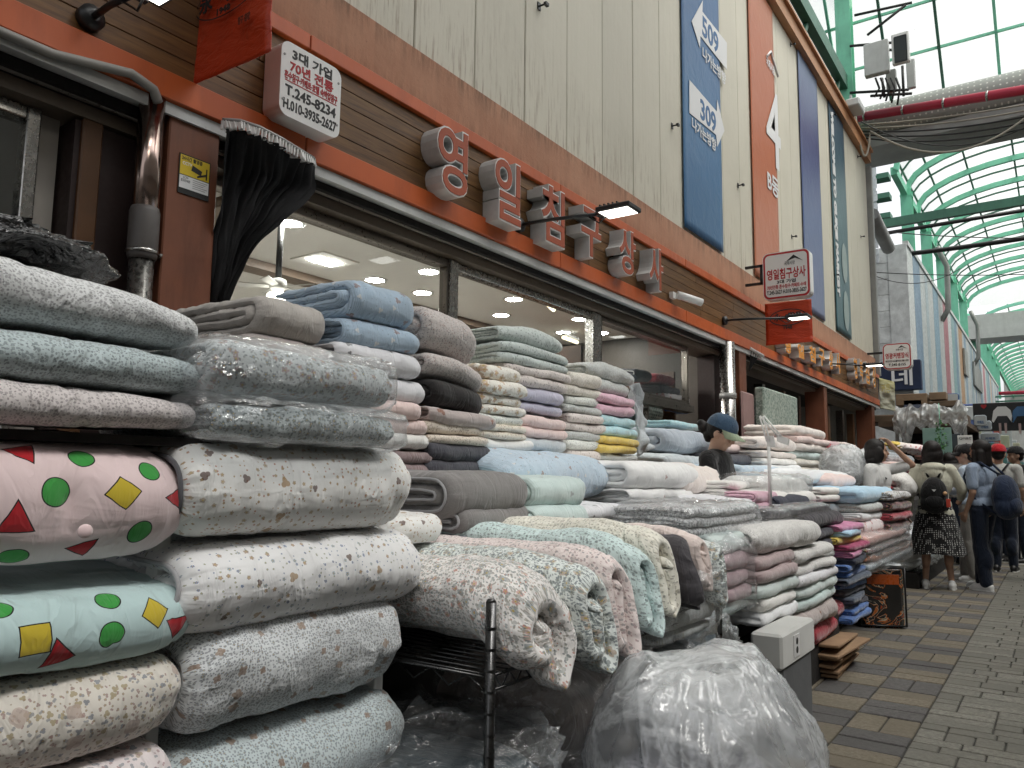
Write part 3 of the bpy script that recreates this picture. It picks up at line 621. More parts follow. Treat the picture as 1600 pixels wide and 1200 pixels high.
# ================================================================ ceiling lights, tubes, fan
gl = 'round downlights set in the shop ceiling'
dl = [(453, 348), (586, 437), (670, 424), (660, 457), (803, 467), (783, 492), (906, 498), (880, 519), (765, 515), (905, 560), (960, 540), (438, 500), (560, 480), (700, 500), (848, 533), (940, 520)]
base = None
wh = ['in front of the brown beam, nearest the black curtain', 'above the light blue quilts', 'nearest the patterned quilt roll, high in the first window', 'just above the patterned quilt roll', 'in the second window, beside the slanting tube', 'in the second window, just below and left of the slanting tube', 'high in the second window near its right frame', 'low in the second window, right of the tube end', 'low in the second window beside the first mullion', 'beyond the right frame of the second window', 'deep in the shop by the right mullion', 'seen just over the beige quilts', 'seen over the beige and blue quilts', 'behind the tall quilt roll', 'low over the grey green quilts in the second window', 'deep in the second window close to the mullion']
for i, (px, py) in enumerate(dl):
    p = onZ(px, py, CZ - .002)
    if p.x < -8.5 or p.x > -3.4: continue
    t = thing('ceiling_light', 'white round downlight ' + wh[i], 'ceiling light', (p.x, p.y, CZ), gl)
    b = MB(); n = 24; ri, ro = .085, .115; vs = []
    for k in range(n):
        c, s_ = math.cos(k * 2 * math.pi / n), math.sin(k * 2 * math.pi / n); vs += [(p.x + ri * c, p.y + ri * s_, CZ - .010), (p.x + ro * c, p.y + ro * s_, CZ - .006), (p.x + ro * c, p.y + ro * s_, CZ)]
    b.add(vs, [(k * 3 + a, ((k + 1) % n) * 3 + a, ((k + 1) % n) * 3 + a + 1, k * 3 + a + 1) for k in range(n) for a in (0, 1)], True); b.build('rim', m_white, t)
    MB().poly([(p.x + ri * math.cos(-k * 2 * math.pi / n), p.y + ri * math.sin(-k * 2 * math.pi / n), CZ - .008) for k in range(n)]).build('diffuser', E_lamp, t)
q = onZ(8, 168, CZ); t = thing('ceiling_light', 'square white lamp panel seen through the window at the left edge', 'ceiling light', (q.x, q.y, CZ)); MB().box(q.x - .16, q.x + .16, q.y - .16, q.y + .16, CZ - .03, CZ - .001).build('rim', m_white, t); MB().box(q.x - .12, q.x + .12, q.y - .12, q.y + .12, CZ - .034, CZ - .031).build('diffuser', emis('dim_panel', (1, .95, .88), 4), t)
t = thing('inner_curtain', 'pale lilac grey curtain inside the window at the left edge', 'curtain', (-3.9, .9, 0)); vs = [(-3.9 + .035 * math.sin(k * 1.1), .1 + k * .028, z) for k in range(42) for z in (.1, 2.42)]
MB().add(vs, [(2 * k, 2 * k + 2, 2 * k + 3, 2 * k + 1) for k in range(41)], True).build('cloth', plain('lilac_grey_curtain', (.34, .31, .36), .9), t); MB().tube([(-3.9, .0, 2.46), (-3.9, 1.3, 2.46)], .02, 8).build('rail', m_black, t)
p = onZ(508, 410, CZ - .02); t = thing('ceiling_speaker_light', 'square lamp panel in a recessed plate above the fan', 'ceiling light', (p.x, p.y, CZ))
MB().box(p.x - .2, p.x + .2, p.y - .2, p.y + .2, CZ - .012, CZ).build('plate', m_ceil, t); MB().box(p.x - .07, p.x + .07, p.y - .12, p.y + .12, CZ - .02, CZ - .013).build('lamp', E_lamp, t)
for (a, b_, zz, nm) in (((505, 343), (607, 385), 2.88, 'glowing yellow tube lamp in the first window, left of the mullion'), ((825, 446), (865, 484), 2.88, 'glowing yellow tube lamp in the second window'), ((880, 527), (902, 535), 2.88, 'short glowing lamp low in the second window')):
    q = onZ(*a, zz); r_ = onZ(*b_, zz); t = thing('tube_lamp', nm, 'lamp', (q.x, q.y, zz), 'tube lamps inside the shop'); MB().tube([q, r_], .022, 10).build('tube', E_tube, t); MB().beam(q + Vector((0, 0, .04)), r_ + Vector((0, 0, .04)), .05, .03).build('housing', m_grey, t)
p = onX(434, 455, -4.4); t = thing('ceiling_fan', 'small white ceiling fan with a glowing bowl light on a dark rod', 'fan', tuple(p))
MB().tube([(p.x, p.y, CZ), (p.x, p.y, p.z + .08)], .022, 8).build('rod', m_cableb, t)
MB().tube([p + Vector((0, 0, d)) for d in (.09, .08, .02, 0)], [.03, .055, .06, .03], 16).build('motor', m_white, t)
MB().ball(p - Vector((0, 0, .035)), (.075, .075, .035)).build('bowl', emis('lit_bowl', (1, .93, .8), 4), t)
for k in range(5):
    a = k * 2 * math.pi / 5 + .3; d = Vector((math.cos(a), math.sin(a), 0)); n_ = Vector((-d.y, d.x, .25)); q = p + Vector((0, 0, .03))
    MB().prism([q + d * .05 - n_ * .02, q + d * .26 - n_ * .045, q + d * .28 + n_ * .02, q + d * .05 + n_ * .02], (0, 0, .006)).build('blade', m_white, t)

# ================================================================ arcade structure
A = thing('arcade_vault', 'green steel barrel vault with pale translucent sheets over the far part of the street', 'arcade roof', (.1, 30, 9.9))
XC, RX, ZS, ZA = .1, 3.35, 9.75, 11.0
def arcp(a, dz=0., k=1.): x = XC - (RX * k) * math.cos(a); return x, ZS + dz + (ZA - ZS) * math.sin(a) ** .9
NA = 16
def rib(y, w=.12, d=.16):
    b = MB(); vs = []
    for i in range(NA + 1):
        a = math.pi * i / NA; x, z = arcp(a); n = Vector((math.cos(a) * -.4, 0, math.sin(a) + .3)).normalized()
        for yy, dd in ((y - w / 2, 0), (y + w / 2, 0), (y + w / 2, -d), (y - w / 2, -d)): vs.append((x + n.x * dd, yy, z + n.z * dd))
    fs = [(i * 4 + q, i * 4 + (q + 1) % 4, i * 4 + 4 + (q + 1) % 4, i * 4 + 4 + q) for i in range(NA) for q in range(4)]
    b.add(vs, fs); return b
ribs = [22.9 + 2.05 * k for k in range(11)] + [49.5 + 2.05 * k for k in range(22)]
r0 = None
for y in ribs:
    if r0 is None: r0 = rib(y).build('rib', m_green, A); ry = y
    else: c = r0.copy(); C.objects.link(c); c.location = r0.location + Vector((0, y - ry, 0))
t0 = rib(22.9 + 1.025, .045, .05).build('thin_rib', m_greend, A)
for y in ribs[1:]:
    if y not in (ribs[10], ribs[11], ribs[-1]): c = t0.copy(); C.objects.link(c); c.location = t0.location + Vector((0, y - 22.9, 0))
pan = None
for y in ribs:
    if y in (ribs[10], ribs[-1]): continue
    for s_ in range(0, NA, 2):
        key = s_; b = MB(); vs = []
        for i in (s_, s_ + 1, s_ + 2):
            x, z = arcp(math.pi * i / NA, .05); vs += [(x, y + .01, z), (x, y + 2.04, z)]
        b.add(vs, [(0, 1, 3, 2), (2, 3, 5, 4)], True); b.build('roof_sheet', m_poly, A)
for i in (1, 3, 5, 7, 8, 9, 11, 13, 15):
    x, z = arcp(math.pi * i / NA, .03)
    for a, b_ in ((22.9, 43.4), (49.5, 92)): MB().beam((x, a, z), (x, b_, z), .05, .05).build('purlin', m_greend, A)
for a, b_ in ((22.9, 43.4), (49.5, 92)): MB().beam((-3.25, a, 9.7), (-3.25, b_, 9.7), .16, .22).build('eaves_beam', m_green, A); MB().beam((3.45, a, 9.7), (3.45, b_, 9.7), .16, .22).build('eaves_beam', m_green, A)
MB().poly([(3.4, 43.6, 9.7)] + [(arcp(math.pi - math.pi * i / NA)[0], 43.6, arcp(math.pi - math.pi * i / NA)[1]) for i in range(NA + 1)]).build('gable_sheet', m_poly, A)
MB().box(-3.6, 3.9, 44.6, 46.6, 8.3, 9.5).build('far_duct', m_lgrey, A)
MB().tube([(-3.3, 62, 7.2), (3.5, 62, 7.2)], .12, 8).build('far_red_pipe', m_red, A)
for z in (6.3, 6.6): MB().beam((-3.3, 58, z), (3.5, 58, z), .1, .1).build('tie_beam', m_greend, A)
MB().box(-4, 4.2, 92, 92.3, 0, 11.3).build('far_end_wall', m_conc, A)
def icol(x, y, z0, z1, w=.28, m=m_green):
    b = MB(); b.box(x - .015, x + .015, y - w / 2 + .015, y + w / 2 - .015, z0, z1); b.box(x - w / 2, x + w / 2, y - w / 2, y - w / 2 + .015, z0, z1); b.box(x - w / 2, x + w / 2, y + w / 2 - .015, y + w / 2, z0, z1); return b
colnames = ['nearest green steel column, rising behind the cream roof edge with the antenna boxes', 'green steel column at the corner of the white siding building', 'second green column beyond the white siding corner, with a bent pipe', 'third green column beyond the white siding corner', 'fourth green column beyond the white siding corner', 'fifth green column beyond the siding corner', 'sixth green column beyond the siding corner']
for k, y in enumerate([16.9, 24.9, 29.0, 33.1, 37.3, 41.4, 45.5, 49.6, 53.7, 57.8, 61.9, 66]):
    lab = colnames[k] if k < 7 else 'far green steel column where the roof line meets the end of the street'
    o = icol(-3.22, y, 7.2 if k else 3.0, 9.75 if k else 15.2, .30).build('steel_column', m_green); tag(o, lab, 'column', 'green steel columns along the roof line')
    if k: MB().box(-3.38, -3.06, y - .16, y + .16, 9.55, 9.6).build('cap_plate', m_green, o)
    if k == 2 or k == 5:
        c_ = Vector((-3.0, y + 1, 9.3)); MB().tube([c_, c_ + Vector((.1, 0, -.3)), c_ + Vector((.25, .1, -.7)), c_ + Vector((.22, .1, -2.2)), c_ + Vector((0, .1, -2.6))], .09, 10).build('bent_pipe', m_grey, o)

# near crossing: sloping glazed roof and high flat roof
G = thing('glazed_roof', 'sloping roof of large milky panes in a green and dark grid above the crossing', 'glass roof', (0, 17, 10))
z0 = onY(1480, 140, 18.2).z; cs, sn = math.cos(rad(55)), math.sin(rad(55))
def sp(x, s_, o=0): return Vector((x, 18.3 - s_ * cs + o * sn, z0 + s_ * sn + o * cs))
for i in range(10):
    for k in range(8):
        x0, x1, s0, s1 = -4.6 + i * 1.02, -4.6 + (i + 1) * 1.02, k * .95, (k + 1) * .95
        MB().poly([sp(x0, s0), sp(x1, s0), sp(x1, s1), sp(x0, s1)]).build('pane', m_poly, G)
for i in range(11):
    x = -4.6 + i * 1.02; MB().beam(sp(x, 0, -.06), sp(x, 7.6, -.06), .055, .07).build('rafter', m_greend if i % 3 != 1 else m_green, G)
for k in range(9): MB().beam(sp(-4.6, k * .95, -.05), sp(5.6, k * .95, -.05), .05, .05).build('glazing_bar', m_green, G)
yt, zt = sp(0, 7.6).y, sp(0, 7.6).z
for i in range(5):
    for k in range(9):
        x0 = -4.6 + i * 2.04; y0 = yt - (k + 1) * 2.8; MB().poly([(x0, y0, zt), (x0, y0 + 2.8, zt), (x0 + 2.04, y0 + 2.8, zt), (x0 + 2.04, y0, zt)]).build('pane', m_poly if y0 > 3.5 else m_grey, G)  # grey sheets at the rear are opaque and unseen, added to dim the near goods
for k in range(10): MB().beam((-4.6, yt - k * 2.8, zt - .1), (5.6, yt - k * 2.8, zt - .1), .12, .16).build('roof_beam', m_green, G)
# duct, red pipe, soffit and cables across the crossing
D = thing('air_duct', 'grey perforated duct crossing the street below the sloping glass roof', 'duct', (0, 18, 9))
dy = 17.9; zc = onY(1500, 160, dy).z
b = MB(); n = 20; vs = []
for i in range(n + 1):
    a = rad(-110 + 200 * i / n)
    for x in (-3.35, 4.2): vs.append((x, dy - .36 * math.cos(a), zc + .36 * math.sin(a)))
b.add(vs, [(2 * i, 2 * i + 1, 2 * i + 3, 2 * i + 2) for i in range(n)], True); 
def _perf():
    t = NT('perforated_grey_sheet'); co = t.N('ShaderNodeNewGeometry').outputs['Position']; s = t.sepx(co)
    a = t.math('ADD', t.math('MULTIPLY', s[0], 9.), 0.); bb = t.math('MULTIPLY', s[2], 9.)
    d = t.vm('LENGTH', t.comb(t.math('SUBTRACT', t.math('FRACT', a), .5), t.math('SUBTRACT', t.math('FRACT', bb), .5)))
    c = t.mix(t.math('LESS_THAN', d, .16), (.34, .35, .33), (.72, .73, .68)); t.pbr(c, .6); return t.m
b.build('duct_skin', _perf(), D)
MB().box(-3.35, 4.2, dy - .1, dy + 1.6, zc - .42, zc - .37).box(-3.35, 4.2, dy - .15, dy - .1, zc - .62, zc - .37).build('soffit', m_grey, D)
rp = thing('red_pipe', 'thick crimson pipe with steel clamps crossing the street in front of the grey duct', 'pipe', (0, 17.4, 9))
pa, pb = onY(1338, 184, 17.3), onY(1640, 134, 16.9)
MB().tube([pa, pb + (pb - pa) * .8], .095, 16).build('pipe', m_red, rp)
for k in range(9):
    q = pa.lerp(pb, .05 + k * .22); dd = (pb - pa).normalized() * .02; MB().tube([q - dd, q + dd], .103, 16).build('clamp', m_steel, rp)
def cable(name, lab, pts, r, m, sag=.3, n=14, cat='cable', grp=None):
    P = []
    for a, b_ in zip(pts[:-1], pts[1:]):
        for i in range(n): t_ = i / n; q = a.lerp(b_, t_); P.append(q - Vector((0, 0, sag * 4 * t_ * (1 - t_))))
    P.append(pts[-1]); o = MB().tube(P, r, 6).build(name, m); return tag(o, lab, cat, grp)
gc = 'cables strung across the street'
cable('cable', 'pale cable looping from the roof corner lamp across below the red pipe', [onY(1335, 172, 16.6), onY(1360, 205, 16.8), onY(1640, 150, 17.2)], .022, m_cable, .75, grp=gc)
cable('cable', 'thin black cable sagging just above the loop of the pale cable', [onY(1345, 190, 16.7), onY(1620, 190, 17.2)], .012, m_cableb, .5, grp=gc)
for k in range(5): cable('cable', ['upper straight tan cable under the red pipe', 'lower straight tan cable under the red pipe', 'upper black cable in the bundle under the red pipe', 'middle black cable in the bundle under the red pipe', 'lowest black cable in the bundle under the red pipe'][k], [onY(1345, 195 + 5 * k, 17.0), onY(1620, 160 + 9 * k, 17.3)], .018, [m_cable, m_cable, m_cableb, m_cableb, m_cableb][k], .06 + .03 * k, grp=gc)
o = MB().beam(onY(1370, 352, 21.5), onY(1640, 307, 21.5), .15, .22).build('cross_beam', m_greend); tag(o, 'dull green steel beam crossing the street above the cables', 'beam')
MB().tube([onY(1375, 366, 21.4), onY(1640, 322, 21.4)], .05, 8).build('conduit', m_cableb, o)
cable('cable', 'thick black cable below the dull green cross beam', [onY(1425, 396, 22.0), onY(1640, 366, 22.0)], .06, m_cableb, .02, grp=gc)
cable('cable', 'thin black wire crossing in front of the white siding wall', [onY(1360, 425, 20.), onY(1620, 428, 20.)], .01, m_cableb, .05, grp=gc)
cable('cable', 'thin sagging wire below the other wire at the white siding', [onY(1360, 428, 20.), onY(1500, 420, 22.)], .01, m_cableb, .3, grp=gc)
cable('cable', 'thin wire under the cross beam running to the far side', [onY(1385, 362, 20.8), onY(1620, 372, 21.)], .012, m_cableb, .05, grp=gc)
# longitudinal green edge beam above the cream roof, small canopy
o = MB().beam((-3.25, 8, 9.55), (-3.25, 17.2, 9.55), .16, .3).beam((-3.3, 8, 8.7), (-3.3, 17.2, 8.7), .10, .14).build('roof_beam', m_greend); tag(o, 'dark green steel beams running along above the cream roof edge', 'beam')
for y in (10.5, 13, 15.5): MB().beam((-3.28, y, 8.3), (-3.28, y + .9, 9.45), .08, .08).build('brace', m_greend, o)
pc = onX(1292, 12, -3.9)
b = MB()
for k in range(12): b.prism([(-4.6 + k * .13, 12.8, 11.9), (-4.6 + k * .13 + .12, 12.8, 11.9), (-4.6 + k * .13 + .12, 15.2, 11.35), (-4.6 + k * .13, 15.2, 11.35)], (0, 0, .05))
o = b.build('ribbed_canopy', plain('dark_ribbed_sheet', (.05, .055, .06), .5)); tag(o, 'dark ribbed sheet canopy at the top beside the green column', 'canopy')
# antenna cluster
an = thing('antenna_cluster', 'telecom antenna panels and brackets fixed to the nearest green column', 'antenna', tuple(onY(1390, 110, 16.7)))
def panelY(px0, py0, px1, py1, Y, th, m, nm, par, yaw=0):
    a = onY(px0, py1, Y); b_ = onY(px1, py0, Y); bb = MB(); bb.bbox(a.x, b_.x, Y - th / 2, Y + th / 2, a.z, b_.z, .015); return bb.build(nm, m, par)
panelY(1352, 62, 1388, 122, 16.5, .16, m_lgrey, 'white_panel', an); p_ = panelY(1395, 49, 1420, 103, 16.4, .12, m_white, 'framed_panel', an); panelY(1398, 53, 1416, 99, 16.33, .01, plain('charcoal_screen', (.02, .026, .028), .4), 'dark_face', an)
panelY(1386, 108, 1400, 146, 16.9, .12, m_grey, 'rear_panel', an); panelY(1418, 92, 1429, 140, 17.0, .1, m_lgrey, 'side_panel', an)
b = MB()
for (a, c_) in (((1328, 72), (1400, 66)), ((1328, 145), (1420, 140)), ((1355, 55), (1415, 8)), ((1360, 150), (1425, 146)), ((1378, 122), (1382, 152)), ((1410, 103), (1412, 150)), ((1395, 78), (1388, 78)), ((1335, 24), (1425, 4))): b.tube([onY(*a, 16.7), onY(*c_, 16.7)], .028, 6)
for k in range(5): b.tube([onY(1368 + 8 * k, 122, 16.6), onY(1374 + 8 * k, 138, 16.55), onY(1366 + 9 * k, 152 + 3 * k, 16.6)], .022, 6)
b.build('brackets', m_cableb, an)

# ================================================================ second building with painted panels
B2 = thing('painted_building', 'building with pastel vertically striped panels and a white siding end wall', 'building', (-5.5, 40, 0))
pal = ['#c9cdcb', '#7f97ad', '#c4c9c9', '#a8b6bd', '#c7cbca', '#86a3b5', '#c2c5c4', '#b0737c', '#c8cccb', '#8fb0b4', '#7f9bb0', '#c0c5c4', '#c09a78', '#c4c8c8', '#8ea6ba', '#c9cccb', '#bfc6c8', '#9fb2bd']
y = 22.92; k = 0
while y < 62:
    w = rg.uniform(.35, 1.5) if k % 2 else rg.uniform(.7, 1.6); hx = pal[k % len(pal)]; MB().bbox(-3.09, -3.02 + (.004 if k % 2 else 0), y + .005, y + w - .005, 2.9, 7.55, .004).build('wall_panel', objvar('stripe' + hx, rgb(hx), .08, .6, 12, .1, .002), B2); y += w; k += 1
MB().box(-3.12, -2.98, 22.9, 62, 7.55, 7.68).build('parapet_cap', m_lgrey, B2)
MB().box(-12, -3.1, 22.96, 62, 0, 7.5).build('inner_core', m_dark, B2)
msid = objvar('white_siding', (.70, .72, .72), .04, .6, 3, .1, .002, (.58, .60, .60))
for k in range(17): MB().bbox(-9.5, -3.5, 22.90, 22.955, .02 + .445 * k, .02 + .445 * k + .437, .006).build('siding_board', msid, B2)
MB().bbox(-3.5, -3.02, 22.88, 22.91, 0, 7.6, .006).build('corner_board', msid, B2)
MB().box(-3.1, -2.9, 22.95, 62, 2.5, 2.85).build('shop_awning', m_grey, B2)
for px0, py0, px1, py1 in ((1506, 565, 1512, 590), (1521, 583, 1534, 615)):
    a = onX(px0, py0, -2.98); b_ = onX(px1, py1, -2.98); MB().box(-3.0, -2.93, a.y, b_.y, min(a.z, b_.z) , min(a.z, b_.z) + 1.1).build('wall_vent', m_grey, B2)
# side glazing in the alley gap
sg = thing('alley_glazing', 'white louvred sheets and lattice glazing over the side alley', 'glazing', (-5, 21, 8))
for k in range(9): MB().bbox(-8.5, -3.55, 21.9 + .0 * k, 21.93, 6.9 + .42 * k, 6.9 + .42 * k + .40, .006).build('louvre', objvar('white_louvre', (.72, .76, .80), .05, .5, 8, .1), sg)
MB().beam((-4.6, 21.7, 6.5), (-4.6, 21.7, 11), .16, .16).build('post', m_green, sg)
for k in range(10):
    for i in range(4): MB().prism([(-4.45 + i * .25, 21.75, 7.3 + k * .34 + i * .06), (-4.25 + i * .25, 21.75, 7.36 + k * .34 + i * .06), (-4.25 + i * .25, 21.75, 7.62 + k * .34 + i * .06), (-4.45 + i * .25, 21.75, 7.56 + k * .34 + i * .06)], (0, .01, 0)).build('lattice_pane', _mc['white_louvre'], sg)
for k in range(5): MB().beam((-3.9, 22.2, 8.2 + k * .55), (-3.25, 22.2, 8.2 + k * .55), .4, .14).build('stair_beam', m_greend, sg)
o = MB().tube([onY(1362, 335, 19.5), onY(1388, 388, 21.5)], .16, 12).build('grey_pipe', m_grey); tag(o, 'thick grey pipe slanting down from the roof corner to the siding wall', 'pipe')
o = MB().bbox(-3.16, -2.96, 17.76, 17.9, 3.4, 8.0, .01).build('corner_pipe', m_grey); tag(o, 'grey square downpipe on the far corner of the cream building', 'pipe')
# building across the street (beside and behind the camera), and the far street walls
B3 = thing('opposite_building', 'plain pale building row along the other side of the street', 'building', (5, 20, 0))
MB().box(3.6, 9, -12, 62, 3.0, 8.2).build('upper_wall', m_conc, B3); MB().box(4.4, 9, -12, 62, 0, 3.0).build('shop_front', m_iwall, B3)
for k in range(16): MB().box(3.55, 3.9, -12 + k * 4.6, -11.7 + k * 4.6, 0, 3.0).build('pillar', m_conc, B3)
# ================================================================ signs and lettering on the facade
m_sil = plain('brushed_sign_metal', (.56, .56, .55), .45, .1, .2, 5, .1); m_or = plain('sign_face_orange', (.36, .075, .03), .6, 0, .1, 4, .05)
m_ye = plain('sign_face_amber', (.75, .30, .04), .5, 0, .1, 4, .05); m_rim = plain('pale_sign_rim', (.74, .74, .72), .4)
ink_k = plain('black_ink', (.015, .015, .015), .6, 0, 0, 1, 0); ink_r = plain('red_ink', (.42, .02, .025), .6, 0, 0, 1, 0); ink_w = plain('white_ink', (.72, .72, .72), .6, 0, 0, 1, 0)
def channel(letters, lab, sname, face, xb=-2.99, xf=-2.862):
    p0 = onX((letters[0][1] + letters[0][2]) / 2, 300, xf); t = thing('channel_sign', lab, 'sign', (xb, p0.y, 3.1))
    for ch, pl, pr_, pt, pb in letters:
        a = onX(pl, (pt + pb) / 2, xf); b_ = onX(pr_, (pt + pb) / 2, xf); pc = (pl + pr_) / 2; zt_, zb_ = ZX(pc, pt, xf), ZX(pc, pb, xf); c = (xf, (a.y + b_.y) / 2, (zt_ + zb_) / 2); w, h = b_.y - a.y, zt_ - zb_
        o = ob('letter', fit_text(ch, w, h, ((xb + xf) / 2, c[1], c[2]), extrude=(xf - xb) / 2, off=.017, res=4), m_sil, t)
        ob('letter_rim', fit_text(ch, w, h, (xf + .001, c[1], c[2]), extrude=.0015, off=.017, res=4), m_rim, o)
        ob('letter_face', fit_text(ch, w * .95, h * .95, (xf + .004, c[1], c[2]), extrude=.003, off=.007, res=4), face, o)
    return t
channel([('영', 682, 731, 196, 305), ('일', 772, 814, 248, 349), ('침', 845, 882, 291, 382), ('구', 907, 939, 326, 403), ('상', 967, 993, 358, 430), ('사', 1014, 1036, 386, 453)],
        'large deep silver letters with orange faces on the timber fascia above the first windows', 'a', m_or)
channel([('영', 1226, 1235, 532, 552), ('일', 1246, 1256, 538, 560), ('침', 1264, 1274, 541, 566), ('구', 1279, 1288, 545, 572), ('상', 1295, 1301, 548, 578), ('사', 1306, 1313, 551, 583), ('행', 1334, 1339, 560, 592), ('복', 1343, 1348, 562, 596), ('침', 1352, 1358, 566, 600), ('장', 1363, 1368, 570, 606)],
        'smaller silver letters with amber faces on the far end of the timber fascia', 'b', m_ye)
def rrect(w, h, r, n=6):
    P = []
    for cx, cy, a0 in ((w / 2 - r, h / 2 - r, 0), (-w / 2 + r, h / 2 - r, 90), (-w / 2 + r, -h / 2 + r, 180), (w / 2 - r, -h / 2 + r, 270)):
        P += [(cx + r * math.cos(rad(a0 + 90 * i / n)), cy + r * math.sin(rad(a0 + 90 * i / n))) for i in range(n + 1)]
    return P
def plate(name, mat, c, R, U, w, h, r, th, parent, front=True):
    c = Vector(c); R = Vector(R); U = Vector(U); Nn = R.cross(U); P = [c + R * x + U * y for x, y in rrect(w, h, r)]
    return MB().prism(P, Nn * th).build(name, mat, parent)
def txt(body, w, h, c, R, U, mat, parent, off=.0, ex=.0012, name='lettering'): return ob(name, fit_text(body, w, h, c, R, U, ex, min(off, .024 * h, .016 * w)), mat, parent)
X_, Y_, Z_ = Vector((1, 0, 0)), Vector((0, 1, 0)), Vector((0, 0, 1))
# white sign with phone numbers
xs = -2.86; a = onX(438, 122, xs); b_ = onX(532, 160, xs); zt_ = ZX(486, 84, xs); zb_ = ZX(480, 196, xs); w, h = b_.y - a.y, zt_ - zb_; c = Vector((xs, (a.y + b_.y) / 2, (zt_ + zb_) / 2))
t = thing('wall_sign', 'white rounded sign with black and red lettering and phone numbers on the timber fascia', 'sign', tuple(c))
plate('sign_box', m_white, c - X_ * .12, Y_, Z_, w, h, .05, .12, t)
cc = c + X_ * .001
txt('3대 가업', w * .66, h * .15, cc + Z_ * h * .36, Y_, Z_, ink_k, t, .006); txt('70년 전통', w * .72, h * .15, cc + Z_ * h * .19, Y_, Z_, ink_r, t, .008)
txt('혼수침구·카페트·호텔 숙박업침구', w * .88, h * .11, cc + Z_ * h * .045, Y_, Z_, ink_r, t, .003); MB().box(xs, xs + .0015, c.y - w * .43, c.y + w * .43, c.z - h * .035, c.z - h * .022).build('underline', ink_r, t)
txt('T.245-8234', w * .84, h * .14, cc - Z_ * h * .15, Y_, Z_, ink_k, t, .006); txt('H.010-3935-2627', w * .88, h * .14, cc - Z_ * h * .34, Y_, Z_, ink_k, t, .005)
for s1 in (-1, 1):
    for s2 in (-.3, .3): MB().tube([c + Y_ * (s1 * (w / 2 - .018)) + Z_ * (s2 * h) , c + Y_ * (s1 * (w / 2 - .018)) + Z_ * (s2 * h) + X_ * .003], .006, 8).build('screw', m_grey, t)
def fabric_banner(name, mat, P00, P10, P01, P11, parent=None, amp=.006, n=(14, 40), thick=.003, seed=3, **kw):
    P00, P10, P01, P11 = map(np.array, (P00, P10, P01, P11)); s_ = np.linspace(0, 1, n[0]); q = np.linspace(0, 1, n[1]); Sx, Q = np.meshgrid(s_, q)
    P = (P00 * ((1 - Sx) * (1 - Q))[..., None] + P10 * (Sx * (1 - Q))[..., None] + P01 * ((1 - Sx) * Q)[..., None] + P11 * (Sx * Q)[..., None])
    nn = np.cross(P10 - P00, P01 - P00); nn /= np.linalg.norm(nn)
    P = P + nn * (fnoise(np.stack([Sx * 2.2 + seed, Q * 5, Q * 0], -1), 3) * amp)[..., None]; a_ = np.arange(P.shape[0] * P.shape[1]).reshape(P.shape[:2])
    V = np.concatenate([P.reshape(-1, 3), (P - nn * thick).reshape(-1, 3)]); F = np.stack([a_[:-1, :-1], a_[:-1, 1:], a_[1:, 1:], a_[1:, :-1]], -1).reshape(-1, 4)
    N_ = a_.size; F2 = F[:, ::-1] + N_; bd = np.concatenate([a_[0, :], a_[1:, -1], a_[-1, :-1][::-1], a_[1:-1, 0][::-1]]); bn = np.roll(bd, -1); F3 = np.stack([bd, bd + N_, bn + N_, bn], -1)
    uv = np.concatenate([np.stack([Sx, Q], -1).reshape(-1, 2)] * 2); me = np_mesh(name, V, np.concatenate([F, F2, F3]), True, uv); sm = np.ones(len(me.polygons), bool); sm[-len(F3):] = False; me.polygons.foreach_set('use_smooth', sm)
    return ob(name, me, mat, parent, **kw)
def vinyl(name, stops, rough=.45):
    t = NT(name); uv = t.N('ShaderNodeUVMap').outputs[0]; c = t.ramp(t.sepx(uv)[1], stops); n = t.noise(uv, 3, 3)
    t.pbr(c, rough, 0, t.bump(t.noise(t.vm('MULTIPLY', uv, (3, 8, 1)), 2, 4, .6, dist=1.), .5, .02), Specular_IOR_Level=.4); return t.m
# long vertical banners on the cladding
xb = -3.035
def vbanner(pl, pr_, zt_, zb_, mat, lab, seed):
    y0, y1 = YX(pl, xb), YX(pr_, xb); t = thing('vertical_banner', lab, 'banner', (xb, (y0 + y1) / 2, zb_), 'long banners on the cream cladding')
    fabric_banner('banner_cloth', mat, (xb, y0, zb_), (xb, y1, zb_), (xb, y0, zt_), (xb, y1, zt_), t, amp=.0025, seed=seed); return t, y0, y1
m_blue = vinyl('blue_banner_print', [(0, (.045, .13, .26)), (.3, (.06, .17, .33)), (.6, (.04, .12, .27)), (1, (.05, .15, .32))])
m_orb = vinyl('orange_banner_print', [(0, (.50, .20, .12)), (.4, (.46, .13, .05)), (.8, (.42, .12, .05)), (1, (.45, .17, .09))])
m_pur = vinyl('indigo_banner_print', [(0, (.16, .19, .30)), (.35, (.10, .14, .27)), (.7, (.06, .07, .18)), (1, (.17, .22, .33))])
m_teal = vinyl('dark_teal_banner_print', [(0, (.05, .12, .14)), (.5, (.07, .14, .16)), (1, (.025, .06, .10))])
t, y0, y1 = vbanner(1075, 1137, 8.0, 3.80, m_blue, 'blue banner with two white arrows reading 509 and 309', 1)
xt = -3.0275
def pp(x, y, X=xt): return onX(1000 + x / 2.6667, y / 2.6667, X)
MB().prism([pp(216, 88), pp(262, 2), pp(260, 48), pp(362, 178), pp(362, 290), pp(252, 150), pp(250, 200)][::-1], (-.004, 0, 0)).build('arrow', ink_w, t)
MB().prism([pp(206, 332), pp(320, 465), pp(322, 415), pp(352, 545), pp(322, 612), pp(318, 562), pp(206, 470)][::-1], (-.004, 0, 0)).build('arrow', ink_w, t)
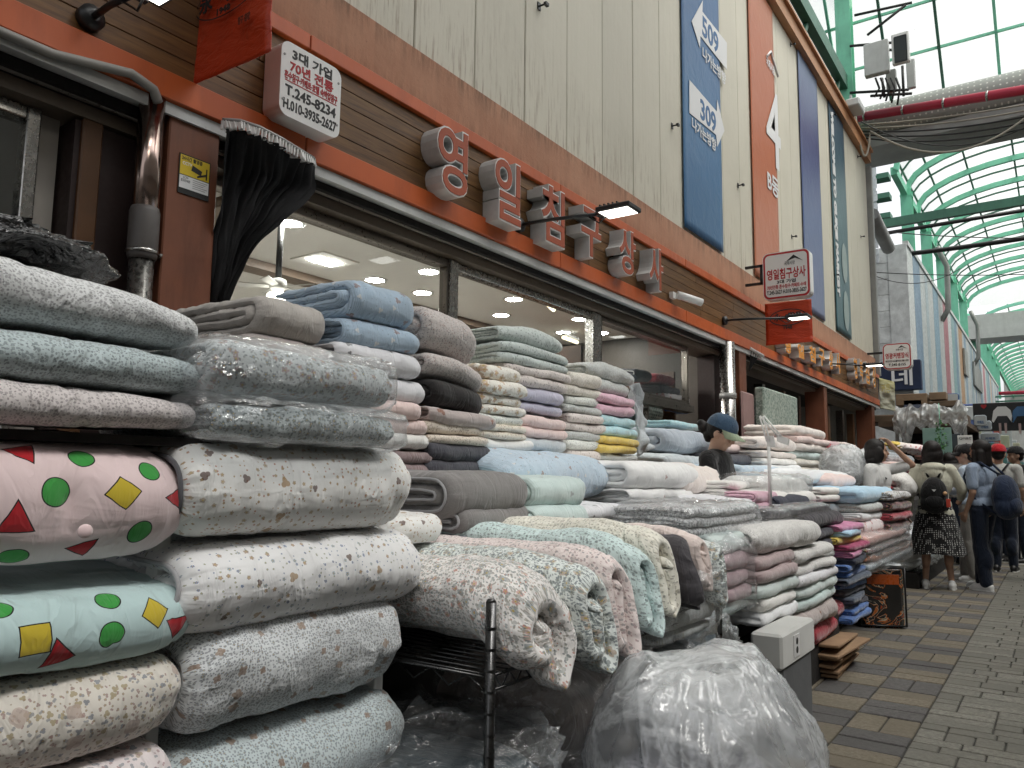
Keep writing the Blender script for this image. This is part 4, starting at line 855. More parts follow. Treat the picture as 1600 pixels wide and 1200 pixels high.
def ptext(body, x0, x1, y, hpx, mat, par, off=.004, X=xt + .0012):
    a = pp(x0, y, X); b_ = pp(x1, y, X); m_ = pp((x0 + x1) / 2, y, X); hh = pp((x0 + x1) / 2, y - hpx / 2, X).z - pp((x0 + x1) / 2, y + hpx / 2, X).z
    return txt(body, b_.y - a.y, hh, (X, (a.y + b_.y) / 2, m_.z), Y_, Z_, mat, par, off)
ink_b = plain('blue_ink', (.05, .14, .30), .6, 0, 0, 1, 0)
ptext('509', 260, 326, 146, 84, ink_b, t, .02); ptext('나가는방향', 262, 356, 275, 52, ink_w, t, .006)
ptext('309', 252, 316, 484, 84, ink_b, t, .02); ptext('나가는방향', 218, 316, 560, 52, ink_w, t, .006)
t, y0, y1 = vbanner(1187, 1227, 8.0, 3.80, m_orb, 'orange banner with a tall white number 4', 2)
ptext('4', 527, 584, 530, 310, ink_w, t, .018); ptext('B동', 532, 577, 770, 80, ink_w, t, .015)
ptext('국제시장', 527, 560, 275, 38, ink_w, t, .003); MB().tube([pp(528, 235), pp(545, 215), pp(552, 245), pp(575, 320)], .018, 6).build('brush_mark', ink_w, t)
vbanner(1267, 1297, onX(1267, 108, xb).z, 3.82, m_pur, 'indigo and slate blue banner between the orange one and the dark teal one', 3)
t, y0, y1 = vbanner(1315, 1338, onX(1315, 190, xb).z, 3.82, m_teal, 'dark teal banner reading WELCOME TO GUKJE MARKET downwards', 4)
zc1, zc2 = onX(1320, 205, xt).z, onX(1320, 470, xt).z
ob('lettering', fit_text('WELCOME TO GUKJE MARKET', zc1 - zc2, .26, (xt, YX(1319.5, xt), (zc1 + zc2) / 2), (0, 0, -1), (0, 1, 0), .002, .02), ink_w, t)
for zz in (4.3, 5.2): MB().prism([(xt, YX(1331, xt) + .22 * math.cos(i * .524), zz + .38 * math.sin(i * .524)) for i in range(12)], (.003, 0, 0)).build('oval_mark', plain('grey_green_print', (.30, .37, .36), .6), t)

# perpendicular signs facing down the street
def perp(px0, px1, py0, py1, Y, name, lab, border, th=.14, r=.07):
    a = onY(px0, (py0 + py1) / 2, Y); b_ = onY(px1, (py0 + py1) / 2, Y); pc = (px0 + px1) / 2; zt_, zb_ = onY(pc, py0, Y).z, onY(pc, py1, Y).z
    c = Vector(((a.x + b_.x) / 2, Y, (zt_ + zb_) / 2)); w, h = b_.x - a.x, zt_ - zb_; t = thing(name, lab, 'sign', tuple(c))
    plate('sign_box', m_white, c + Y_ * th, X_, Z_, w, h, r, th, t); plate('red_border' if border is ink_r else 'blue_border', border, c, X_, Z_, w * .97, h * .97, r * .9, .002, t); plate('white_face', m_white, c - Y_ * .002, X_, Z_, w * .89, h * .89, r * .7, .002, t)
    return t, c - Y_ * .005, w, h
t, c, w, h = perp(1192, 1266, 392, 466, 9.2, 'hanging_sign', 'white sign with red border, red lettering and phone numbers, above the orange flag', ink_r)
txt('국제시장', w * .22, h * .08, c + Z_ * h * .235 + X_ * w * .08, X_, Z_, ink_k, t); MB().prism([c + X_ * (w * q) + Z_ * (h * r_) for q, r_ in ((.02, .28), (.17, .40), (.36, .25), (.20, .33))], -Y_ * .002).build('roof_mark', ink_k, t)
txt('영일침구상사', w * .82, h * .23, c + Z_ * h * .03, X_, Z_, ink_r, t, .012); txt('3대 가업', w * .4, h * .08, c - Z_ * h * .14, X_, Z_, ink_k, t, .002)
txt('70년전통 혼수침구·카페트·수예', w * .82, h * .09, c - Z_ * h * .24, X_, Z_, ink_r, t, .001); txt('T.245-2627 H.010-3855-3627', w * .84, h * .085, c - Z_ * h * .35, X_, Z_, ink_k, t, .001)
fx = c.x - w / 2
MB().beam((-3.0, 9.25, c.z + h * .28), (fx + .02, 9.25, c.z + h * .28), .03, .03).beam((-3.0, 9.25, c.z - h * .1), (fx + .02, 9.25, c.z - h * .1), .03, .03).beam((fx - .03, 9.25, c.z - h * .12), (fx - .03, 9.25, c.z + h * .3), .03, .03).build('bracket', m_black, t)
m_flag = vinyl('red_orange_flag', [(0, (.50, .045, .012)), (1, (.46, .05, .015))], .35)
def flag(px0, px1, py0, py1, Y, lab, big):
    a = onY(px0, (py0 + py1) / 2, Y); b_ = onY(px1, (py0 + py1) / 2, Y); pc = (px0 + px1) / 2; zt_, zb_ = onY(pc, py0, Y).z, onY(pc, py1, Y).z
    t = thing('flag', lab, 'flag', ((a.x + b_.x) / 2, Y, zb_)); fabric_banner('flag_cloth', m_flag, (a.x, Y, zb_), (b_.x, Y, zb_), (a.x, Y, zt_), (b_.x, Y, zt_), t, amp=.012, seed=big)
    return t, Vector(((a.x + b_.x) / 2, Y, (zt_ + zb_) / 2)), b_.x - a.x, zt_ - zb_
def ellipse_ring(c, w, h, th, m, par):
    b = MB(); n = 36; vs = []
    for i in range(n):
        q = 2 * math.pi * i / n; vs += [c + X_ * (w * math.cos(q)) + Z_ * (h * math.sin(q)), c + X_ * ((w - th) * math.cos(q)) + Z_ * ((h - th) * math.sin(q))]
    b.add(vs, [(2 * i, 2 * ((i + 1) % n), 2 * ((i + 1) % n) + 1, 2 * i + 1) for i in range(n)]); return b.build('oval_mark', m, par)
t, c, w, h = flag(1196, 1269, 471, 537, 9.15, 'small orange flag with a black oval mark hanging under the white sign with red border', 1)
ellipse_ring(c - Y_ * .02 - Z_ * h * -.12, w * .40, h * .2, .012, ink_k, t); txt('永一寢具', w * .6, h * .2, c - Y_ * .022 + Z_ * h * .14, X_, Z_, ink_k, t, .006); txt('1948', w * .18, h * .09, c - Y_ * .022 - Z_ * h * .12, X_, Z_, ink_k, t, .003)
t, c, w, h = flag(289, 426, -150, 108, 1.84, 'large orange flag with 1948 in an oval mark, hanging at the top left', 2)
cz = onY(358, 5, 1.84); ellipse_ring(Vector((cz.x, 1.83, cz.z + .03)), w * .36, .085, .006, ink_k, t); txt('永一寢具', w * .62, .095, (cz.x, 1.826, cz.z + .045), X_, Z_, ink_k, t, .004); q = onY(357, 19, 1.84); txt('1948', .09, .03, (q.x, 1.815, q.z), X_, Z_, ink_k, t, .003)
q = onY(389, 33, 1.84); txt('침구 침장', .08, .035, (q.x, 1.815, q.z), X_, Z_, plain('faded_ink', (.14, .03, .015), .6), t, .001)
MB().tube([(-3.0, 1.86, c.z + h / 2), (-2.2, 1.86, c.z + h / 2)], .012, 8).build('flag_rod', m_black, t)
t, c, w, h = perp(1379, 1424, 536, 577, 16.6, 'hanging_sign', 'white sign with red border and red lettering over the dark navy board', ink_r, .2, .1)
txt('국제시장', w * .25, h * .08, c + Z_ * h * .24 + X_ * w * .1, X_, Z_, ink_k, t); MB().prism([c + X_ * (w * q) + Z_ * (h * r_) for q, r_ in ((.04, .29), (.17, .40), (.36, .27), (.20, .34))], -Y_ * .002).build('roof_mark', ink_k, t)
txt('영광커텐장식', w * .80, h * .22, c + Z_ * h * .02, X_, Z_, ink_r, t, .015); txt('벽지카펫 우드블라인드 롤스크린', w * .8, h * .08, c - Z_ * h * .18, X_, Z_, ink_k, t, .001); txt('T.245-8155', w * .6, h * .1, c - Z_ * h * .32, X_, Z_, ink_k, t, .004)
fx = c.x - w / 2; MB().beam((-3.0, 16.7, c.z + .1), (fx + .02, 16.7, c.z + .1), .04, .04).build('bracket', m_black, t)
m_navy = plain('navy_board', (.012, .022, .06), .5)
a = onY(1360, 612, 22.6); b_ = onY(1438, 561, 22.6); t = thing('navy_signboard', 'dark navy signboard with a thick white character on the white siding wall', 'sign', ((a.x + b_.x) / 2, 22.6, a.z)); MB().bbox(a.x, b_.x, 22.6, 22.85, a.z, b_.z, .02).build('board', m_navy, t)
q = onY(1409, 587, 22.58); txt('데', .5, .52, (q.x, 22.595, q.z), X_, Z_, ink_w, t, .05, .01)
m_cr = vinyl('cream_yellow_flag', [(0, (.42, .42, .33)), (.5, (.46, .46, .38)), (1, (.42, .40, .18))])
a = onY(1373, 590, 15.8); b_ = onY(1398, 642, 15.8); t = thing('cloth_sign', 'limp cream cloth sign with a yellow edge hanging beneath the amber letters', 'sign', tuple(b_)); fabric_banner('cloth', m_cr, (a.x, 15.8, b_.z + .06), (b_.x, 15.9, b_.z), (a.x, 15.8, a.z), (b_.x, 15.9, a.z - .08), t, amp=.03, seed=5)
txt('커튼', (b_.x - a.x) * .6, .16, ((a.x + b_.x) / 2, 15.74, (a.z + b_.z) / 2 + .1), X_, Z_, plain('ochre_ink', (.50, .42, .10), .6), t, .004)
# CCTV notice on the pillar
xp = -2.996; a = onX(279, 270, xp); b_ = onX(327, 290, xp); zt_, zb_ = ZX(303, 246, xp), ZX(303, 308, xp); w, h = b_.y - a.y, zt_ - zb_; c = Vector((xp, (a.y + b_.y) / 2, (zt_ + zb_) / 2))
t = thing('cctv_notice', 'yellow and white camera notice stuck on the orange pillar', 'notice', tuple(c)); MB().box(xp - .002, xp + .001, c.y - w / 2, c.y + w / 2, c.z - h / 2, c.z + h / 2).build('black_backing', ink_k, t)
MB().box(xp + .001, xp + .002, c.y - w * .47, c.y + w * .47, c.z - h * .02, c.z + h * .47).build('yellow_field', plain('notice_yellow', (.62, .45, .02), .5), t); MB().box(xp + .001, xp + .002, c.y - w * .47, c.y + w * .47, c.z - h * .36, c.z - h * .04).build('white_field', ink_w, t)
cc = c + X_ * .0022
txt('24시간 촬영중', w * .66, h * .11, cc + Z_ * h * .40 - Y_ * w * .1, Y_, Z_, ink_k, t, .001, .0005); txt('CCTV', w * .3, h * .08, cc + Z_ * h * .27 - Y_ * w * .25, Y_, Z_, ink_w, t, .001, .0005); txt('CCTV\n설치안내문', w * .3, h * .14, cc - Z_ * h * .13 - Y_ * w * .28, Y_, Z_, ink_k, t, .0, .0005)
for k in range(5): MB().box(xp + .0022, xp + .0027, c.y - w * .05, c.y + w * (.42 - .06 * (k % 3)), c.z - h * (.10 + .05 * k), c.z - h * (.085 + .05 * k)).build('small_print', m_grey, t)
MB().prism([cc + Y_ * (w * u) + Z_ * (h * v) for u, v in ((-.12, .14), (.2, .08), (.23, .2), (-.08, .28))][::1], (.0008, 0, 0)).prism([cc + Y_ * (w * u) + Z_ * (h * v) for u, v in ((.08, .0), (.38, .12), (.38, .17), (.08, .05))], (.0008, 0, 0)).prism([cc + Y_ * (w * u) + Z_ * (h * v) for u, v in ((.36, .02), (.40, .02), (.40, .3), (.36, .3))], (.0008, 0, 0)).build('camera_mark', ink_k, t)
# ================================================================ arm lamps
def arm_lamp(bp, hp, hw, lab, X0=-2.97, n=8):
    b0 = onX(*bp, X0); e = onY(*hp, b0.y); e2 = Vector((e.x, b0.y, e.z)); t = thing('arm_lamp', lab, 'lamp', tuple(b0), 'flood lamps on arms along the fascia')
    MB().tube([b0 - X_ * .02, b0 + X_ * .015, b0 + X_ * .03], [.05, .05, .02], 16).build('wall_plate', m_black, t)
    MB().tube([b0 + X_ * .02, b0 + X_ * .08, b0.lerp(e2, .4) + Z_ * .01, e2], .013, 8).build('arm', m_black, t)
    c = e2 + X_ * (hw * .5); b = MB(); b.bbox(c.x - hw * .5, c.x + hw * .5, c.y - .09, c.y + .09, c.z - .015, c.z + .018, .006); b.box(c.x - hw * .6, c.x - hw * .45, c.y - .04, c.y + .04, c.z - .02, c.z + .035)
    for k in range(5): b.box(c.x - hw * .4 + k * .03, c.x - hw * .4 + k * .03 + .008, c.y - .08, c.y + .08, c.z + .018, c.z + .032)
    h_ = b.build('lamp_head', m_black, t); MB().box(c.x - hw * .42, c.x + hw * .42, c.y - .075, c.y + .075, c.z - .017, c.z - .0155).build('lit_panel', E_flood, h_)
    MB().tube([e2 + Vector((-.1, 0, 0)), e2 + Vector((-.03, .02, -.05)), e2 + Vector((.03, .01, -.02))], .005, 6).build('lamp_wire', m_cableb, t)
arm_lamp((812, 352), (940, 334), .24, 'arm lamp crossing the large orange letters')
arm_lamp((1133, 501), (1232, 497), .22, 'arm lamp whose head is in front of the small orange flag')
arm_lamp((1288, 569), (1352, 571), .26, 'arm lamp among the amber letters near the far corner')
arm_lamp((142, 28), (215, -12), .2, 'arm lamp with a round base at the top left corner')
p = onX(1052, 462, -2.96); t = thing('security_camera', 'white security camera under the timber fascia right of the large letters', 'camera', tuple(p))
MB().box(p.x - .02, p.x + .02, p.y - .05, p.y + .03, p.z - .03, p.z + .03).build('mount', m_white, t); MB().tube([p + Vector((.03, .02, .01)), p + Vector((.12, .12, -.02)), p + Vector((.2, .22, -.05))], .038, 12).build('barrel', m_white, t); MB().tube([p + Vector((.2, .22, -.05)), p + Vector((.203, .223, -.051))], .03, 12).build('lens', m_black, t)
p = onX(1020, 448, -2.96); o = MB().bbox(p.x, p.x + .05, p.y - .06, p.y + .06, p.z - .03, p.z + .03, .01).build('junction_box', m_white); tag(o, 'small white junction box beside the security camera', 'box')
# floodlight at the roof corner
p = onX(1330, 168, -2.9); o = MB().bbox(-2.95, -2.7, p.y - .3, p.y + .25, p.z - .1, p.z + .05, .02).beam((-2.9, p.y, p.z + .05), (-2.9, p.y, p.z + .25), .04, .04).build('corner_floodlight', m_lgrey); tag(o, 'pale grey box lamp on the roof corner at the end of the pale cable', 'lamp')
# ================================================================ drainpipes, conduit, curtain
t = thing('drainpipe', 'shiny stainless downpipe left of the orange pillar with a clamped joint', 'pipe', (-2.97, 1.53, 0))
ym = YX(205, -3.0); MB().tube([(-3.02, ym, 0), (-3.02, ym, 2.13)], .048, 20).build('lower_pipe', m_steel, t); MB().tube([(-3.02, ym, 2.13), (-3.02, ym, 2.76)], .052, 20).build('upper_pipe', plain('copper_reflection_steel', (.40, .30, .26), .18, 1., .35, 3, .05), t)  # copper reflection is put into the upper pipe's steel colour
MB().tube([(-3.02, ym, 2.06), (-3.02, ym, 2.08), (-3.02, ym, 2.26), (-3.02, ym, 2.28)], [.053, .059, .059, .053], 20).build('sleeve', plain('dull_tape', (.10, .09, .085), .5), t); MB().tube([(-3.02, ym, 2.085), (-3.02, ym, 2.10)], .063, 20).tube([(-2.98, ym + .06, 2.09), (-3.05, 1.76, 2.08)], .006, 6).build('clamp', m_steel, t)
t = thing('drainpipe', 'stainless downpipe behind the person in the blue cap, by the second pillar', 'pipe', (-3.0, 8.6, 0)); y2 = YX(1139, -3.0); MB().tube([(-3.0, y2, 0), (-3.0, y2, 2.74)], .085, 18).build('pipe', m_steel, t); MB().tube([(-3.0, y2, 2.1), (-3.0, y2, 2.16)], .095, 18).build('clamp', m_grey, t)
cable('conduit', 'grey ribbed conduit under the orange trim, bending down at the drainpipe', [Vector((-2.97, -2.3, 2.735)), Vector((-2.97, 1.25, 2.735)), onX(205, 115, -2.94), onX(240, 140, -2.94), onX(247, 160, -2.96)], .02, plain('grey_conduit', (.28, .27, .25), .6), 0, 3, 'conduit')
cu = thing('black_curtain', 'gathered black curtain beside the orange pillar, hung from a rail of white hooks', 'curtain', tuple(onX(400, 300, -2.9)))
rail = [onX(*q) for q in ((348, 192, -2.93), (375, 194, -2.86), (405, 204, -2.80), (440, 222, -2.80), (470, 240, -2.88), (490, 252, -2.97))]
def along(P, t_):
    f = t_ * (len(P) - 1); i = min(int(f), len(P) - 2); return P[i].lerp(P[i + 1], f - i)
rt = [onX(*q) for q in ((484, 262, -2.95), (486, 298, -2.97), (446, 330, -2.99), (410, 375, -3.0), (386, 425, -3.02), (355, 480, -3.04), (340, 640, -3.06))]
lf = [onX(*q) for q in ((352, 200, -2.93), (342, 250, -2.96), (338, 300, -2.98), (333, 360, -2.99), (328, 420, -3.0), (324, 475, -3.02), (322, 640, -3.05))]
n1, n2 = 90, 40; vs = []
for i in range(n2):
    tt = i / (n2 - 1)
    for k in range(n1):
        s_ = k / (n1 - 1); l = along(lf, tt); r_ = along(rt, tt); top = along(rail, s_) - Z_ * .03; p = l.lerp(r_, s_); wgt = max(0, 1 - tt * 6); p = p.lerp(top, wgt)
        nz = fnoise(np.array([[s_ * 16 + 2, tt * 2.0, 3.3], [s_ * 5, tt * 3.0, 9.3]])); p = p + X_ * (.012 * math.sin(s_ * 75 + 3 * tt) * (1 - .7 * tt) + .035 * float(nz[0]) + .05 * float(nz[1])) - Z_ * (.02 * float(nz[1])); vs.append(p)
b = MB(); b.add(vs, [(i * n1 + k, i * n1 + k + 1, (i + 1) * n1 + k + 1, (i + 1) * n1 + k) for i in range(n2 - 1) for k in range(n1 - 1)], True)
b.build('cloth', plain('black_cloth', (.010, .010, .011), .9, 0, .3, 3, .3, 200, .001), cu)
MB().tube([along(rail, i / 20) + Z_ * .015 for i in range(21)], .009, 6).build('rail', m_grey, cu)
hk = MB().bbox(-.009, .009, -.0045, .0045, -.042, 0, .002).mesh('hook'); hk.materials.append(m_white)
for i in range(34):
    p = along(rail, i / 33); o = bpy.data.objects.new('hook', hk); C.objects.link(o); o.parent = cu; o.location = p - cu.location + Z_ * .012; o.rotation_euler = (0, rg.uniform(-.4, .2), rg.uniform(-.5, .5))
t = thing('black_curtain', 'small gathered black curtain beyond the second orange pillar', 'curtain', (-3, 9.4, 2.3))
vs = [onX(px_, py_, -3.0 + .02 * (k % 2)) for k in range(9) for px_, py_ in ((1172 + k * 2, 545 + k * 1.2), (1171 + k * 1.2, 580 - k * 2))]
MB().add(vs, [(2 * k, 2 * k + 2, 2 * k + 3, 2 * k + 1) for k in range(8)], True).build('cloth', _mc['black_cloth'], t); MB().tube([onX(1171, 544, -2.97), onX(1192, 556, -2.97)], .02, 8).build('rail', m_lgrey, t)
# ================================================================ fabrics (palettes in linear colour)
GR = [(.22, .24, .24), (.30, .31, .32), (.16, .19, .19)]
f_leo_w = fabric('leopard_grey_on_white', (.62, .63, .63), [(75, .36, 2, .35, .8, [(.30, .30, .31), (.38, .38, .39)], 1), (110, .3, 2, .4, .6, [(.30, .30, .31)], 2, .7)])
f_leo_b = fabric('leopard_grey_on_bluegreen', (.43, .50, .51), [(75, .40, 2, .35, .8, [(.17, .20, .21), (.24, .28, .29)], 3), (110, .3, 2, .4, .6, [(.22, .25, .26)], 4, .7)])
f_leo_p = fabric('leopard_grey_on_pinkish', (.57, .53, .52), [(75, .36, 2, .35, .8, [(.27, .24, .24), (.34, .31, .31)], 5), (110, .3, 2, .4, .6, [(.34, .31, .31)], 6, .7)])
GRN, YEL, RED = (.05, .33, .06), (.60, .46, .04), (.46, .012, .02)
f_lflow_r = fabric('red_and_grey_flowers', (.70, .68, .66), [(24, .40, 5, .35, .45, [(.56, .20, .15), (.62, .36, .30), (.34, .37, .38)], 1), (34, .40, 2, .78, .75, [(.26, .29, .29), (.34, .37, .35), (.38, .38, .36)], 2), (60, .36, 2, .7, .75, [(.20, .22, .22), (.36, .33, .28)], 3), (75, .28, 5, .3, .35, [(.50, .20, .16), (.3, .32, .3)], 4)], wr=1.)
f_lflow_g = fabric('grey_flowers_on_mint_white', (.66, .70, .68), [(26, .44, 5, .35, .55, [(.30, .34, .35), (.42, .44, .40), (.52, .40, .30)], 5), (40, .42, 2, .75, .85, [(.15, .19, .20), (.24, .28, .28)], 6), (62, .36, 2, .7, .75, [(.20, .24, .25)], 7)], wr=1.3)
f_lpink = fabric('small_grey_print_on_pale_pink', (.74, .62, .60), [(42, .36, 2, .5, .7, [(.42, .30, .30), (.35, .32, .32)], 1), (60, .22, 3, .4, .5, [(.52, .34, .34)], 2)], wr=1.3)
f_lmint = fabric('small_grey_print_on_mint', (.56, .68, .67), [(42, .36, 2, .5, .7, [(.30, .38, .38), (.22, .28, .28)], 3), (60, .22, 3, .4, .5, [(.30, .37, .37)], 4)], wr=1.3)
f_lcream = fabric('small_grey_print_on_cream', (.70, .68, .60), [(42, .34, 2, .5, .7, [(.38, .36, .31), (.46, .42, .34)], 5), (60, .22, 3, .4, .5, [(.40, .38, .33)], 6)], wr=1.3)
f_bear_g = fabric('grey_leopard_with_tiny_tan_bears', (.60, .62, .63), [(95, .38, 2, .3, .88, [(.20, .22, .24), (.28, .30, .32)], 1), (60, .30, 5, .3, .45, [(.26, .28, .30)], 2), (17, .20, 4, .35, .5, [(.28, .18, .12), (.34, .24, .17)], 3)])
f_bear_t = fabric('grey_leopard_on_pale_teal', (.50, .56, .57), [(95, .38, 2, .3, .88, [(.18, .21, .23), (.25, .29, .31)], 4), (60, .30, 5, .3, .45, [(.24, .27, .29)], 5), (17, .20, 4, .35, .45, [(.28, .18, .12)], 6)])
f_paw = fabric('tan_flowers_on_white', (.72, .71, .68), [(28, .22, 5, .35, .45, [(.36, .22, .09), (.45, .33, .20), (.50, .40, .30)], 1), (45, .18, 5, .3, .35, [(.42, .28, .13), (.46, .20, .14)], 2), (10, .13, 3, .4, .55, [(.10, .035, .02), (.45, .28, .12)], 3)])
f_bluef = fabric('blue_flowers_on_white', (.70, .72, .71), [(28, .22, 5, .35, .45, [(.06, .13, .32), (.12, .20, .38), (.28, .36, .42), (.38, .25, .16)], 4), (45, .18, 5, .3, .35, [(.10, .18, .36), (.3, .33, .25)], 5), (10, .12, 3, .4, .5, [(.12, .06, .03), (.40, .26, .12)], 6)])
f_animal = fabric('muted_animals_and_flowers_on_cream', (.60, .565, .51), [(30, .26, 3, .45, .6, [(.30, .20, .17), (.20, .22, .26), (.36, .29, .15)], 1), (44, .28, 2, .6, .6, [(.34, .22, .20), (.26, .27, .28)], 2), (55, .2, 5, .3, .5, [(.33, .26, .2)], 3), (9, .13, 4, .2, .35, [(.66, .60, .55), (.48, .38, .33)], 4)])
f_animal_p = fabric('muted_animals_on_pale_pink', (.66, .60, .60), [(24, .36, 3, .45, .6, [(.36, .22, .22), (.20, .24, .32), (.42, .34, .22)], 5), (38, .34, 2, .6, .6, [(.38, .25, .25), (.28, .30, .33)], 6)])
f_melange = fabric('beige_melange', (.44, .41, .38), melange=.55, rough=.95); f_melange2 = fabric('taupe_melange', (.40, .36, .34), melange=.5, rough=.95)
def dots(n, b, cols, sd=1, st=None, **k): return fabric(n, b, [(14, .22, 3, .5, .5, cols, sd), (30, .12, 3, .4, .35, cols, sd + 1)], stripes=st, **k)
f_sky = fabric('light_blue_seersucker_with_small_figures', (.36, .46, .56), [(9, .15, 3, .6, .7, [(.70, .70, .68), (.30, .20, .18)], 1), (30, .10, 3, .3, .3, [(.12, .12, .13)], 2)], stripes=(160, (.30, .40, .50), .4, 1))
f_sky2 = fabric('pale_blue_seersucker_with_small_figures', (.50, .60, .69), [(10, .14, 3, .6, .6, [(.74, .72, .70), (.34, .22, .18)], 3), (24, .10, 3, .3, .4, [(.10, .10, .11)], 4)], stripes=(160, (.42, .53, .62), .4, 1))
f_whgrey = fabric('off_white_with_black_specks', (.62, .62, .64), [(11, .15, 3, .5, .5, [(.08, .08, .08), (.2, .2, .2)], 1)])
f_fern = fabric('taupe_with_dark_sprigs', (.50, .46, .44), [(48, .34, 2, .85, .7, [(.12, .10, .11), (.30, .16, .13), (.25, .23, .23)], 1), (80, .24, 2, .8, .6, [(.18, .15, .15)], 2)])
f_fernd = fabric('dark_slate_with_dots', (.11, .11, .13), [(70, .2, 5, .3, .5, [(.3, .3, .32)], 3)])
f_black = fabric('charcoal_black_cotton', (.028, .026, .026), [(5, .09, 3, .6, .4, [(.35, .22, .10)], 1)], sheen=.15)
f_taupe = fabric('pinkish_taupe_cotton', (.40, .345, .33), [(5, .12, 3, .6, .4, [(.26, .10, .05)], 2)])
f_speck_b = fabric('beige_with_dark_specks', (.62, .55, .47), [(50, .28, 2, .6, .7, [(.22, .14, .10), (.34, .24, .18)], 1)])
f_dgrey = fabric('dark_slate_grey_ribbed', (.075, .075, .088), stripes=(170, (.055, .055, .068), .45, 1), sheen=.2)
f_mauve = fabric('dusty_mauve_ribbed', (.28, .21, .21), stripes=(170, (.23, .17, .17), .45, 1)); f_mauve2 = fabric('dusty_mauve_plain', (.36, .28, .28))
f_navy = fabric('dark_navy_ribbed', (.045, .05, .07), stripes=(170, (.035, .038, .055), .45, 1), sheen=.2)
f_pink = fabric('pale_pink_cotton', (.66, .52, .49)); f_white = fabric('off_white_cotton', (.70, .69, .66)); f_white2 = fabric('cool_white_cotton', (.68, .69, .71))
f_orng = fabric('orange_tan_leaves_on_white', (.72, .68, .62), [(16, .42, 5, .5, .6, [(.58, .36, .20), (.50, .40, .30), (.62, .46, .32)], 1), (40, .2, 2, .5, .5, [(.50, .36, .25)], 2)])
f_peach = fabric('peach_specks_on_cream', (.74, .64, .54), [(40, .3, 2, .6, .7, [(.52, .36, .24), (.56, .42, .32)], 3)]); f_greyp = fabric('grey_green_specks_on_white', (.62, .64, .60), [(45, .3, 2, .6, .7, [(.34, .38, .35), (.28, .3, .3)], 3)])
f_ggreen = fabric('dark_sprigs_on_grey_green', (.45, .50, .48), [(24, .26, 2, .85, .7, [(.14, .18, .18), (.2, .25, .24)], 1)])
f_gpink = fabric('dark_sprigs_on_pinkish_white', (.58, .53, .50), [(24, .26, 2, .85, .7, [(.24, .18, .17), (.3, .25, .24)], 2)])
f_lav = fabric('lavender_with_pale_figures', (.47, .46, .56), [(14, .28, 3, .5, .5, [(.62, .60, .66)], 1)]); f_ltgrey = fabric('light_blue_grey_cotton', (.50, .54, .56), stripes=(120, (.45, .49, .51), .4, 1))
f_floc = fabric('cream_with_fine_grey_flowers', (.62, .59, .53), [(60, .34, 5, .4, .7, [(.40, .37, .32), (.45, .40, .36)], 1)]); f_flog = fabric('grey_fine_flowers', (.44, .46, .45), [(60, .34, 5, .4, .75, [(.25, .27, .27), (.30, .30, .28)], 2)])
f_hot = fabric('bubblegum_pink_fine_flowers', (.60, .38, .46), [(50, .3, 5, .4, .5, [(.58, .42, .44), (.5, .38, .36)], 1)]); f_cyan = fabric('cyan_fine_flowers', (.38, .58, .62), [(50, .3, 5, .4, .5, [(.50, .58, .56), (.46, .50, .47)], 1)]); f_yel = fabric('yellow_fine_flowers', (.62, .46, .10), [(50, .3, 5, .4, .5, [(.55, .48, .28), (.48, .42, .28)], 1)])
f_linen = fabric('grey_linen', (.215, .205, .20), melange=.5, rough=.95, wr=.7); f_mint = fabric('mint_seersucker', (.54, .64, .62), [(7, .16, 3, .6, .35, [(.30, .34, .34)], 1)], stripes=(130, (.47, .58, .56), .4, 1), wr=.8)
f_denim = fabric('navy_linen', (.09, .11, .15), melange=.5); f_emb = fabric('white_cotton_with_tiny_embroidery', (.72, .71, .69), [(5, .12, 3, .7, .4, [(.36, .14, .12), (.25, .2, .2)], 1)], wr=.6)
f_cream = fabric('cream_pink_cotton', (.66, .60, .56), wr=1.2); f_zebra = fabric('grey_and_white_zebra_print', (.60, .60, .60), [(26, .5, 2, .8, .9, [(.10, .10, .11), (.2, .2, .2)], 1), (40, .4, 2, .7, .6, [(.25, .25, .26)], 2)])
f_char = fabric('charcoal_quilted', (.06, .056, .062), wr=1.4, sheen=.2, quilt=60); f_pinkruf = fabric('pale_pink_ruffled', (.72, .60, .56), wr=1.5, quilt=45)
f_mauvep = fabric('dusty_pink_plush', (.46, .33, .35)); f_greenw = fabric('pale_green_grey_cotton', (.50, .57, .55)); f_greywov = fabric('blue_grey_woven', (.20, .24, .27), melange=.4)
f_ldots = fabric('pale_grey_leopard_cotton', (.60, .59, .57), [(60, .34, 2, .4, .7, [(.44, .42, .41)], 1)]); f_redk = fabric('red_knit', (.28, .035, .05), [(30, .3, 2, .7, .5, [(.6, .35, .35)], 1)]); f_redp = fabric('plain_scarlet', (.32, .015, .03))
f_bluek = fabric('royal_blue_cotton', (.06, .13, .33), [(30, .24, 2, .8, .4, [(.4, .45, .5)], 1)]); f_magk = fabric('magenta_cotton', (.32, .05, .12)); f_pinkh = fabric('hot_pink_cotton', (.50, .20, .33))
f_ltblue = fabric('sky_blue_fleece', (.36, .52, .64)); f_rose = fabric('white_with_red_roses', (.68, .62, .62), [(14, .3, 5, .3, .5, [(.5, .08, .12)], 1)]); f_darkfl = fabric('dark_rose_print', (.07, .04, .05), [(22, .44, 5, .3, .7, [(.40, .14, .14), (.5, .25, .25), (.15, .2, .12)], 1)]); f_bwfl = fabric('black_and_white_flower_print', (.50, .50, .50), [(24, .46, 5, .4, .8, [(.04, .04, .05), (.1, .1, .1)], 2)])
f_salm = fabric('salmon_plush', (.55, .30, .26), [(20, .2, 5, .3, .3, [(.3, .12, .12)], 1)]); f_bear_o = fabric('orange_and_brown_plush', (.45, .20, .12), [(20, .4, 5, .3, .5, [(.08, .05, .05), (.5, .4, .35)], 1)])
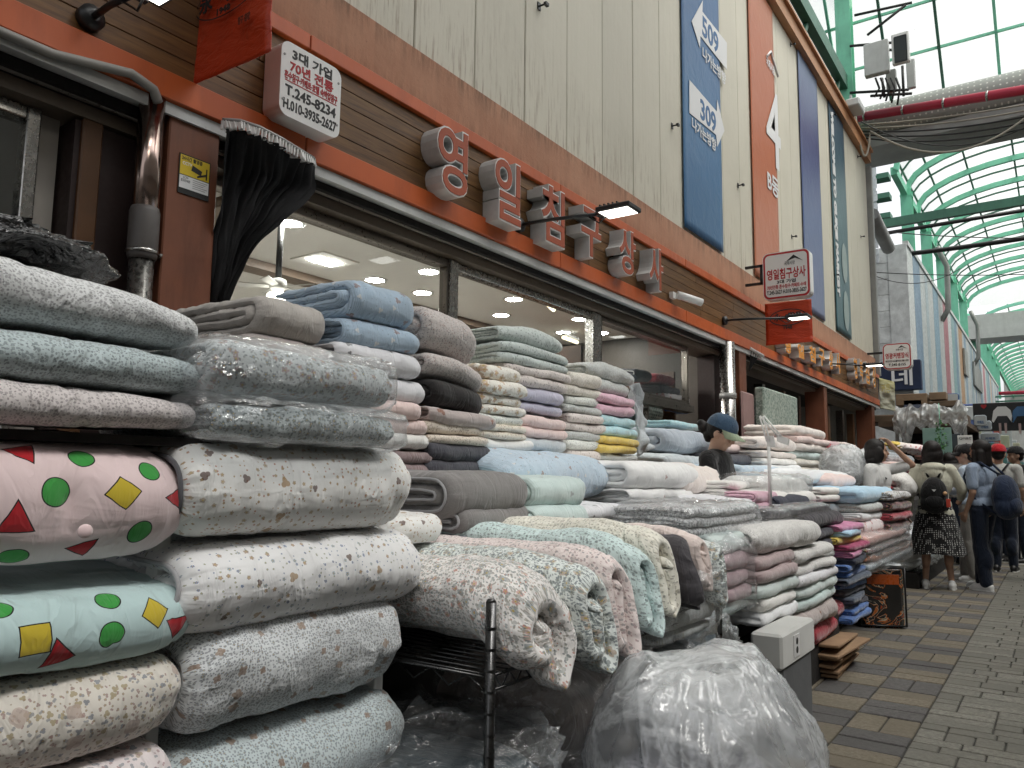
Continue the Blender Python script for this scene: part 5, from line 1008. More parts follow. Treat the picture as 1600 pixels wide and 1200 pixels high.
m_trim = fabric('dark_gingham_piping', (.10, .10, .11), gingham=(160, (.5, .5, .5))); m_trim2 = fabric('grey_gingham_piping', (.30, .30, .31), gingham=(160, (.7, .7, .7)))
p_clear = clear_plastic('clear_plastic_film', milk=.07); p_milk = clear_plastic('milky_plastic_film', milk=.30, rough=.18, bs=4.2, bst=.7, gl=.35, streak=1.9, bd=.03, sw=14.); p_dark = None
def blackbag():
    t = NT('black_polythene'); co = t.tc(); n = t.noise(co, 9, 4, .6, dist=2.); r = t.math('ABSOLUTE', t.math('SUBTRACT', n, .5)); n2 = t.noise(co, 30, 4, .6, dist=1.); r2 = t.math('ABSOLUTE', t.math('SUBTRACT', n2, .5))
    t.pbr((.008, .008, .009), .13, 0, t.bump(t.math('ADD', r, t.math('MULTIPLY', r2, .3)), 1., .03), Specular_IOR_Level=1.); return t.m
p_black = blackbag()

# ================================================================ NEAR RACK (front plane X=-1.4)
XR = -1.4
f_shape_p = fabric('pale_pink_with_outlined_shapes', (.72, .55, .54), wr=.55, shapes=None)
def shapes_for(Xf, Y0, zc, lst):
    out = []
    for kd, px, py, r, rot, col in lst:
        p = onX(px, py, Xf); R = .115; u = R * math.asin(max(-1, min(1, (p.z - zc) / R * .82))); out.append((kd, u, p.y - Y0, r, rad(rot), col))
    return out
rw = 'in the left rack column'
Y0A, Y1A = -.02, YX(286, XR)
def zz(px, py, X=XR): return ZX(px, py, X - (.10 if py > 745 else .04))
def nearq(nm, lab, m, px, ytop, ybot, kind, y0, y1, Xf=XR, W=.55, **k):
    if ytop > 680 and Xf < -1.38: k.setdefault('fx', .045)
    fx = k.pop('fx', 0)
    z0, z1 = zz(px, ybot, Xf), zz(px, ytop, Xf); y1 += .075 if px < 300 else .04; return quilt(nm, lab, m, (Xf + fx, y0, z0 - .008), W, (z1 - z0) * 1.15, y1 - y0, kind, res=k.pop('res', 1.3), **k)
shelfZ = zz(430, 690, XR)
nearq('folded_quilt', 'thick white quilt with grey leopard print, topmost on the near rack under the black bag', f_leo_w, 180, 402, 532, 'roll1.5', Y0A, Y1A, lump=1.1, shr=.2, slant=.42, puff=.8)
nearq('folded_quilt', 'blue green leopard print quilt with dark piping, middle of the top three', f_leo_b, 180, 524, 615, 'roll1.5', Y0A, YX(278, XR), shr=.25, slant=.12)
nearq('folded_quilt', 'pinkish white leopard print quilt, lowest of the three on the near rack shelf', f_leo_p, 180, 597, 672, 'roll1.5', Y0A, YX(286, XR), shr=.25, slant=.15)
za, zb = zz(140, 918), zz(140, 690); yA4 = YX(288, XR)
SH1 = shapes_for(XR, Y0A, (za + zb) / 2, [('t', 62, 708, .030, 200, RED), ('c', 148, 719, .021, 0, GRN), ('c', 243, 742, .021, 0, GRN), ('c', 98, 787, .025, 0, GRN), ('d', 193, 787, .032, 8, YEL), ('t', 32, 843, .032, 0, RED), ('c', 223, 866, .023, 0, GRN), ('t', 143, 900, .026, 200, RED), ('c', 35, 918, .024, 0, GRN), ('t', 283, 796, .028, 90, RED)])
f1 = fabric('pale_pink_with_red_triangles_green_circles_yellow_squares', (.72, .56, .56), wr=.5, shapes=SH1)
o = nearq('quilted_pad', 'pale pink pad with outlined red triangles, green circles and a yellow square', f1, 140, 682, 922, 'roll1', Y0A, yA4, seed=11, lump=.7, puff=.3, shr=.16, gather=.1, dimples=[(0.0, YX(133, XR) - Y0A, .035, .035)])
p = onX(133, 830, XR + .045); MB().ball(p, (.006, .013, .012)).build('button', fabric('pale_pink_button', (.70, .54, .54)), o)
za, zb = zz(140, 1052), zz(140, 905)
SH2 = shapes_for(XR, Y0A, (za + zb) / 2, [('d', 242, 952, .032, 5, YEL), ('c', 166, 994, .023, 0, GRN), ('d', 45, 1008, .034, 50, YEL), ('c', 177, 920, .022, 0, GRN), ('t', 85, 1038, .03, 20, RED), ('c', 2, 942, .022, 0, GRN), ('t', 280, 985, .03, 60, RED)])
f2 = fabric('mint_with_red_triangles_green_circles_yellow_squares', (.42, .55, .55), wr=.8, shapes=SH2)
nearq('quilted_pad', 'mint pad with outlined green circles and yellow squares beneath the pale pink pad', f2, 140, 905, 1052, 'roll1', Y0A, YX(298, XR), seed=12, lump=.9, puff=.5, shr=.2)
nearq('rolled_quilt', 'cream quilt with muted animals and flowers, under the mint pad', f_animal, 130, 1030, 1180, 'roll1.5', Y0A, YX(266, XR), seed=13, shr=.14)
nearq('rolled_quilt', 'pale pink quilt with muted animal print at the bottom left corner of the photo', f_animal_p, 130, 1168, 1300, 'roll1.5', Y0A, YX(262, XR), seed=14, shr=.2)
# column B
YB = YX(338, XR)
nearq('rolled_quilt', 'white rolled quilt with tan flowers and dark gingham edge, below the bagged bedding', f_paw, 480, 700, 838, 'roll2', YX(300, XR), YX(632, XR), seed=21, shr=.1, trim=m_trim, lump=.8)
nearq('rolled_quilt', 'white rolled quilt with little blue flowers and a grey gingham edge', f_bluef, 480, 836, 968, 'roll2', YX(310, XR), YX(652, XR), seed=22, shr=.16, trim=m_trim2, lump=.9)
nearq('folded_quilt', 'large white folded quilt with grey leopard print and tiny tan bears', f_bear_g, 500, 942, 1128, 'roll1.5', YX(340, -1.34), YX(664, -1.34), Xf=-1.34, W=.56, seed=23, shr=.12, lump=1.)
nearq('folded_quilt', 'pale teal quilt with grey leopard print beneath the one with tiny tan bears', f_bear_t, 500, 1108, 1255, 'roll1.5', YX(335, -1.36), YX(655, -1.36), Xf=-1.36, W=.56, seed=24, shr=.15)
nearq('folded_quilt', 'lowest pale teal leopard quilt at the bottom edge below the tiny bear quilts', f_bear_t, 500, 1240, 1400, 'roll1.5', YX(335, -1.36), YX(640, -1.36), Xf=-1.36, W=.56, seed=25, shr=.15)
# bagged bedding on the shelf
def bagged(lab, m, px0, px1, pz, yt_, yb_, Xf, W, kind='z8', seed=1, film=None, over=.03, n=96, fold=.014, cat='bedding', group=None, crumple=.02, **k):
    y0, y1 = YX(px0, Xf), YX(px1, Xf); z0, z1 = ZX(pz, yb_, Xf), ZX(pz, yt_, Xf); H = z1 - z0
    t = thing('bagged_bedding', lab, cat, (Xf - W / 2, (y0 + y1) / 2, z0), group)
    quilt('folded_bedding', None, m, (Xf - .02, y0 + .02, z0 + .006), W - .04, H * .9, y1 - y0 - .04, kind, parent=t, cat=None, seed=seed, **k)
    wrap('plastic_film', None, film or p_clear, Xf - W - over * .3, Xf + over * .6, y0 - over, y1 + over, z0 - .004, z1 + .006, None, t, n=n, ex=5, crumple=crumple, fold=fold, seed=seed, freq=7); return t
f_bagf = fabric('grey_floral_flannel', (.52, .55, .55), [(34, .42, 5, .45, .6, [(.25, .28, .29), (.42, .30, .28)], 1), (55, .36, 2, .7, .8, [(.22, .25, .26), (.33, .35, .34)], 2)], wr=1.2)
bagged('grey floral bedding in clear plastic, upper of the two on the near shelf', f_bagf, 340, 632, 480, 540, 628, -1.36, .50, 'double', 31, res=1.3, lump=1.2, fold=.008, crumple=.02)
bagged('dark grey floral bedding in clear plastic, lower of the two on the near shelf', fabric('dark_grey_floral_flannel', (.42, .46, .46), [(40, .42, 5, .45, .7, [(.16, .19, .19), (.25, .26, .26)], 1), (60, .36, 2, .7, .8, [(.15, .18, .18)], 2)], wr=1.2), 345, 645, 480, 630, 694, -1.34, .50, 'double', 32, res=1.3, lump=1.2, fold=.008, crumple=.02)
# black bag on top
pb = onX(90, 400, -1.62); wrap('black_bag', 'crumpled shiny black plastic bag lying on top of the white leopard quilt', p_black, -2.05, -1.50, -.1, YX(205, -1.55), ZX(60, 445, -1.55), ZX(60, 325, -1.6), 'bag', n=110, ex=2.6, crumple=.05, fold=.03, seed=3, freq=6, squash=lambda P: np.stack([P[..., 0], P[..., 1], P[..., 2] * (1 - .55 * np.clip((P[..., 1] + .1) / .35, 0, 1))], -1))
# rack frame
rk = thing('display_rack', 'white steel display rack with a dark shelf board under the bagged bedding', 'rack', (-1.6, .6, 0))
zs_ = ZX(300, 680, -1.42); MB().box(-1.95, -1.46, -.2, 1.35, zs_ - .022, zs_ - .004).build('shelf_board', m_dark, rk)
MB().bbox(-1.97, -1.54, -.2, 1.36, zs_ - .05, zs_ - .024, .004).build('shelf_rail', m_white, rk)
for px in (258, 596):
    yy = YX(px, -1.56); MB().bbox(-1.58, -1.54, yy - .016, yy + .016, 0, zs_ - .03, .004).build('post', m_white, rk); MB().bbox(-1.97, -1.93, yy - .02, yy + .02, 0, zs_ - .03, .004).build('post', m_white, rk)

# ================================================================ WINDOW STACKS (front plane about X=-2.3)
XW = -2.3
w1 = 'the beige stack by the curtain'
stack(w1, -2.25, 395, 520, 430, [463, 524, 560], [('beige melange quilt folded in half', f_melange, 'double', {'W': .62}), ('taupe melange quilt', f_melange2, 'double', {'dx': -.01, 'W': .62})])
w2 = 'the blue and pink stack'
stack(w2, -2.2, 540, 655, 600, [446, 505, 545, 585, 622, 650, 676, 702, 722, 745, 775], [('light blue figured quilt', f_sky, 'double'), ('light blue figured quilt', f_sky, 'double'), ('off white quilt with black specks', f_whgrey, 'double'), ('off white quilt with black specks', f_whgrey, 'double', {'dl': .05}), ('pale pink quilt', f_pink, 'z2', {'dl': .04}), ('pale pink quilt', f_pink, 'z2', {'dl': .06}), ('off white quilt', f_white, 'z2', {'dl': .1}), ('dusty mauve quilt', f_mauve, 'z2', {'dl': .12}), ('dusty mauve quilt', f_mauve, 'double', {'dl': .14}), ('dark navy quilt', f_navy, 'z2', {'dl': .12})])
w3 = 'the big roll stack'
o = stack(w3, -2.2, 678, 762, 720, [478, 552, 592, 640, 662, 680, 694, 718, 745], [('puffy taupe sprigged roll with dark spiral end', f_fern, 'roll2', {'dy': -.03, 'droop': .06, 'W': .5}), ('taupe quilt with dark sprigs', f_fern, 'roll1.5', {'droop': .05}), ('charcoal black quilt', f_black, 'roll1.5', {'dl': .05, 'droop': .04}), ('pinkish taupe quilt', f_taupe, 'double', {'dl': .04, 'droop': .02}), ('beige quilt with dark specks', f_speck_b, 'z2'), ('beige quilt with dark specks', f_speck_b, 'z2', {'dl': .02}), ('dark slate grey ribbed quilt', f_dgrey, 'double', {'dl': .05}), ('dark slate grey ribbed quilt', f_dgrey, 'double', {'dl': .04})])
w4 = 'the orange leaf stack'
stack(w4, -2.3, 752, 826, 790, [572, 596, 618, 634, 648, 663, 674, 686, 704, 728], [('white quilt with orange and tan leaves', f_orng, 'z2'), ('white quilt with orange and tan leaves', f_orng, 'z2', {'dl': .02}), ('white quilt with orange and tan leaves', f_orng, 'z2', {'dl': -.02}), ('white quilt with orange and tan leaves', f_orng, 'z2'), ('white quilt with grey green specks', f_greyp, 'z2'), ('cream quilt with peach specks', f_peach, 'z2', {'dl': .02}), ('cream quilt with peach specks', f_peach, 'z2', {'dl': .03}), ('off white quilt', f_white, 'z2', {'dl': .06}), ('off white quilt', f_white, 'z2', {'dl': .08})])
w5 = 'the grey green sprigged stack'
stack(w5, -2.35, 798, 889, 850, [515, 543, 576, 590, 608, 629, 650, 668, 684, 706], [('grey green quilt with dark sprigs', f_ggreen, 'double', {'dy': -.06, 'dl': .04, 'sag': .03}), ('grey green quilt with dark sprigs', f_ggreen, 'z4', {'dy': -.06, 'dl': .09, 'sag': .02}), ('pinkish white quilt with dark sprigs', f_gpink, 'z2', {'dl': .05}), ('pinkish white quilt with dark sprigs', f_gpink, 'z2', {'dl': .03}), ('lavender quilt with pale figures', f_lav, 'z2'), ('lavender quilt with pale figures', f_lav, 'roll1'), ('pale pink quilt', f_pink, 'z2', {'dl': .03}), ('pale pink quilt', f_pink, 'z2', {'dl': .03}), ('light blue grey quilt', f_ltgrey, 'z2', {'dl': .03})])
w6 = 'the narrow cream stack'
stack(w6, -2.4, 890, 944, 915, [582, 604, 620, 633, 647, 660, 675, 688, 703, 722], [('cream quilt with fine flowers', f_floc, 'double'), ('cream quilt with fine flowers', f_floc, 'z2'), ('white quilt with grey green specks', f_greyp, 'z2'), ('grey quilt with fine flowers', f_flog, 'z2'), ('pinkish quilt with dark sprigs', f_gpink, 'z2'), ('pinkish quilt with dark sprigs', f_gpink, 'z2'), ('grey quilt with fine flowers', f_flog, 'z2'), ('grey green specked quilt', f_greyp, 'z2'), ('pinkish white quilt with dark sprigs', f_gpink, 'z2')])
w7 = 'the pink, cyan and yellow stack'
stack(w7, -2.4, 936, 998, 968, [570, 597, 618, 633, 650, 667, 683, 696, 709, 722], [('grey quilt with fine flowers', f_flog, 'double', {'dy': -.1, 'dl': .06, 'sag': .03}), ('grey quilt with fine flowers', f_flog, 'z2', {'dy': -.04}), ('bubblegum pink quilt', f_hot, 'z2'), ('bubblegum pink quilt', f_hot, 'z2', {'dl': .03}), ('cyan quilt with fine flowers', f_cyan, 'z2'), ('cyan quilt with fine flowers', f_cyan, 'z2', {'dl': .03}), ('yellow quilt with fine flowers', f_yel, 'z2'), ('yellow quilt with fine flowers', f_yel, 'z2'), ('grey quilt with fine flowers', f_flog, 'z2')])
# platform that carries the window stacks
bp = thing('sales_platform', 'low sales platform along the windows under the quilt stacks', 'platform', (-2.5, 5, 0))
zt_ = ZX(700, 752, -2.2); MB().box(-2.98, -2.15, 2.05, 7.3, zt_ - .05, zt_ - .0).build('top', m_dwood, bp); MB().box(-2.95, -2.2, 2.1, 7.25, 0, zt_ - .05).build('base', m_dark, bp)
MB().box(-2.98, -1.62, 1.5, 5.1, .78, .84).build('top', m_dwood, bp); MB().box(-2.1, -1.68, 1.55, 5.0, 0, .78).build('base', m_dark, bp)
# ================================================================ MIDDLE ROW (front plane about X=-1.75)
XM = -1.78
def one(nm, lab, m, px0, px1, pz, yt_, yb_, Xf, W, kind, **k):
    y0, y1 = YX(px0, Xf), YX(px1, Xf); z0, z1 = ZX(pz, yb_, Xf), ZX(pz, yt_, Xf); return quilt(nm, lab, m, (Xf, y0, z0), W, (z1 - z0) * 1.04, y1 - y0, kind, **k)
one('folded_quilt', 'grey linen quilt with dotted pompom trim, upper of the grey linen pair', f_linen, 715, 832, 760, 738, 812, XM, .60, 'double', trim=m_trim2, lump=.7, yaw=.0, res=1.2)
one('folded_quilt', 'grey linen quilt with dotted trim, lower of the grey linen pair', f_linen, 735, 845, 785, 788, 842, XM + .02, .60, 'roll1.5', trim=m_trim2, lump=.8, res=1.2)
one('folded_quilt', 'navy linen quilt beneath the grey linen pair', f_denim, 735, 845, 785, 832, 862, XM + .02, .60, 'z2')
one('cushion', 'white puffy quilt with tan flowers behind the white rolled quilts', f_paw, 640, 716, 690, 797, 862, -1.62, .42, 'roll1', shr=.3, cat='quilt')
one('cushion', 'white puffy quilt corner with tan flowers, just above the red flowered quilt', f_paw, 640, 722, 690, 855, 905, -1.62, .42, 'roll1', shr=.3, cat='quilt')
one('folded_quilt', 'big pale blue quilt with small figures in the middle of the display', f_sky2, 822, 976, 900, 702, 800, -1.95, .62, 'roll1', lump=1.2, shr=.2, res=1.2)
one('folded_quilt', 'mint seersucker quilt, upper of the mint pair', f_mint, 842, 925, 880, 745, 795, -1.75, .5, 'double', lump=.8)
one('folded_quilt', 'mint seersucker quilt, lower of the mint pair', f_mint, 842, 930, 880, 790, 832, -1.73, .5, 'double', lump=.8)
one('folded_quilt', 'pale grey quilt under the big pale blue quilt', f_whgrey, 905, 992, 950, 786, 820, -1.75, .45, 'roll1', lump=.8)
w = 'the embroidered white stack'
stack(w, -1.85, 990, 1088, 1030, [722, 765, 785, 812], [('white quilt with tiny embroidery', f_emb, 'double', {'dl': .05, 'lump': .6}), ('white quilt with tiny embroidery', f_emb, 'double', {'dl': .0}), ('white plain quilt', f_white2, 'double', {'dl': -.02})], W=.6)
one('bundled_quilt', 'bulging cream pink bundle gathered beside the embroidered white stack', f_cream, 1082, 1142, 1110, 724, 790, -1.8, .42, 'roll1', lump=1.6, shr=.45, gather=1.2)
one('folded_quilt', 'flat cream pink quilt under the bulging cream pink bundle', f_cream, 1075, 1140, 1110, 786, 812, -1.8, .42, 'z2')
w = 'the mint and white stack in front of the person in the cap'
stack('the mint and white stack', -1.7, 1138, 1192, 1165, [752, 764, 775, 785, 795, 808], [('off white quilt', f_white, 'z2'), ('off white quilt', f_white, 'z2'), ('off white quilt', f_white2, 'z2'), ('pale green grey quilt', f_greenw, 'z2'), ('mint quilt', f_mint, 'z2')], W=.4)
bagged('zebra striped grey and white bedding in clear plastic at the front', f_zebra, 1085, 1188, 1140, 788, 836, -1.35, .55, 'z6', 51, lump=1.2)

# ================================================================ DRAPED ROW over the wire rack (length towards the street)
DZR = ZX(771, 1046, -1.16)
def drape(lab, m, px0, px1, yt_, yb_, kind, Xf=-1.16, L=.85, seed=1, lean=0., m2=None, **k):
    """layers stand side by side on their folds; long axis towards the street, front end sags over the rack edge"""
    for q in ('bx', 'H'): k.pop(q, None)
    y0, y1 = YX(px0, Xf), YX(px1, Xf); pc = (px0 + px1) / 2; zt_, zb_ = ZX(pc, yt_, Xf), ZX(pc, yb_, Xf); Wd = (y1 - y0) * 1.15; V_ = zt_ - zb_
    def post(p):
        x, y, z = p[..., 0], p[..., 1], p[..., 2]; t_ = np.clip((x - (Xf - .30)) / .30, 0, 1); back = np.clip((Xf - .08 - x) / .10, 0, 1)
        f = 1 - back * (1 - (zt_ - DZR) / V_); z2 = zt_ + .02 - (zt_ - z) * f - .035 * t_ ** 2; bulge = 1 + .22 * np.clip((zt_ - z) / V_, 0, 1) * t_
        ym = (y0 + y1) / 2; return np.stack([x + .05 * np.clip((zt_ - z) / V_, 0, 1) * t_, ym + (y - ym) * bulge + lean * (z - zt_), z2], -1)
    return quilt('draped_quilt', lab, m, (Xf - L, y0 - .02, zt_), V_, Wd, L, kind, F=(0, 0, 1), Ld=(1, 0, 0), Bd=(0, 1, 0), seed=seed, post=post, trim=None, shr=.07, **k)
drape('white quilt with red and grey flowers hanging over the front rack post', f_lflow_r, 795, 893, 888, 1085, 'roll1.5', -1.10, .80, 61, bx=.42, H=.24, lump=1.0, gather=.3, res=1.3)
drape('mint white quilt with grey flowers, second of the draped row', f_lflow_g, 893, 950, 866, 1075, 'roll1.5', -1.10, .95, 62, bx=.42, H=.24, lump=1.0, gather=.3, res=1.2)
drape('pale pink quilt with small grey print in the draped row', f_lpink, 950, 988, 856, 1040, 'roll1.5', -1.12, .95, 63, bx=.38, H=.22, lump=1.0, gather=.3)
drape('mint quilt with small grey print in the draped row', f_lmint, 988, 1021, 832, 1005, 'roll1.5', -1.12, .95, 64, bx=.38, H=.22, lump=1.2)
drape('cream quilt with small grey print in the draped row', f_lcream, 1021, 1058, 815, 985, 'roll1.5', -1.12, .95, 65, bx=.38, H=.22, lump=1.2)
drape('charcoal padded quilt in the draped row', f_char, 1058, 1085, 822, 960, 'roll1.5', -1.12, .9, 66, bx=.36, H=.20, lump=1.4)
drape('pale pink ruffled blanket beside the charcoal padded quilt', f_pinkruf, 1085, 1104, 820, 935, 'roll1.5', -1.14, .9, 67, bx=.3, H=.18)
drape('mint white quilt with grey flowers at the far end of the draped row', f_lflow_g, 1104, 1124, 830, 960, 'roll1.5', -1.14, .9, 68, bx=.36, H=.18)
wr_ = thing('wire_rack', 'dark steel wire rack with a grooved post carrying the draped quilts', 'rack', (-1.5, 2.4, 0))
m_post = plain('dark_chrome', (.09, .09, .09), .3, 1., .2, 5, .05)
for (px, xx) in ((771, -1.16), (771, -2.0), (1118, -1.16)):
    yy = YX(771, -1.16) if px == 771 else YX(px, xx); top = ZX(771, 940, -1.16)
    b = MB(); b.tube([(xx, yy, 0), (xx, yy, top)], .0135, 14)
    for k in range(int(top / .05)): b.tube([(xx, yy, .03 + k * .05), (xx, yy, .036 + k * .05)], .0148, 14, False)
    b.tube([(xx, yy, top), (xx, yy, top + .008)], [.0135, .008], 14); b.build('post', m_post, wr_)
zr = ZX(771, 1058, -1.16); ya, yb = YX(771, -1.16), YX(1118, -1.16)
for z in (zr, zr - .035):
    b = MB()
    for x_ in (-1.17, -2.0): MB().tube([(x_, ya, z), (x_, yb, z)], .004, 6).build('rail', m_post, wr_)
b = MB(); P = []
n = 50
for k in range(n): P.append((-1.17, ya + (yb - ya) * k / (n - 1), zr - (.0 if k % 2 else .035)))
b.tube(P, .0025, 5); P2 = [(-2.0 + .83 * k / 14, ya, zr - (.0 if k % 2 else .035)) for k in range(15)]; b.tube(P2, .0025, 5); b.tube([(-2.0, ya, zr), (-1.17, ya, zr)], .004, 6); b.build('zigzag_brace', m_post, wr_)
b = MB()
for k in range(40): yy = ya + .01 + (yb - ya - .02) * k / 39; b.tube([(-2.0, yy, zr + .004), (-1.17, yy, zr + .004)], .0025, 5)
b.build('wire_shelf', m_post, wr_, kind='stuff')
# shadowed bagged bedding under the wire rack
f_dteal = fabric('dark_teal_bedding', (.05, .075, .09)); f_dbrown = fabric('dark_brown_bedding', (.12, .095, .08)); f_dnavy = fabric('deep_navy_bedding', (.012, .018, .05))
def gbag(lab, m, x0, x1, y0, y1, z0, z1, kind='z3', seed=1, film=None, **k):
    t = thing('bagged_bedding', lab, 'bedding', ((x0 + x1) / 2, (y0 + y1) / 2, z0)); quilt('folded_bedding', None, m, (x1 - .03, y0 + .03, z0), x1 - x0 - .06, (z1 - z0) * .9, y1 - y0 - .06, kind, parent=t, cat=None, seed=seed, **k)
    wrap('plastic_film', None, film or p_clear, x0, x1, y0, y1, z0 - .003, z1 + .03, None, t, n=96, ex=4, crumple=.04, fold=.035, seed=seed, freq=5); return t
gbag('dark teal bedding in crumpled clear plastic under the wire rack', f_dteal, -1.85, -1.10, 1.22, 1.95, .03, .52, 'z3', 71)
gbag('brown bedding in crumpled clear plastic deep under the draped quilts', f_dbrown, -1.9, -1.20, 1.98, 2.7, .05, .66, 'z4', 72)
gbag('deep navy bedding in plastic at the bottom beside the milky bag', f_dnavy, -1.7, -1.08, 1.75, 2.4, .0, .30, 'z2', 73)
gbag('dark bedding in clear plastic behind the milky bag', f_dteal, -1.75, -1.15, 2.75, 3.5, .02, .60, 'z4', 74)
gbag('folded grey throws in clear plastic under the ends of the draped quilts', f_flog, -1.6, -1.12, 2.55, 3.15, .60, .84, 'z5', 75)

# big milky bag in the foreground
mb_ = thing('milky_bag', 'large milky plastic bag of pillows on the ground in the foreground', 'bag', (-.9, 2.32, 0))
f_mesh = fabric('lilac_grey_mesh', (.66, .64, .70), stripes=(60, (.16, .16, .19), .35, 1), wr=.3); f_in = fabric('white_pillow', (.74, .74, .76))
quilt('pillow', None, f_mesh, (-.70, 2.04, .16), .44, .26, .50, 'roll1', parent=mb_, cat=None, lump=.8); quilt('pillow', None, f_in, (-.70, 2.06, .40), .42, .20, .48, 'roll1', parent=mb_, cat=None, lump=1.2, shr=.4); quilt('pillow', None, f_white2, (-.66, 2.05, .0), .5, .18, .52, 'roll1', parent=mb_, cat=None)
def sq(P):
    z = P[..., 2]; k = 1 - .22 * np.clip(z / .37, 0, 1) ** 2; return np.stack([P[..., 0] * k, P[..., 1] * k, z], -1)
for s_, rr in ((5, 1.0),): wrap('bag_film', None, p_milk, -1.22, -.60, 1.98, 2.66, .0, .70, None, mb_, n=320, ex=2.4, crumple=.12, fold=.016, oc=(.4, .12), seed=s_, freq=2.4, squash=lambda P: (lambda Q: np.stack([Q[..., 0], Q[..., 1], np.where(Q[..., 2] > .24, .24 + .13 * np.tanh((Q[..., 2] - .24) / .13) + .03 * fnoise(Q * 6), Q[..., 2])], -1))(pleats(sq(P), .3, .3)))
# standing grey pad with a label in a bag, red items and cardboard
t = thing('packaged_pad', 'grey pad wrapped in white mesh with a printed label, standing behind the milky bag', 'package', (-1.1, 4, 0))
ya, yb = YX(1222, -1.05), YX(1268, -1.05); zt_ = ZX(1240, 998, -1.05)
MB().bbox(-1.20, -1.08, ya, yb, 0, zt_, .03).build('grey_body', plain('grey_felt', (.13, .135, .14), .9, bump=.4), t)
MB().bbox(-1.215, -1.07, ya - .02, yb + .02, zt_ - .13, zt_ + .03, .012).build('mesh_band', fabric('white_mesh', (.46, .46, .44), gingham=(140, (.3, .3, .3)), wr=.5), t)
lb = MB().box(-1.069, -1.066, ya + .16, ya + .26, zt_ - .10, zt_ + .0).build('label', ink_w, t); 
for k in range(2): MB().tube([(-1.066, ya + .21, zt_ - .03 - .04 * k), (-1.0645, ya + .21, zt_ - .03 - .04 * k)], .016, 12).build('round_mark', ink_k, t)
# ================================================================ FRONT RIGHT STACKS (front plane X=-1.2)
stack('the dusty pink bagged stack', -1.28, 1122, 1184, 1150, [834, 868, 894, 916, 938, 962], [('pale green grey blanket', f_greenw, 'double'), ('dusty pink plush blanket', f_mauvep, 'z2'), ('dusty pink plush blanket', f_mauvep, 'double'), ('dusty pink plush blanket', f_mauvep, 'z2'), ('pale green blanket', f_mint, 'z2')], W=.42, name='folded_blanket', cat='blanket')
wrap('plastic_film', 'clear film around the dusty pink blankets beside the draped quilts', p_clear, -1.72, -1.24, YX(1118, -1.25), YX(1182, -1.25), ZX(1150, 965, -1.25), ZX(1150, 846, -1.25), 'film', n=90, ex=5, crumple=.03, fold=.02, seed=6)
stack('the large cream and mauve stack', -1.2, 1190, 1243, 1215, [824, 866, 888, 910, 932, 952, 974], [('large cream quilt with pale leopard print', f_ldots, 'double', {'dl': .62, 'lump': 1.1, 'shr': .25}), ('mauve plush blanket', f_mauve2, 'z2'), ('mauve plush blanket', f_mauve2, 'z2'), ('pale green grey blanket', f_greenw, 'z2'), ('off white blanket', f_white, 'z2'), ('off white blanket', f_white2, 'z2')], W=.5, name='folded_blanket', cat='blanket')
stack('the white and mint lipped stack', -1.2, 1245, 1305, 1272, [856, 880, 898, 914, 932, 950, 985], [('white blanket with grey print, upper', f_ldots, 'roll1.5'), ('white blanket with grey print', f_ldots, 'roll1.5'), ('white dotted blanket', f_whgrey, 'double'), ('mint grey blanket', f_greenw, 'double'), ('mint grey blanket', f_mint, 'double'), ('taupe blanket', f_taupe, 'z2')], W=.5, name='folded_blanket', cat='blanket')
one('folded_blanket', 'scarlet blanket just above the flattened cardboard', f_redp, 1262, 1302, 1280, 976, 1012, -1.22, .4, 'z2', cat='blanket'); one('folded_blanket', 'red knit blanket behind the scarlet one', f_redk, 1290, 1322, 1305, 946, 985, -1.25, .4, 'z3', cat='blanket')
for k in range(6):
    a = k * .02; b = MB(); y0 = 5.05 + rg.uniform(-.05, .05); b.bbox(-1.62, -1.13 + rg.uniform(-.06, .05), y0, y0 + .62, .018 + k * .034, .036 + k * .034, .004); o = b.build('flattened_carton', plain('cardboard', (.30, .19, .11), .85, 0, .15, 6, .2)); o.rotation_euler = (rg.uniform(-.04, .04), rg.uniform(-.03, .03), rg.uniform(-.25, .25)); tag(o, 'flattened brown cardboard carton, ' + ['lowest', 'second up', 'third up', 'fourth up', 'fifth up', 'topmost'][k] + ' of the pile on the paving', 'cardboard', 'flattened cartons')
MB().box(-1.75, -1.25, 3.2, 5.6, 0, .35).build('low_crates', m_dark, bp)
# charcoal stack and colourful small clothes
stack('the charcoal stack', -1.3, 1262, 1314, 1290, [802, 826, 842, 858, 876], [('charcoal blanket', f_char, 'double', {'lump': .8}), ('charcoal blanket', f_dgrey, 'z2'), ('charcoal blanket', f_dgrey, 'z2'), ('speckled grey blanket', f_flog, 'z2')], W=.55, name='folded_blanket', cat='blanket')
bagged('charcoal blanket in glossy clear plastic on top of the charcoal stack', f_char, 1205, 1300, 1250, 792, 818, -1.35, .5, 'z3', 81)
cols = [('hot pink', f_pinkh), ('sky blue', f_ltblue), ('yellow', f_yel), ('magenta', f_magk), ('hot pink', f_pinkh), ('navy', f_navy), ('royal blue', f_bluek), ('royal blue', f_bluek), ('navy', f_denim), ('royal blue', f_bluek), ('black', f_dgrey), ('navy', f_denim), ('black', f_dgrey), ('blue', f_bluek), ('royal blue', f_bluek)]
ys = [822 + i * 10.6 for i in range(16)]; zs = [ZX(1318, y_, -1.22) for y_ in ys]
cols[5] = ('dark navy', f_navy); cols[9] = ('cobalt', f_bluek); cols[7] = ('bright blue', f_bluek); cols[11] = ('inky', f_denim); cols[12] = ('coal black', f_dgrey); cols[14] = ('deep blue', f_bluek); cols[4] = ('bright pink', f_pinkh)
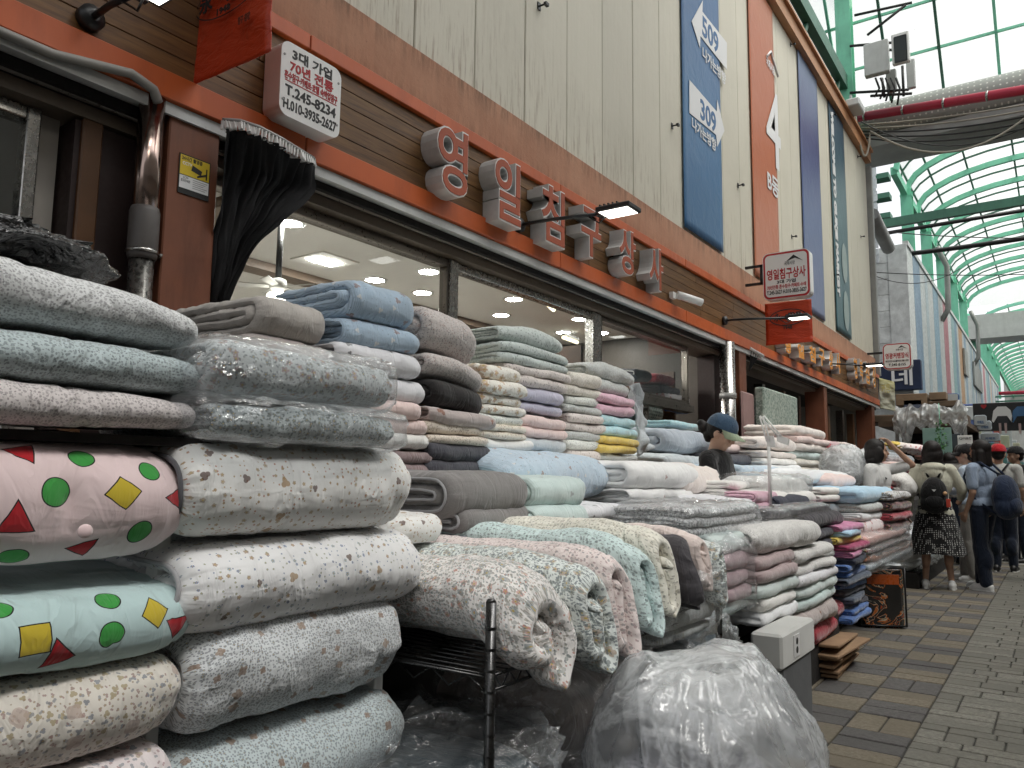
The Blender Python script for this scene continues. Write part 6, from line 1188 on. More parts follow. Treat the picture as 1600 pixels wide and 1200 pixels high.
for i, (cn, m) in enumerate(cols):
    quilt('folded_clothes', f'{cn} folded garment, number {i+1} down in the pile of bright clothes' if 0 else f'{cn} folded garment in the pile of bright small clothes' + (' near the top' if i < 5 else ' near the middle' if i < 10 else ' near the bottom'), m, (-1.2 + rg.uniform(-.03, .03), 5.75 + rg.uniform(-.04, .04), zs[i + 1]), .35, (zs[i] - zs[i + 1]) * 1.1, .6, 'z2' if i % 2 else 'double', cat='clothing', group='bright folded clothes', res=.7, lump=1.3, yaw=rg.uniform(-.12, .12))
# pale and pink stack, grey stack beyond
stack('the woven grey stack', -1.5, 1288, 1365, 1320, [762, 772, 783, 806, 822, 834, 846, 858], [('off white blanket', f_white, 'z2'), ('off white blanket', f_white, 'z2'), ('blue grey woven blanket', f_greywov, 'roll1.5'), ('blue grey woven blanket', f_greywov, 'z2', {'dl': .1}), ('pale speckled blanket', f_flog, 'z2'), ('pale speckled blanket', f_greyp, 'z2'), ('rose grey blanket', f_mauve2, 'z2')], W=.5, name='folded_blanket', cat='blanket')
stack('the sky blue and rose stack', -1.3, 1352, 1398, 1372, [762, 786, 800, 812, 834], [('sky blue fleece blanket', f_ltblue, 'z2'), ('dark speckled blanket', f_flog, 'z2'), ('white fringed blanket', f_white2, 'double'), ('rose printed white blanket', f_rose, 'double')], W=.6, name='folded_blanket', cat='blanket')
stack('the dark flowered roll stack', -1.2, 1395, 1424, 1410, [768, 783, 800, 815, 834], [('black and white flowered roll', f_bwfl, 'roll1.5'), ('dark rose flowered roll', f_darkfl, 'roll1.5'), ('red flowered roll', f_redk, 'roll1.5'), ('dark flowered roll', f_darkfl, 'roll1.5')], W=.35, name='rolled_blanket', cat='blanket')
bagged('salmon plush blanket in clear plastic, topmost above the zipped bedding bag', f_salm, 1356, 1418, 1385, 832, 850, -1.2, .6, 'z2', 91, n=60); bagged('black and white plush blanket in plastic, second above the zipped bedding bag', f_darkfl, 1354, 1422, 1385, 850, 862, -1.2, .6, 'z2', 92, n=60)
bagged('orange plush blanket in plastic, third above the zipped bedding bag', f_bear_o, 1356, 1422, 1385, 861, 876, -1.2, .6, 'z2', 93, n=60); bagged('grey plush blanket in plastic lying on the zipped bedding bag', f_greywov, 1356, 1424, 1385, 874, 888, -1.18, .6, 'z2', 94, n=60)
stack('the small pink bagged pile', -1.45, 1330, 1352, 1340, [835, 856, 876, 900, 925], [('pale pink bag of bedding', f_pink, 'roll1.5'), ('salmon pink blanket', f_salm, 'z2'), ('cream rolled blanket', f_cream, 'roll1.5'), ('rosy mauve blanket', f_mauvep, 'z2')], W=.45, name='folded_blanket', cat='blanket')
# zipped bedding bag printed black and orange, with letters VIC
t = thing('bedding_bag', 'square zipped bedding bag showing black and orange print and letters VIC, on the paving', 'bag', (-1.32, 7.25, 0))
def _vic():
    tt = NT('black_orange_blanket_print'); co = tt.tc('Object'); n = tt.noise(tt.vm('MULTIPLY', co, (3, 3, 4)), 1.5, 3, .5, dist=2.5)
    c = tt.ramp(n, [(.0, (.012, .01, .01)), (.47, (.02, .016, .016)), (.5, (.45, .12, .02)), (.53, (.5, .42, .3)), (.55, (.02, .018, .018)), (.64, (.40, .07, .02)), (.68, (.03, .02, .02))], 'CONSTANT'); tt.pbr(c, .25, Coat_Weight=.6, Coat_Roughness=.1); return tt.m
yaw = rad(28); cy, sy_ = math.cos(yaw), math.sin(yaw); ctr = Vector((-1.33, 7.28, 0)); 
def rb(x, y, z): return ctr + Vector((x * cy - y * sy_, x * sy_ + y * cy, z))
def rbox(nm, m, x0, x1, y0, y1, z0, z1, bev=.03):
    b = MB(); b.bbox(x0, x1, y0, y1, z0, z1, bev); b.v = [tuple(rb(*v)) for v in b.v]; return b.build(nm, m, t)
hb = .50; rbox('front_panel', _vic(), -.17, .17, -.20, .19, .0, hb, .03); rbox('side_panel', plain('pale_green_print', (.35, .37, .27), .4, 0, .3, 12), .165, .176, -.16, .16, .03, hb - .04, .004); rbox('top_flap', plain('grey_clear_vinyl', (.35, .37, .38), .2), -.165, .165, -.19, .18, hb - .002, hb + .025, .012)
R_ = Vector((-sy_, cy, 0)) ; txt('VIC', .2, .10, rb(.179, 0, .28), R_, Z_, ink_r, t, .01)
b = MB()
for z in (.03, hb - .01):
    b.tube([rb(.175, -.2, z), rb(-.175, -.205, z), rb(-.175, .19, z)], .008, 6); b.tube([rb(.175, -.2, z), rb(.178, .19, z)], .008, 6)
for q in ((.175, -.2), (-.175, -.205), (.178, .19)): b.tube([rb(*q, .03), rb(*q, hb)], .008, 6)
b.build('piping', m_black, t); MB().tube([rb(.18, .0, hb - .06), rb(.22, .05, hb - .12), rb(.24, .12, hb - .2), rb(.2, .16, hb - .1), rb(.18, .15, hb - .06)], .007, 6).build('handle', m_black, t)
rbox('orange_band', plain('orange_print', (.50, .10, .02), .3), -.12, .13, -.204, -.2005, hb - .14, hb - .06, .001)

# ================================================================ BACK MIDDLE: between and behind the stall keepers
one('folded_quilt', 'pale blue grey folded quilt left of the person in the cap', fabric('pale_blue_grey', (.36, .40, .45)), 1050, 1130, 1090, 670, 716, -2.4, .6, 'roll1.5')
one('folded_quilt', 'flat white quilt below the pale blue grey one left of the cap', f_ltgrey, 1048, 1125, 1090, 712, 735, -2.35, .6, 'z2')
one('folded_quilt', 'pale green and yellow print quilt behind the person in the cap', f_cyan, 1050, 1105, 1090, 662, 672, -2.7, .5, 'z2')
one('folded_quilt', 'pink dotted quilt right behind the person in the cap', f_pink, 1140, 1172, 1155, 692, 712, -2.3, .5, 'roll1'); one('folded_quilt', 'dark grey roll below the pink dotted quilt', f_dgrey, 1138, 1180, 1160, 708, 730, -2.2, .4, 'roll1')
stack('the large cream stack before the green panel', -2.1, 1196, 1250, 1220, [682, 706, 716, 726, 738, 750], [('cream folded quilt', f_cream, 'roll1.5', {'shr': .2}), ('cream quilt', f_cream, 'z2'), ('white quilt', f_white, 'z2'), ('white quilt', f_white2, 'z2'), ('white quilt', f_white, 'z2')], W=.6)
stack('the pale heap right of the white stand', -2.2, 1246, 1296, 1270, [668, 684, 694, 706, 718, 730, 745], [('cream flat quilt', f_cream, 'z2', {'dl': -.1}), ('pink white quilt', f_pink, 'double'), ('cream quilt', f_cream, 'z2'), ('pale mint quilt', f_mint, 'z2'), ('cream quilt', f_floc, 'z2'), ('cream quilt', f_floc, 'z2')], W=.6)
one('folded_quilt', 'wide pale blue quilt spread behind the white stand', f_sky2, 1165, 1232, 1200, 728, 748, -1.9, .7, 'z2'); one('folded_quilt', 'white quilt spread right of the white stand', f_white2, 1232, 1330, 1290, 735, 757, -1.7, .8, 'z2'); one('folded_quilt', 'pale pink bundle beside the person in white', f_pink, 1300, 1346, 1320, 738, 768, -1.6, .5, 'roll1', shr=.4)
bagged('long white bedding in cloudy plastic in front of the pale heap', f_white, 1205, 1272, 1235, 742, 782, -1.55, .7, 'z2', 97, n=70, over=.02); one('folded_quilt', 'long white quilt lying under the cloudy plastic bag', f_white, 1200, 1275, 1235, 768, 795, -1.5, .6, 'z2')
one('folded_quilt', 'dark navy bagged quilt under the long white bedding', f_navy, 1215, 1268, 1240, 776, 800, -1.45, .5, 'double'); one('folded_quilt', 'pink flowered quilt left of the navy bag, upper', f_hot, 1182, 1216, 1200, 768, 786, -1.5, .22, 'double', dimples=()) ; one('folded_quilt', 'pink flowered quilt left of the navy bag, lower', f_hot, 1184, 1218, 1200, 784, 800, -1.5, .22, 'double')
one('folded_quilt', 'white dotted quilt in front of the pink flowered pair', f_whgrey, 1150, 1190, 1170, 776, 806, -1.5, .45, 'roll1')
# under-table mass carrying the right stacks
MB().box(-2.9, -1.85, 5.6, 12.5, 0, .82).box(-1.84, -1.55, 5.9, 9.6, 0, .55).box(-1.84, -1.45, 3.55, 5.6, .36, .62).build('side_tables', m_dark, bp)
# hanging towel and rolled goods in the doorway
tw = thing('hanging_towel', 'pale blue towel hanging beside the pink, cyan and yellow stack', 'towel', tuple(onX(1000, 650, -2.5)))
fabric_banner('towel_cloth', f_ltgrey, onX(1004, 712, -2.42), onX(1026, 700, -2.42), onX(984, 600, -2.5), onX(992, 600, -2.5), tw, amp=.05, n=(20, 30), thick=.012, seed=9)
sh = thing('goods_shelf', 'dark shelf of bedding in the shop doorway', 'shelf', (-4, 7, 0))
for z in (.5, 1.05, 1.6, 1.95): MB().box(-4.4, -3.5, 6.1, 8.2, z - .03, z).build('shelf_board', m_dwood, sh)
for y in (6.1, 8.2): MB().box(-4.4, -3.5, y, y + .04, 0, 2.4).build('side_panel', m_dwood, sh)
def rollx(lab, m, px, py, X, r, L, trim=None):
    c = onX(px, py, X); quilt('rolled_quilt', lab, m, (X, c.y - r, c.z - r), 2 * r, 2 * r, L, 'roll2', F=(0, -1, 0), Ld=(-1, 0, 0), cat='quilt', trim=trim)
f_gg = fabric('green_grey_gingham', (.40, .44, .40), gingham=(30, (.12, .15, .13)))
one('folded_quilt', 'green grey gingham quilt inside the doorway, upper', f_gg, 1006, 1048, 1025, 624, 662, -3.3, .5, 'roll1'); one('folded_quilt', 'green grey gingham quilt inside the doorway, lower', f_gg, 1006, 1048, 1025, 660, 680, -3.3, .5, 'z2'); one('folded_quilt', 'dull brown quilt under the gingham quilts in the doorway', f_taupe, 1006, 1040, 1025, 678, 700, -3.3, .5, 'z2')
one('rolled_quilt', 'slate roll with pale rim high in the doorway', f_denim, 985, 1004, 995, 580, 602, -3.4, .4, 'roll1', trim=m_white); one('rolled_quilt', 'dark grey roll with white rim high in the doorway', f_dgrey, 1003, 1026, 1014, 574, 600, -3.4, .4, 'roll1', trim=m_white)
one('rolled_quilt', 'dull red roll with a white band high in the doorway', f_redk, 1034, 1062, 1048, 584, 604, -3.4, .4, 'roll1'); one('folded_quilt', 'pale flowered quilt on the doorway shelf', f_rose, 1040, 1084, 1060, 616, 630, -3.4, .4, 'z2'); one('folded_quilt', 'blue bedding with a yellow corner on the doorway shelf', f_bluek, 1052, 1084, 1066, 630, 648, -3.4, .4, 'roll1'); one('rolled_quilt', 'dark brown roll on the doorway shelf', f_char, 1036, 1070, 1052, 602, 620, -3.4, .4, 'roll1')
# green speckled panel, white folding stand
t = thing('foam_panel', 'speckled grey green foam panel standing behind the stall', 'panel', tuple(onX(1210, 690, -2.9)))
def _foam():
    tt = NT('speckled_foam'); co = tt.tc(); v = tt.N('ShaderNodeTexVoronoi', {'Vector': co, 'Scale': 45.}); c = tt.ramp(tt.N('ShaderNodeSeparateColor', {0: v.outputs['Color']}).outputs[0], [(0, (.20, .26, .22)), (.35, (.30, .37, .32)), (.7, (.40, .46, .41))], 'CONSTANT'); tt.pbr(c, .7); return tt.m
a, b_ = onX(1180, 700, -2.95), onX(1234, 700, -2.95); MB().bbox(-2.95, -2.83, a.y, b_.y, ZX(1208, 735, -2.9), ZX(1208, 612, -2.9), .02).build('panel_body', _foam(), t); MB().bbox(-2.98, -2.94, a.y - .45, a.y - .02, ZX(1172, 715, -2.9), ZX(1172, 612, -2.9), .02).build('pink_panel', plain('dusty_pink_board', (.30, .19, .18), .7), t)
t = thing('folding_stand', 'white folding arm stand with a clipped tray, rising from the blankets', 'stand', tuple(onX(1203, 800, -1.5)))
def S_(px, py, X=-1.5): return onY(px, py, onX(1203, 760, -1.5).y)
MB().tube([S_(1204, 795), S_(1201, 698)], .012, 8).build('upright', m_white, t)
for off in (-2, 3): MB().tube([S_(1200 + off, 690), S_(1189 + off, 650)], .006, 6).build('arm', m_white, t); MB().tube([S_(1190 + off * 1.3, 650), S_(1218 + off, 682)], .006, 6).build('arm', m_white, t)
MB().prism([S_(1197, 681), S_(1208, 681), S_(1211, 698), S_(1199, 700)], (0, .015, 0)).build('joint_plate', m_white, t); MB().prism([S_(1213, 678), S_(1233, 686), S_(1231, 696), S_(1214, 690)], (0, .02, 0)).build('tray', m_white, t)
# ================================================================ people
def skinmat(name, col): return plain(name, col, .55, 0, .08, 8, .08, 60, .001)
sk1 = skinmat('skin_light', (.52, .33, .24)); sk2 = skinmat('skin_tan', (.40, .24, .165))
def hairm():
    t = NT('dark_hair'); co = t.tc(); n = t.noise(t.vm('MULTIPLY', co, (60, 60, 6)), 2, 4, .6); t.pbr(t.ramp(n, [(.3, (.004, .003, .003)), (.7, (.014, .010, .009))]), .55, 0, t.bump(n, .7, .006), Specular_IOR_Level=.3); return t.m
m_hair = hairm()
def cloth(name, col, **k):
    if name in _mc: return _mc[name]
    t = NT(name); co = t.tc(); n = t.noise(t.vm('MULTIPLY', co, (7, 7, 3.5)), 1.3, 4, .6, dist=1.5); r = t.math('ABSOLUTE', t.math('SUBTRACT', n, .5))
    c = col
    if 'dots' in k:
        v = t.N('ShaderNodeTexVoronoi', {'Vector': t.vm('MULTIPLY', co, (1, 1, 1)), 'Scale': k['dots'], 'Randomness': .25}); c = t.mix(t.math('LESS_THAN', v.outputs[0], .3), col, (.5, .5, .48))
    t.pbr(c, .85, 0, t.bump(r, .8, .03), Sheen_Weight=.2, Specular_IOR_Level=.2); _mc[name] = t.m; return t.m
def blob(name, prims, mat, parent, vox=.011, sm=2, T=None):
    b = MB()
    for p in prims:
        if p[0] == 'c':
            _, a, q, r1, r2 = p; a = Vector(a); q = Vector(q); n = 5; b.tube([a.lerp(q, i / n) for i in range(n + 1)], [r1 + (r2 - r1) * i / n for i in range(n + 1)], 12); b.ball(a, r1, 12, 8); b.ball(q, r2, 12, 8)
        elif p[0] == 'e': b.ball(p[1], p[2], 18, 12, ax=(p[3] if len(p) > 3 else None))
    me = b.mesh('tmp'); o = bpy.data.objects.new('tmp', me); C.objects.link(o); md = o.modifiers.new('r', 'REMESH'); md.mode = 'VOXEL'; md.voxel_size = vox; md.use_smooth_shade = True
    if sm: s_ = o.modifiers.new('s', 'SMOOTH'); s_.iterations = sm; s_.factor = .5
    dg = bpy.context.evaluated_depsgraph_get(); me2 = bpy.data.meshes.new_from_object(o.evaluated_get(dg)); bpy.data.objects.remove(o); bpy.data.meshes.remove(me)
    if T: me2.transform(T)
    me2.materials.clear(); return ob(name, me2, mat, parent)
def hand(wr, d, up, sc=1., curl=.5, side=1):
    """five fingers: wr wrist, d pointing direction, up back-of-hand normal"""
    wr = Vector(wr); d = Vector(d).normalized(); up = Vector(up); up = (up - d * up.dot(d)).normalized(); s_ = d.cross(up) * side; P = []
    P.append(('c', wr, wr + d * .03 * sc, .024 * sc, .028 * sc))
    for i in range(4):
        b0 = wr + d * .078 * sc + s_ * (i - 1.5) * .0185 * sc; P.append(('c', wr + d * .03 * sc + s_ * (i - 1.5) * .012 * sc, b0, .016 * sc, .0125 * sc))
        L = (.062, .072, .067, .052)[i] * sc; q = b0 + (d * .8 - up * curl * .7).normalized() * L * .5; r_ = q + (d * .45 - up * curl * 1.3).normalized() * L * .5; P += [('c', b0, q, .0105 * sc, .0095 * sc), ('c', q, r_, .0095 * sc, .008 * sc)]
    t0 = wr + d * .02 * sc - s_ * .022 * sc; t1 = t0 + (d * .6 - s_ * .8).normalized() * .045 * sc; P += [('c', t0, t1, .014 * sc, .012 * sc), ('c', t1, t1 + (d * .9 - s_ * .2 - up * .2).normalized() * .032 * sc, .012 * sc, .009 * sc)]
    return P
def person(lab, x, y, heading, H=1.62, skin=sk1, arms=None, top=None, bottom=None, shoes=None, hair='short', hat=None, head_turn=0., head_nod=0., feet=None, sleeves='short', extra=None, female=True, glasses=False):
    """local frame: x right, y forward, z up, for a 1.65 m figure"""
    k = H / 1.65; hd = math.atan2(heading[1], heading[0]) - math.pi / 2; T = Matrix.Translation((x, y, 0)) @ Matrix.Rotation(hd, 4, 'Z') @ Matrix.Scale(k, 4)
    t = thing('person', lab, 'person', (x, y, 0)); sw = .175 if female else .20
    A = arms or {}
    L = A.get('L', [(-sw, 0, 1.34), (-sw - .04, -.02, 1.07), (-sw - .03, .06, .84)]); R = A.get('R', [(sw, 0, 1.34), (sw + .04, -.02, 1.07), (sw + .03, .06, .84)])
    F = feet or [(-.09, -.02), (.09, .04)]
    hc = Vector((0, .015, 1.535)); HT = Matrix.Translation((0, 0, 1.44)) @ Matrix.Rotation(head_turn, 4, 'Z') @ Matrix.Rotation(-head_nod, 4, 'X') @ Matrix.Translation((0, 0, -1.44))
    hp = lambda v: tuple(HT @ Vector(v)); HR = HT.to_3x3()
    B = [('e', hp((0, .0, 1.56)), (.074, .092, .10), HR), ('e', hp((0, .03, 1.50)), (.056, .062, .075), HR), ('c', hp((0, .055, 1.452)), hp((0, .065, 1.455)), .024, .02), ('c', (0, -.01, 1.38), hp((0, -.005, 1.48)), .052, .047),
         ('c', hp((0, .09, 1.545)), hp((0, .108, 1.512)), .009, .013), ('c', hp((-.018, .090, 1.482)), hp((.018, .090, 1.482)), .0085, .0085), ('c', hp((-.032, .083, 1.565)), hp((.032, .083, 1.565)), .011, .011)]
    for s_ in (-1, 1): B += [('e', hp((s_ * .075, -.005, 1.53)), (.011, .02, .032), HR), ('e', hp((s_ * .04, .062, 1.51)), (.024, .022, .03), HR)]
    B += [('e', (0, 0, 1.25), (.155, .095, .17)), ('e', (0, 0, 1.08), (.125, .09, .16)), ('e', (0, -.01, .93), (.16, .11, .13)), ('c', (-sw + .02, 0, 1.35), (sw - .02, 0, 1.35), .052, .052)]
    for J, sd_ in ((L, -1), (R, 1)):
        B += [('c', J[0], J[1], .046, .036), ('c', J[1], J[2], .036, .023)]; d = Vector(J[2]) - Vector(J[1]); upn = A.get('uL' if sd_ < 0 else 'uR', (sd_, 0, .0)); B += hand(J[2], d, upn, .95, A.get('curl', .5), 1 if sd_ > 0 else -1)
    for (fx, fy), s_ in zip(F, (-1, 1)):
        B += [('c', (s_ * .085, 0, .88), (s_ * .08 * .6 + fx * .4, fy * .5 + .02, .48), .078, .053), ('c', (s_ * .08 * .6 + fx * .4, fy * .5 + .02, .48), (fx, fy - .01, .09), .050, .030), ('e', (s_ * .0 + (s_ * .08 * .6 + fx * .4) * .6 + fx * .4, fy * .6 - .03, .34), (.048, .050, .10)), ('c', (fx, fy - .02, .05), (fx + s_ * .01, fy + .13, .035), .035, .03)]
    blob('body', B, skin, t, .0085, 2, T)
    # clothes
    if top:
        P = [('e', (0, 0, 1.25), (.178, .118, .18)), ('e', (0, 0, 1.08), (.155, .118, .17)), ('e', (0, -.01, .95), (.175, .128, .12)), ('c', (-sw + .01, 0, 1.345), (sw - .01, 0, 1.345), .066, .066), ('e', (0, -.005, 1.375), (.085, .075, .035))]
        if top[1] == 'jacket': P += [('e', (0, -.01, .84), (.20, .15, .16)), ('e', (0, -.085, 1.37), (.13, .085, .06)), ('e', (0, -.11, 1.30), (.10, .06, .09)), ('e', (0, 0, 1.2), (.2, .13, .2))]
        for J in (L, R):
            a, e, w_ = map(Vector, J)
            if sleeves == 'long': P += [('c', a, e, .066, .058), ('c', e, e.lerp(w_, .92), .058, .044)]
            else: P += [('c', a, a.lerp(e, .72), .062, .060)]
        blob('jacket' if top[1] == 'jacket' else 'shirt', P, top[0], t, .010, 2, T)
    if bottom:
        m, kd = bottom
        if kd == 'skirt':
            b = MB(); n, r_ = 72, 14; vs = []
            for i in range(r_):
                tt = i / (r_ - 1); z = .98 - .58 * tt
                for q in range(n):
                    a = 2 * math.pi * q / n; w_ = 1 + .05 * tt * math.sin(a * 9) + .03 * tt * math.sin(a * 5 + 1); vs.append(T @ Vector(((.15 + .13 * tt ** .7) * math.cos(a) * w_, (.11 + .11 * tt ** .7) * math.sin(a) * w_ - .01, z + .01 * math.sin(a * 3) * tt)))
            b.add(vs, [(i * n + q, i * n + (q + 1) % n, (i + 1) * n + (q + 1) % n, (i + 1) * n + q) for i in range(r_ - 1) for q in range(n)], True); b.build('skirt', m, t)
        else:
            P = [('e', (0, -.01, .93), (.175, .128, .12))]
            for (fx, fy), s_ in zip(F, (-1, 1)):
                kn = (s_ * .08 * .6 + fx * .4, fy * .5 + .02, .48); P += [('c', (s_ * .085, 0, .88), kn, .098, .078), ('c', kn, (fx, fy - .01, .10), .082, .068 if kd == 'loose' else .056), ('e', ((s_ * .08 * .6 + fx * .4) * .6 + fx * .4, fy * .6 - .035, .34), (.068, .070, .13))]
            blob('trousers', P, m, t, .012, 2, T)
    if shoes:
        for (fx, fy), s_ in zip(F, (-1, 1)):
            o = blob('shoe', [('c', (fx, fy - .045, .055), (fx + s_ * .012, fy + .11, .045), .042, .038), ('c', (fx, fy - .03, .08), (fx, fy + .03, .075), .04, .036), ('c', (fx, fy - .05, .03), (fx + s_ * .012, fy + .14, .028), .036, .034)], shoes, t, .008, 1, T)
            b = MB(); vs = [T @ Vector((fx + s_ * .006 + .046 * math.cos(a) * (1 if math.sin(a) > 0 else .85), fy + .045 + .135 * math.sin(a), z)) for z in (.0, .024) for a in [2 * math.pi * q / 24 for q in range(24)]]
            b.add(vs, [tuple(range(24))[::-1], tuple(range(24, 48))] + [(q, (q + 1) % 24, 24 + (q + 1) % 24, 24 + q) for q in range(24)]); b.build('sole', m_white, o)
    # hair
    hh = []
    if hair == 'bob': hh = [('e', hp((0, -.025, 1.575)), (.098, .108, .105), HR), ('e', hp((0, -.055, 1.50)), (.108, .078, .105), HR), ('e', hp((0, -.05, 1.44)), (.112, .07, .06), HR), ('e', hp((-.085, .005, 1.50)), (.028, .06, .09), HR), ('e', hp((.085, .005, 1.50)), (.028, .06, .09), HR)]
    elif hair == 'straight': hh = [('e', hp((0, -.02, 1.575)), (.092, .105, .10), HR), ('c', hp((-.06, -.04, 1.52)), hp((-.07, -.05, 1.40)), .05, .045), ('c', hp((.06, -.04, 1.52)), hp((.07, -.05, 1.40)), .05, .045), ('c', hp((0, -.06, 1.52)), hp((0, -.07, 1.40)), .06, .05), ('c', hp((-.078, .02, 1.53)), hp((-.085, .01, 1.41)), .026, .03), ('c', hp((.078, .02, 1.53)), hp((.085, .01, 1.41)), .026, .03)]
    elif hair == 'bun': hh = [('e', hp((0, -.02, 1.57)), (.083, .098, .10), HR), ('e', hp((0, -.13, 1.53)), (.045, .045, .045), HR), ('e', hp((.01, -.16, 1.55)), (.03, .03, .03), HR), ('c', hp((0, -.07, 1.50)), hp((0, -.07, 1.47)), .05, .03)]
    elif hair == 'short': hh = [('e', hp((0, -.022, 1.578)), (.084, .098, .098), HR), ('e', hp((0, -.05, 1.52)), (.072, .058, .06), HR)]
    if hh: blob('hair', hh, m_hair, t, .008, 1, T)
    for s_ in (-1, 1): blob('eye', [('e', hp((s_ * .031, .087, 1.545)), (.012, .006, .005), HR)], m_black, t, .003, 0, T)
    if hat:
        hm, brim = hat; b = MB(); n, r_ = 32, 10; vs = []
        for i in range(r_ + 1):
            th = (math.pi / 2) * i / r_
            for q in range(n): a = 2 * math.pi * q / n; vs.append(T @ (HT @ Vector((.097 * math.cos(a) * math.cos(th) ** .75, -.008 + .115 * math.sin(a) * math.cos(th) ** .75, 1.575 + .105 * math.sin(th)))))
        b.add(vs, [(i * n + q, i * n + (q + 1) % n, (i + 1) * n + (q + 1) % n, (i + 1) * n + q) for i in range(r_) for q in range(n)], True); o = b.build('cap', hm, t)
        if brim:
            b = MB(); vs = []
            for j in range(6):
                for q in range(17): a = math.pi * (.08 + .84 * q / 16); w_ = j / 5; vs.append(T @ (HT @ Vector((.094 * math.cos(a) * (1 - .12 * w_), .0 + .10 * math.sin(a) + .085 * w_ * math.sin(a) ** .6, 1.578 - .022 * w_ - .03 * abs(math.cos(a)) ** 2 * w_))))
            b.add(vs + [v + Vector((0, 0, -.005)) for v in vs], [(j * 17 + q, j * 17 + q + 1, (j + 1) * 17 + q + 1, (j + 1) * 17 + q) for j in range(5) for q in range(16)] + [(102 + j * 17 + q, 102 + (j + 1) * 17 + q, 102 + (j + 1) * 17 + q + 1, 102 + j * 17 + q + 1) for j in range(5) for q in range(16)] + [(85 + q, 86 + q, 187 + q + 1, 187 + q) for q in range(16)][:0], True); b.build('brim', brim, o)
            MB().ball(T @ (HT @ Vector((0, -.008, 1.682))), .008 * k).build('button', hm, o)
    if glasses:
        b = MB()
        for s_ in (-1, 1): b.tube([T @ (HT @ Vector((s_ * .033 + .024 * math.cos(a), .104, 1.543 + .017 * math.sin(a)))) for a in [2 * math.pi * q / 14 for q in range(15)]], .0028, 6); b.tube([T @ (HT @ Vector((s_ * .057, .10, 1.548))), T @ (HT @ Vector((s_ * .080, .0, 1.545)))], .0025, 6)
        b.build('glasses', m_black, t)
    if extra: extra(t, T)
    return t
c_blk = cloth('black_cotton_shirt', (.012, .012, .013)); c_wht = cloth('white_tshirt', (.62, .62, .61)); c_bei = cloth('sage_beige_jacket', (.50, .49, .40)); c_skirt = cloth('black_dotted_skirt', (.012, .012, .013), dots=48.)
c_blu = cloth('grey_blue_tshirt', (.25, .31, .41)); c_nav = cloth('navy_trousers', (.010, .016, .032)); c_sand = cloth('sand_trousers', (.28, .27, .25)); c_lblu = cloth('light_blue_shirt', (.42, .50, .60)); c_cap = cloth('denim_cap', (.045, .085, .14)); c_brim = cloth('pale_green_brim', (.30, .36, .25))
c_bag = cloth('black_nylon', (.010, .010, .011)); c_bag2 = cloth('navy_backpack_cloth', (.012, .022, .05)); c_red = cloth('red_cap_cloth', (.42, .012, .02)); c_greyt = cloth('light_grey_tshirt', (.42, .42, .40)); c_shoe = plain('white_leather', (.70, .70, .69), .5, 0, .05, 6, .1)
def pack(m, c, r, lab='backpack', straps=True, keyring=False, sx=1):
    def f(t, T):
        c_ = Vector(c); o = blob(lab, [('e', c_, r), ('e', c_ + Vector((0, -.01, -r[2] * .45)), (r[0] * 1.05, r[1] * .95, r[2] * .6)), ('e', c_ + Vector((0, .01, r[2] * .5)), (r[0] * .75, r[1] * .8, r[2] * .5))], m, t, .012, 2, T)
        blob('pocket', [('e', c_ + Vector((0, -r[1] * .75, -r[2] * .4)), (r[0] * .7, r[1] * .45, r[2] * .42))], m, o, .012, 1, T)
        b = MB()
        for s_ in (-1, 1): b.tube([T @ Vector((s_ * .05, c[1] + .03, c[2] + r[2])), T @ Vector((s_ * .11, -.06, 1.41)), T @ Vector((s_ * .12, .06, 1.40)), T @ Vector((s_ * .13, .12, 1.25)), T @ Vector((s_ * .15, .05, 1.05)), T @ Vector((s_ * .12, c[1] + .04, c[2] - r[2] * .8))], .013, 6)
        b.build('straps', m, o)
        if keyring:
            MB().ball(T @ (c_ + Vector((r[0] * .75, -r[1] * 1.0, .02))), .022).build('keyring_doll', plain('tan_plush', (.50, .30, .16), .8), o); q = T @ (c_ + Vector((r[0] * .95, -r[1], -.13))); MB().bbox(q.x - .02, q.x + .02, q.y - .008, q.y + .008, q.z, q.z + .09, .003).build('tag', plain('red_tag', (.55, .06, .03), .5), o)
            q = c_ + Vector((0, -r[1] * 1.02, .05)); MB().prism([T @ (q + Vector((-.022, -.005, .012))), T @ (q + Vector((0, -.005, -.014))), T @ (q + Vector((.022, -.005, .012)))], (0, -.004, 0)).build('badge', m_lgrey, o)
    return f
person('person in a blue cap with pale brim and black top, looking down among the quilts', -1.98, 5.36, (.86, .02), 1.64, sk1, top=(c_blk, 'shirt'), bottom=(c_nav, 'slim'), shoes=c_shoe, hair='bun', hat=(c_cap, c_brim), head_nod=.42, glasses=True, arms={'L': [(-.175, 0, 1.34), (-.20, .06, 1.08), (-.12, .27, 1.02)], 'R': [(.175, 0, 1.34), (.20, .06, 1.08), (.12, .27, 1.02)]})
def logo(t, T): MB().prism([T @ Vector((.05, .119, 1.25)), T @ Vector((.09, .117, 1.26)), T @ Vector((.08, .118, 1.23))], (0.0, .0, .006)).build('chest_print', m_black, t)
person('person in a white T-shirt holding a raised hand to their dark hair', -1.56, 9.0, (.80, -.25), 1.62, sk2, top=(c_wht, 'shirt'), bottom=(c_nav, 'slim'), shoes=c_shoe, hair='bob', head_turn=.5, extra=logo,
       arms={'L': [(-.175, 0, 1.34), (-.30, .22, 1.40), (-.09, .10, 1.62)], 'uL': (-.3, .3, 1), 'R': [(.175, 0, 1.34), (.21, .0, 1.07), (.16, .16, .90)]})
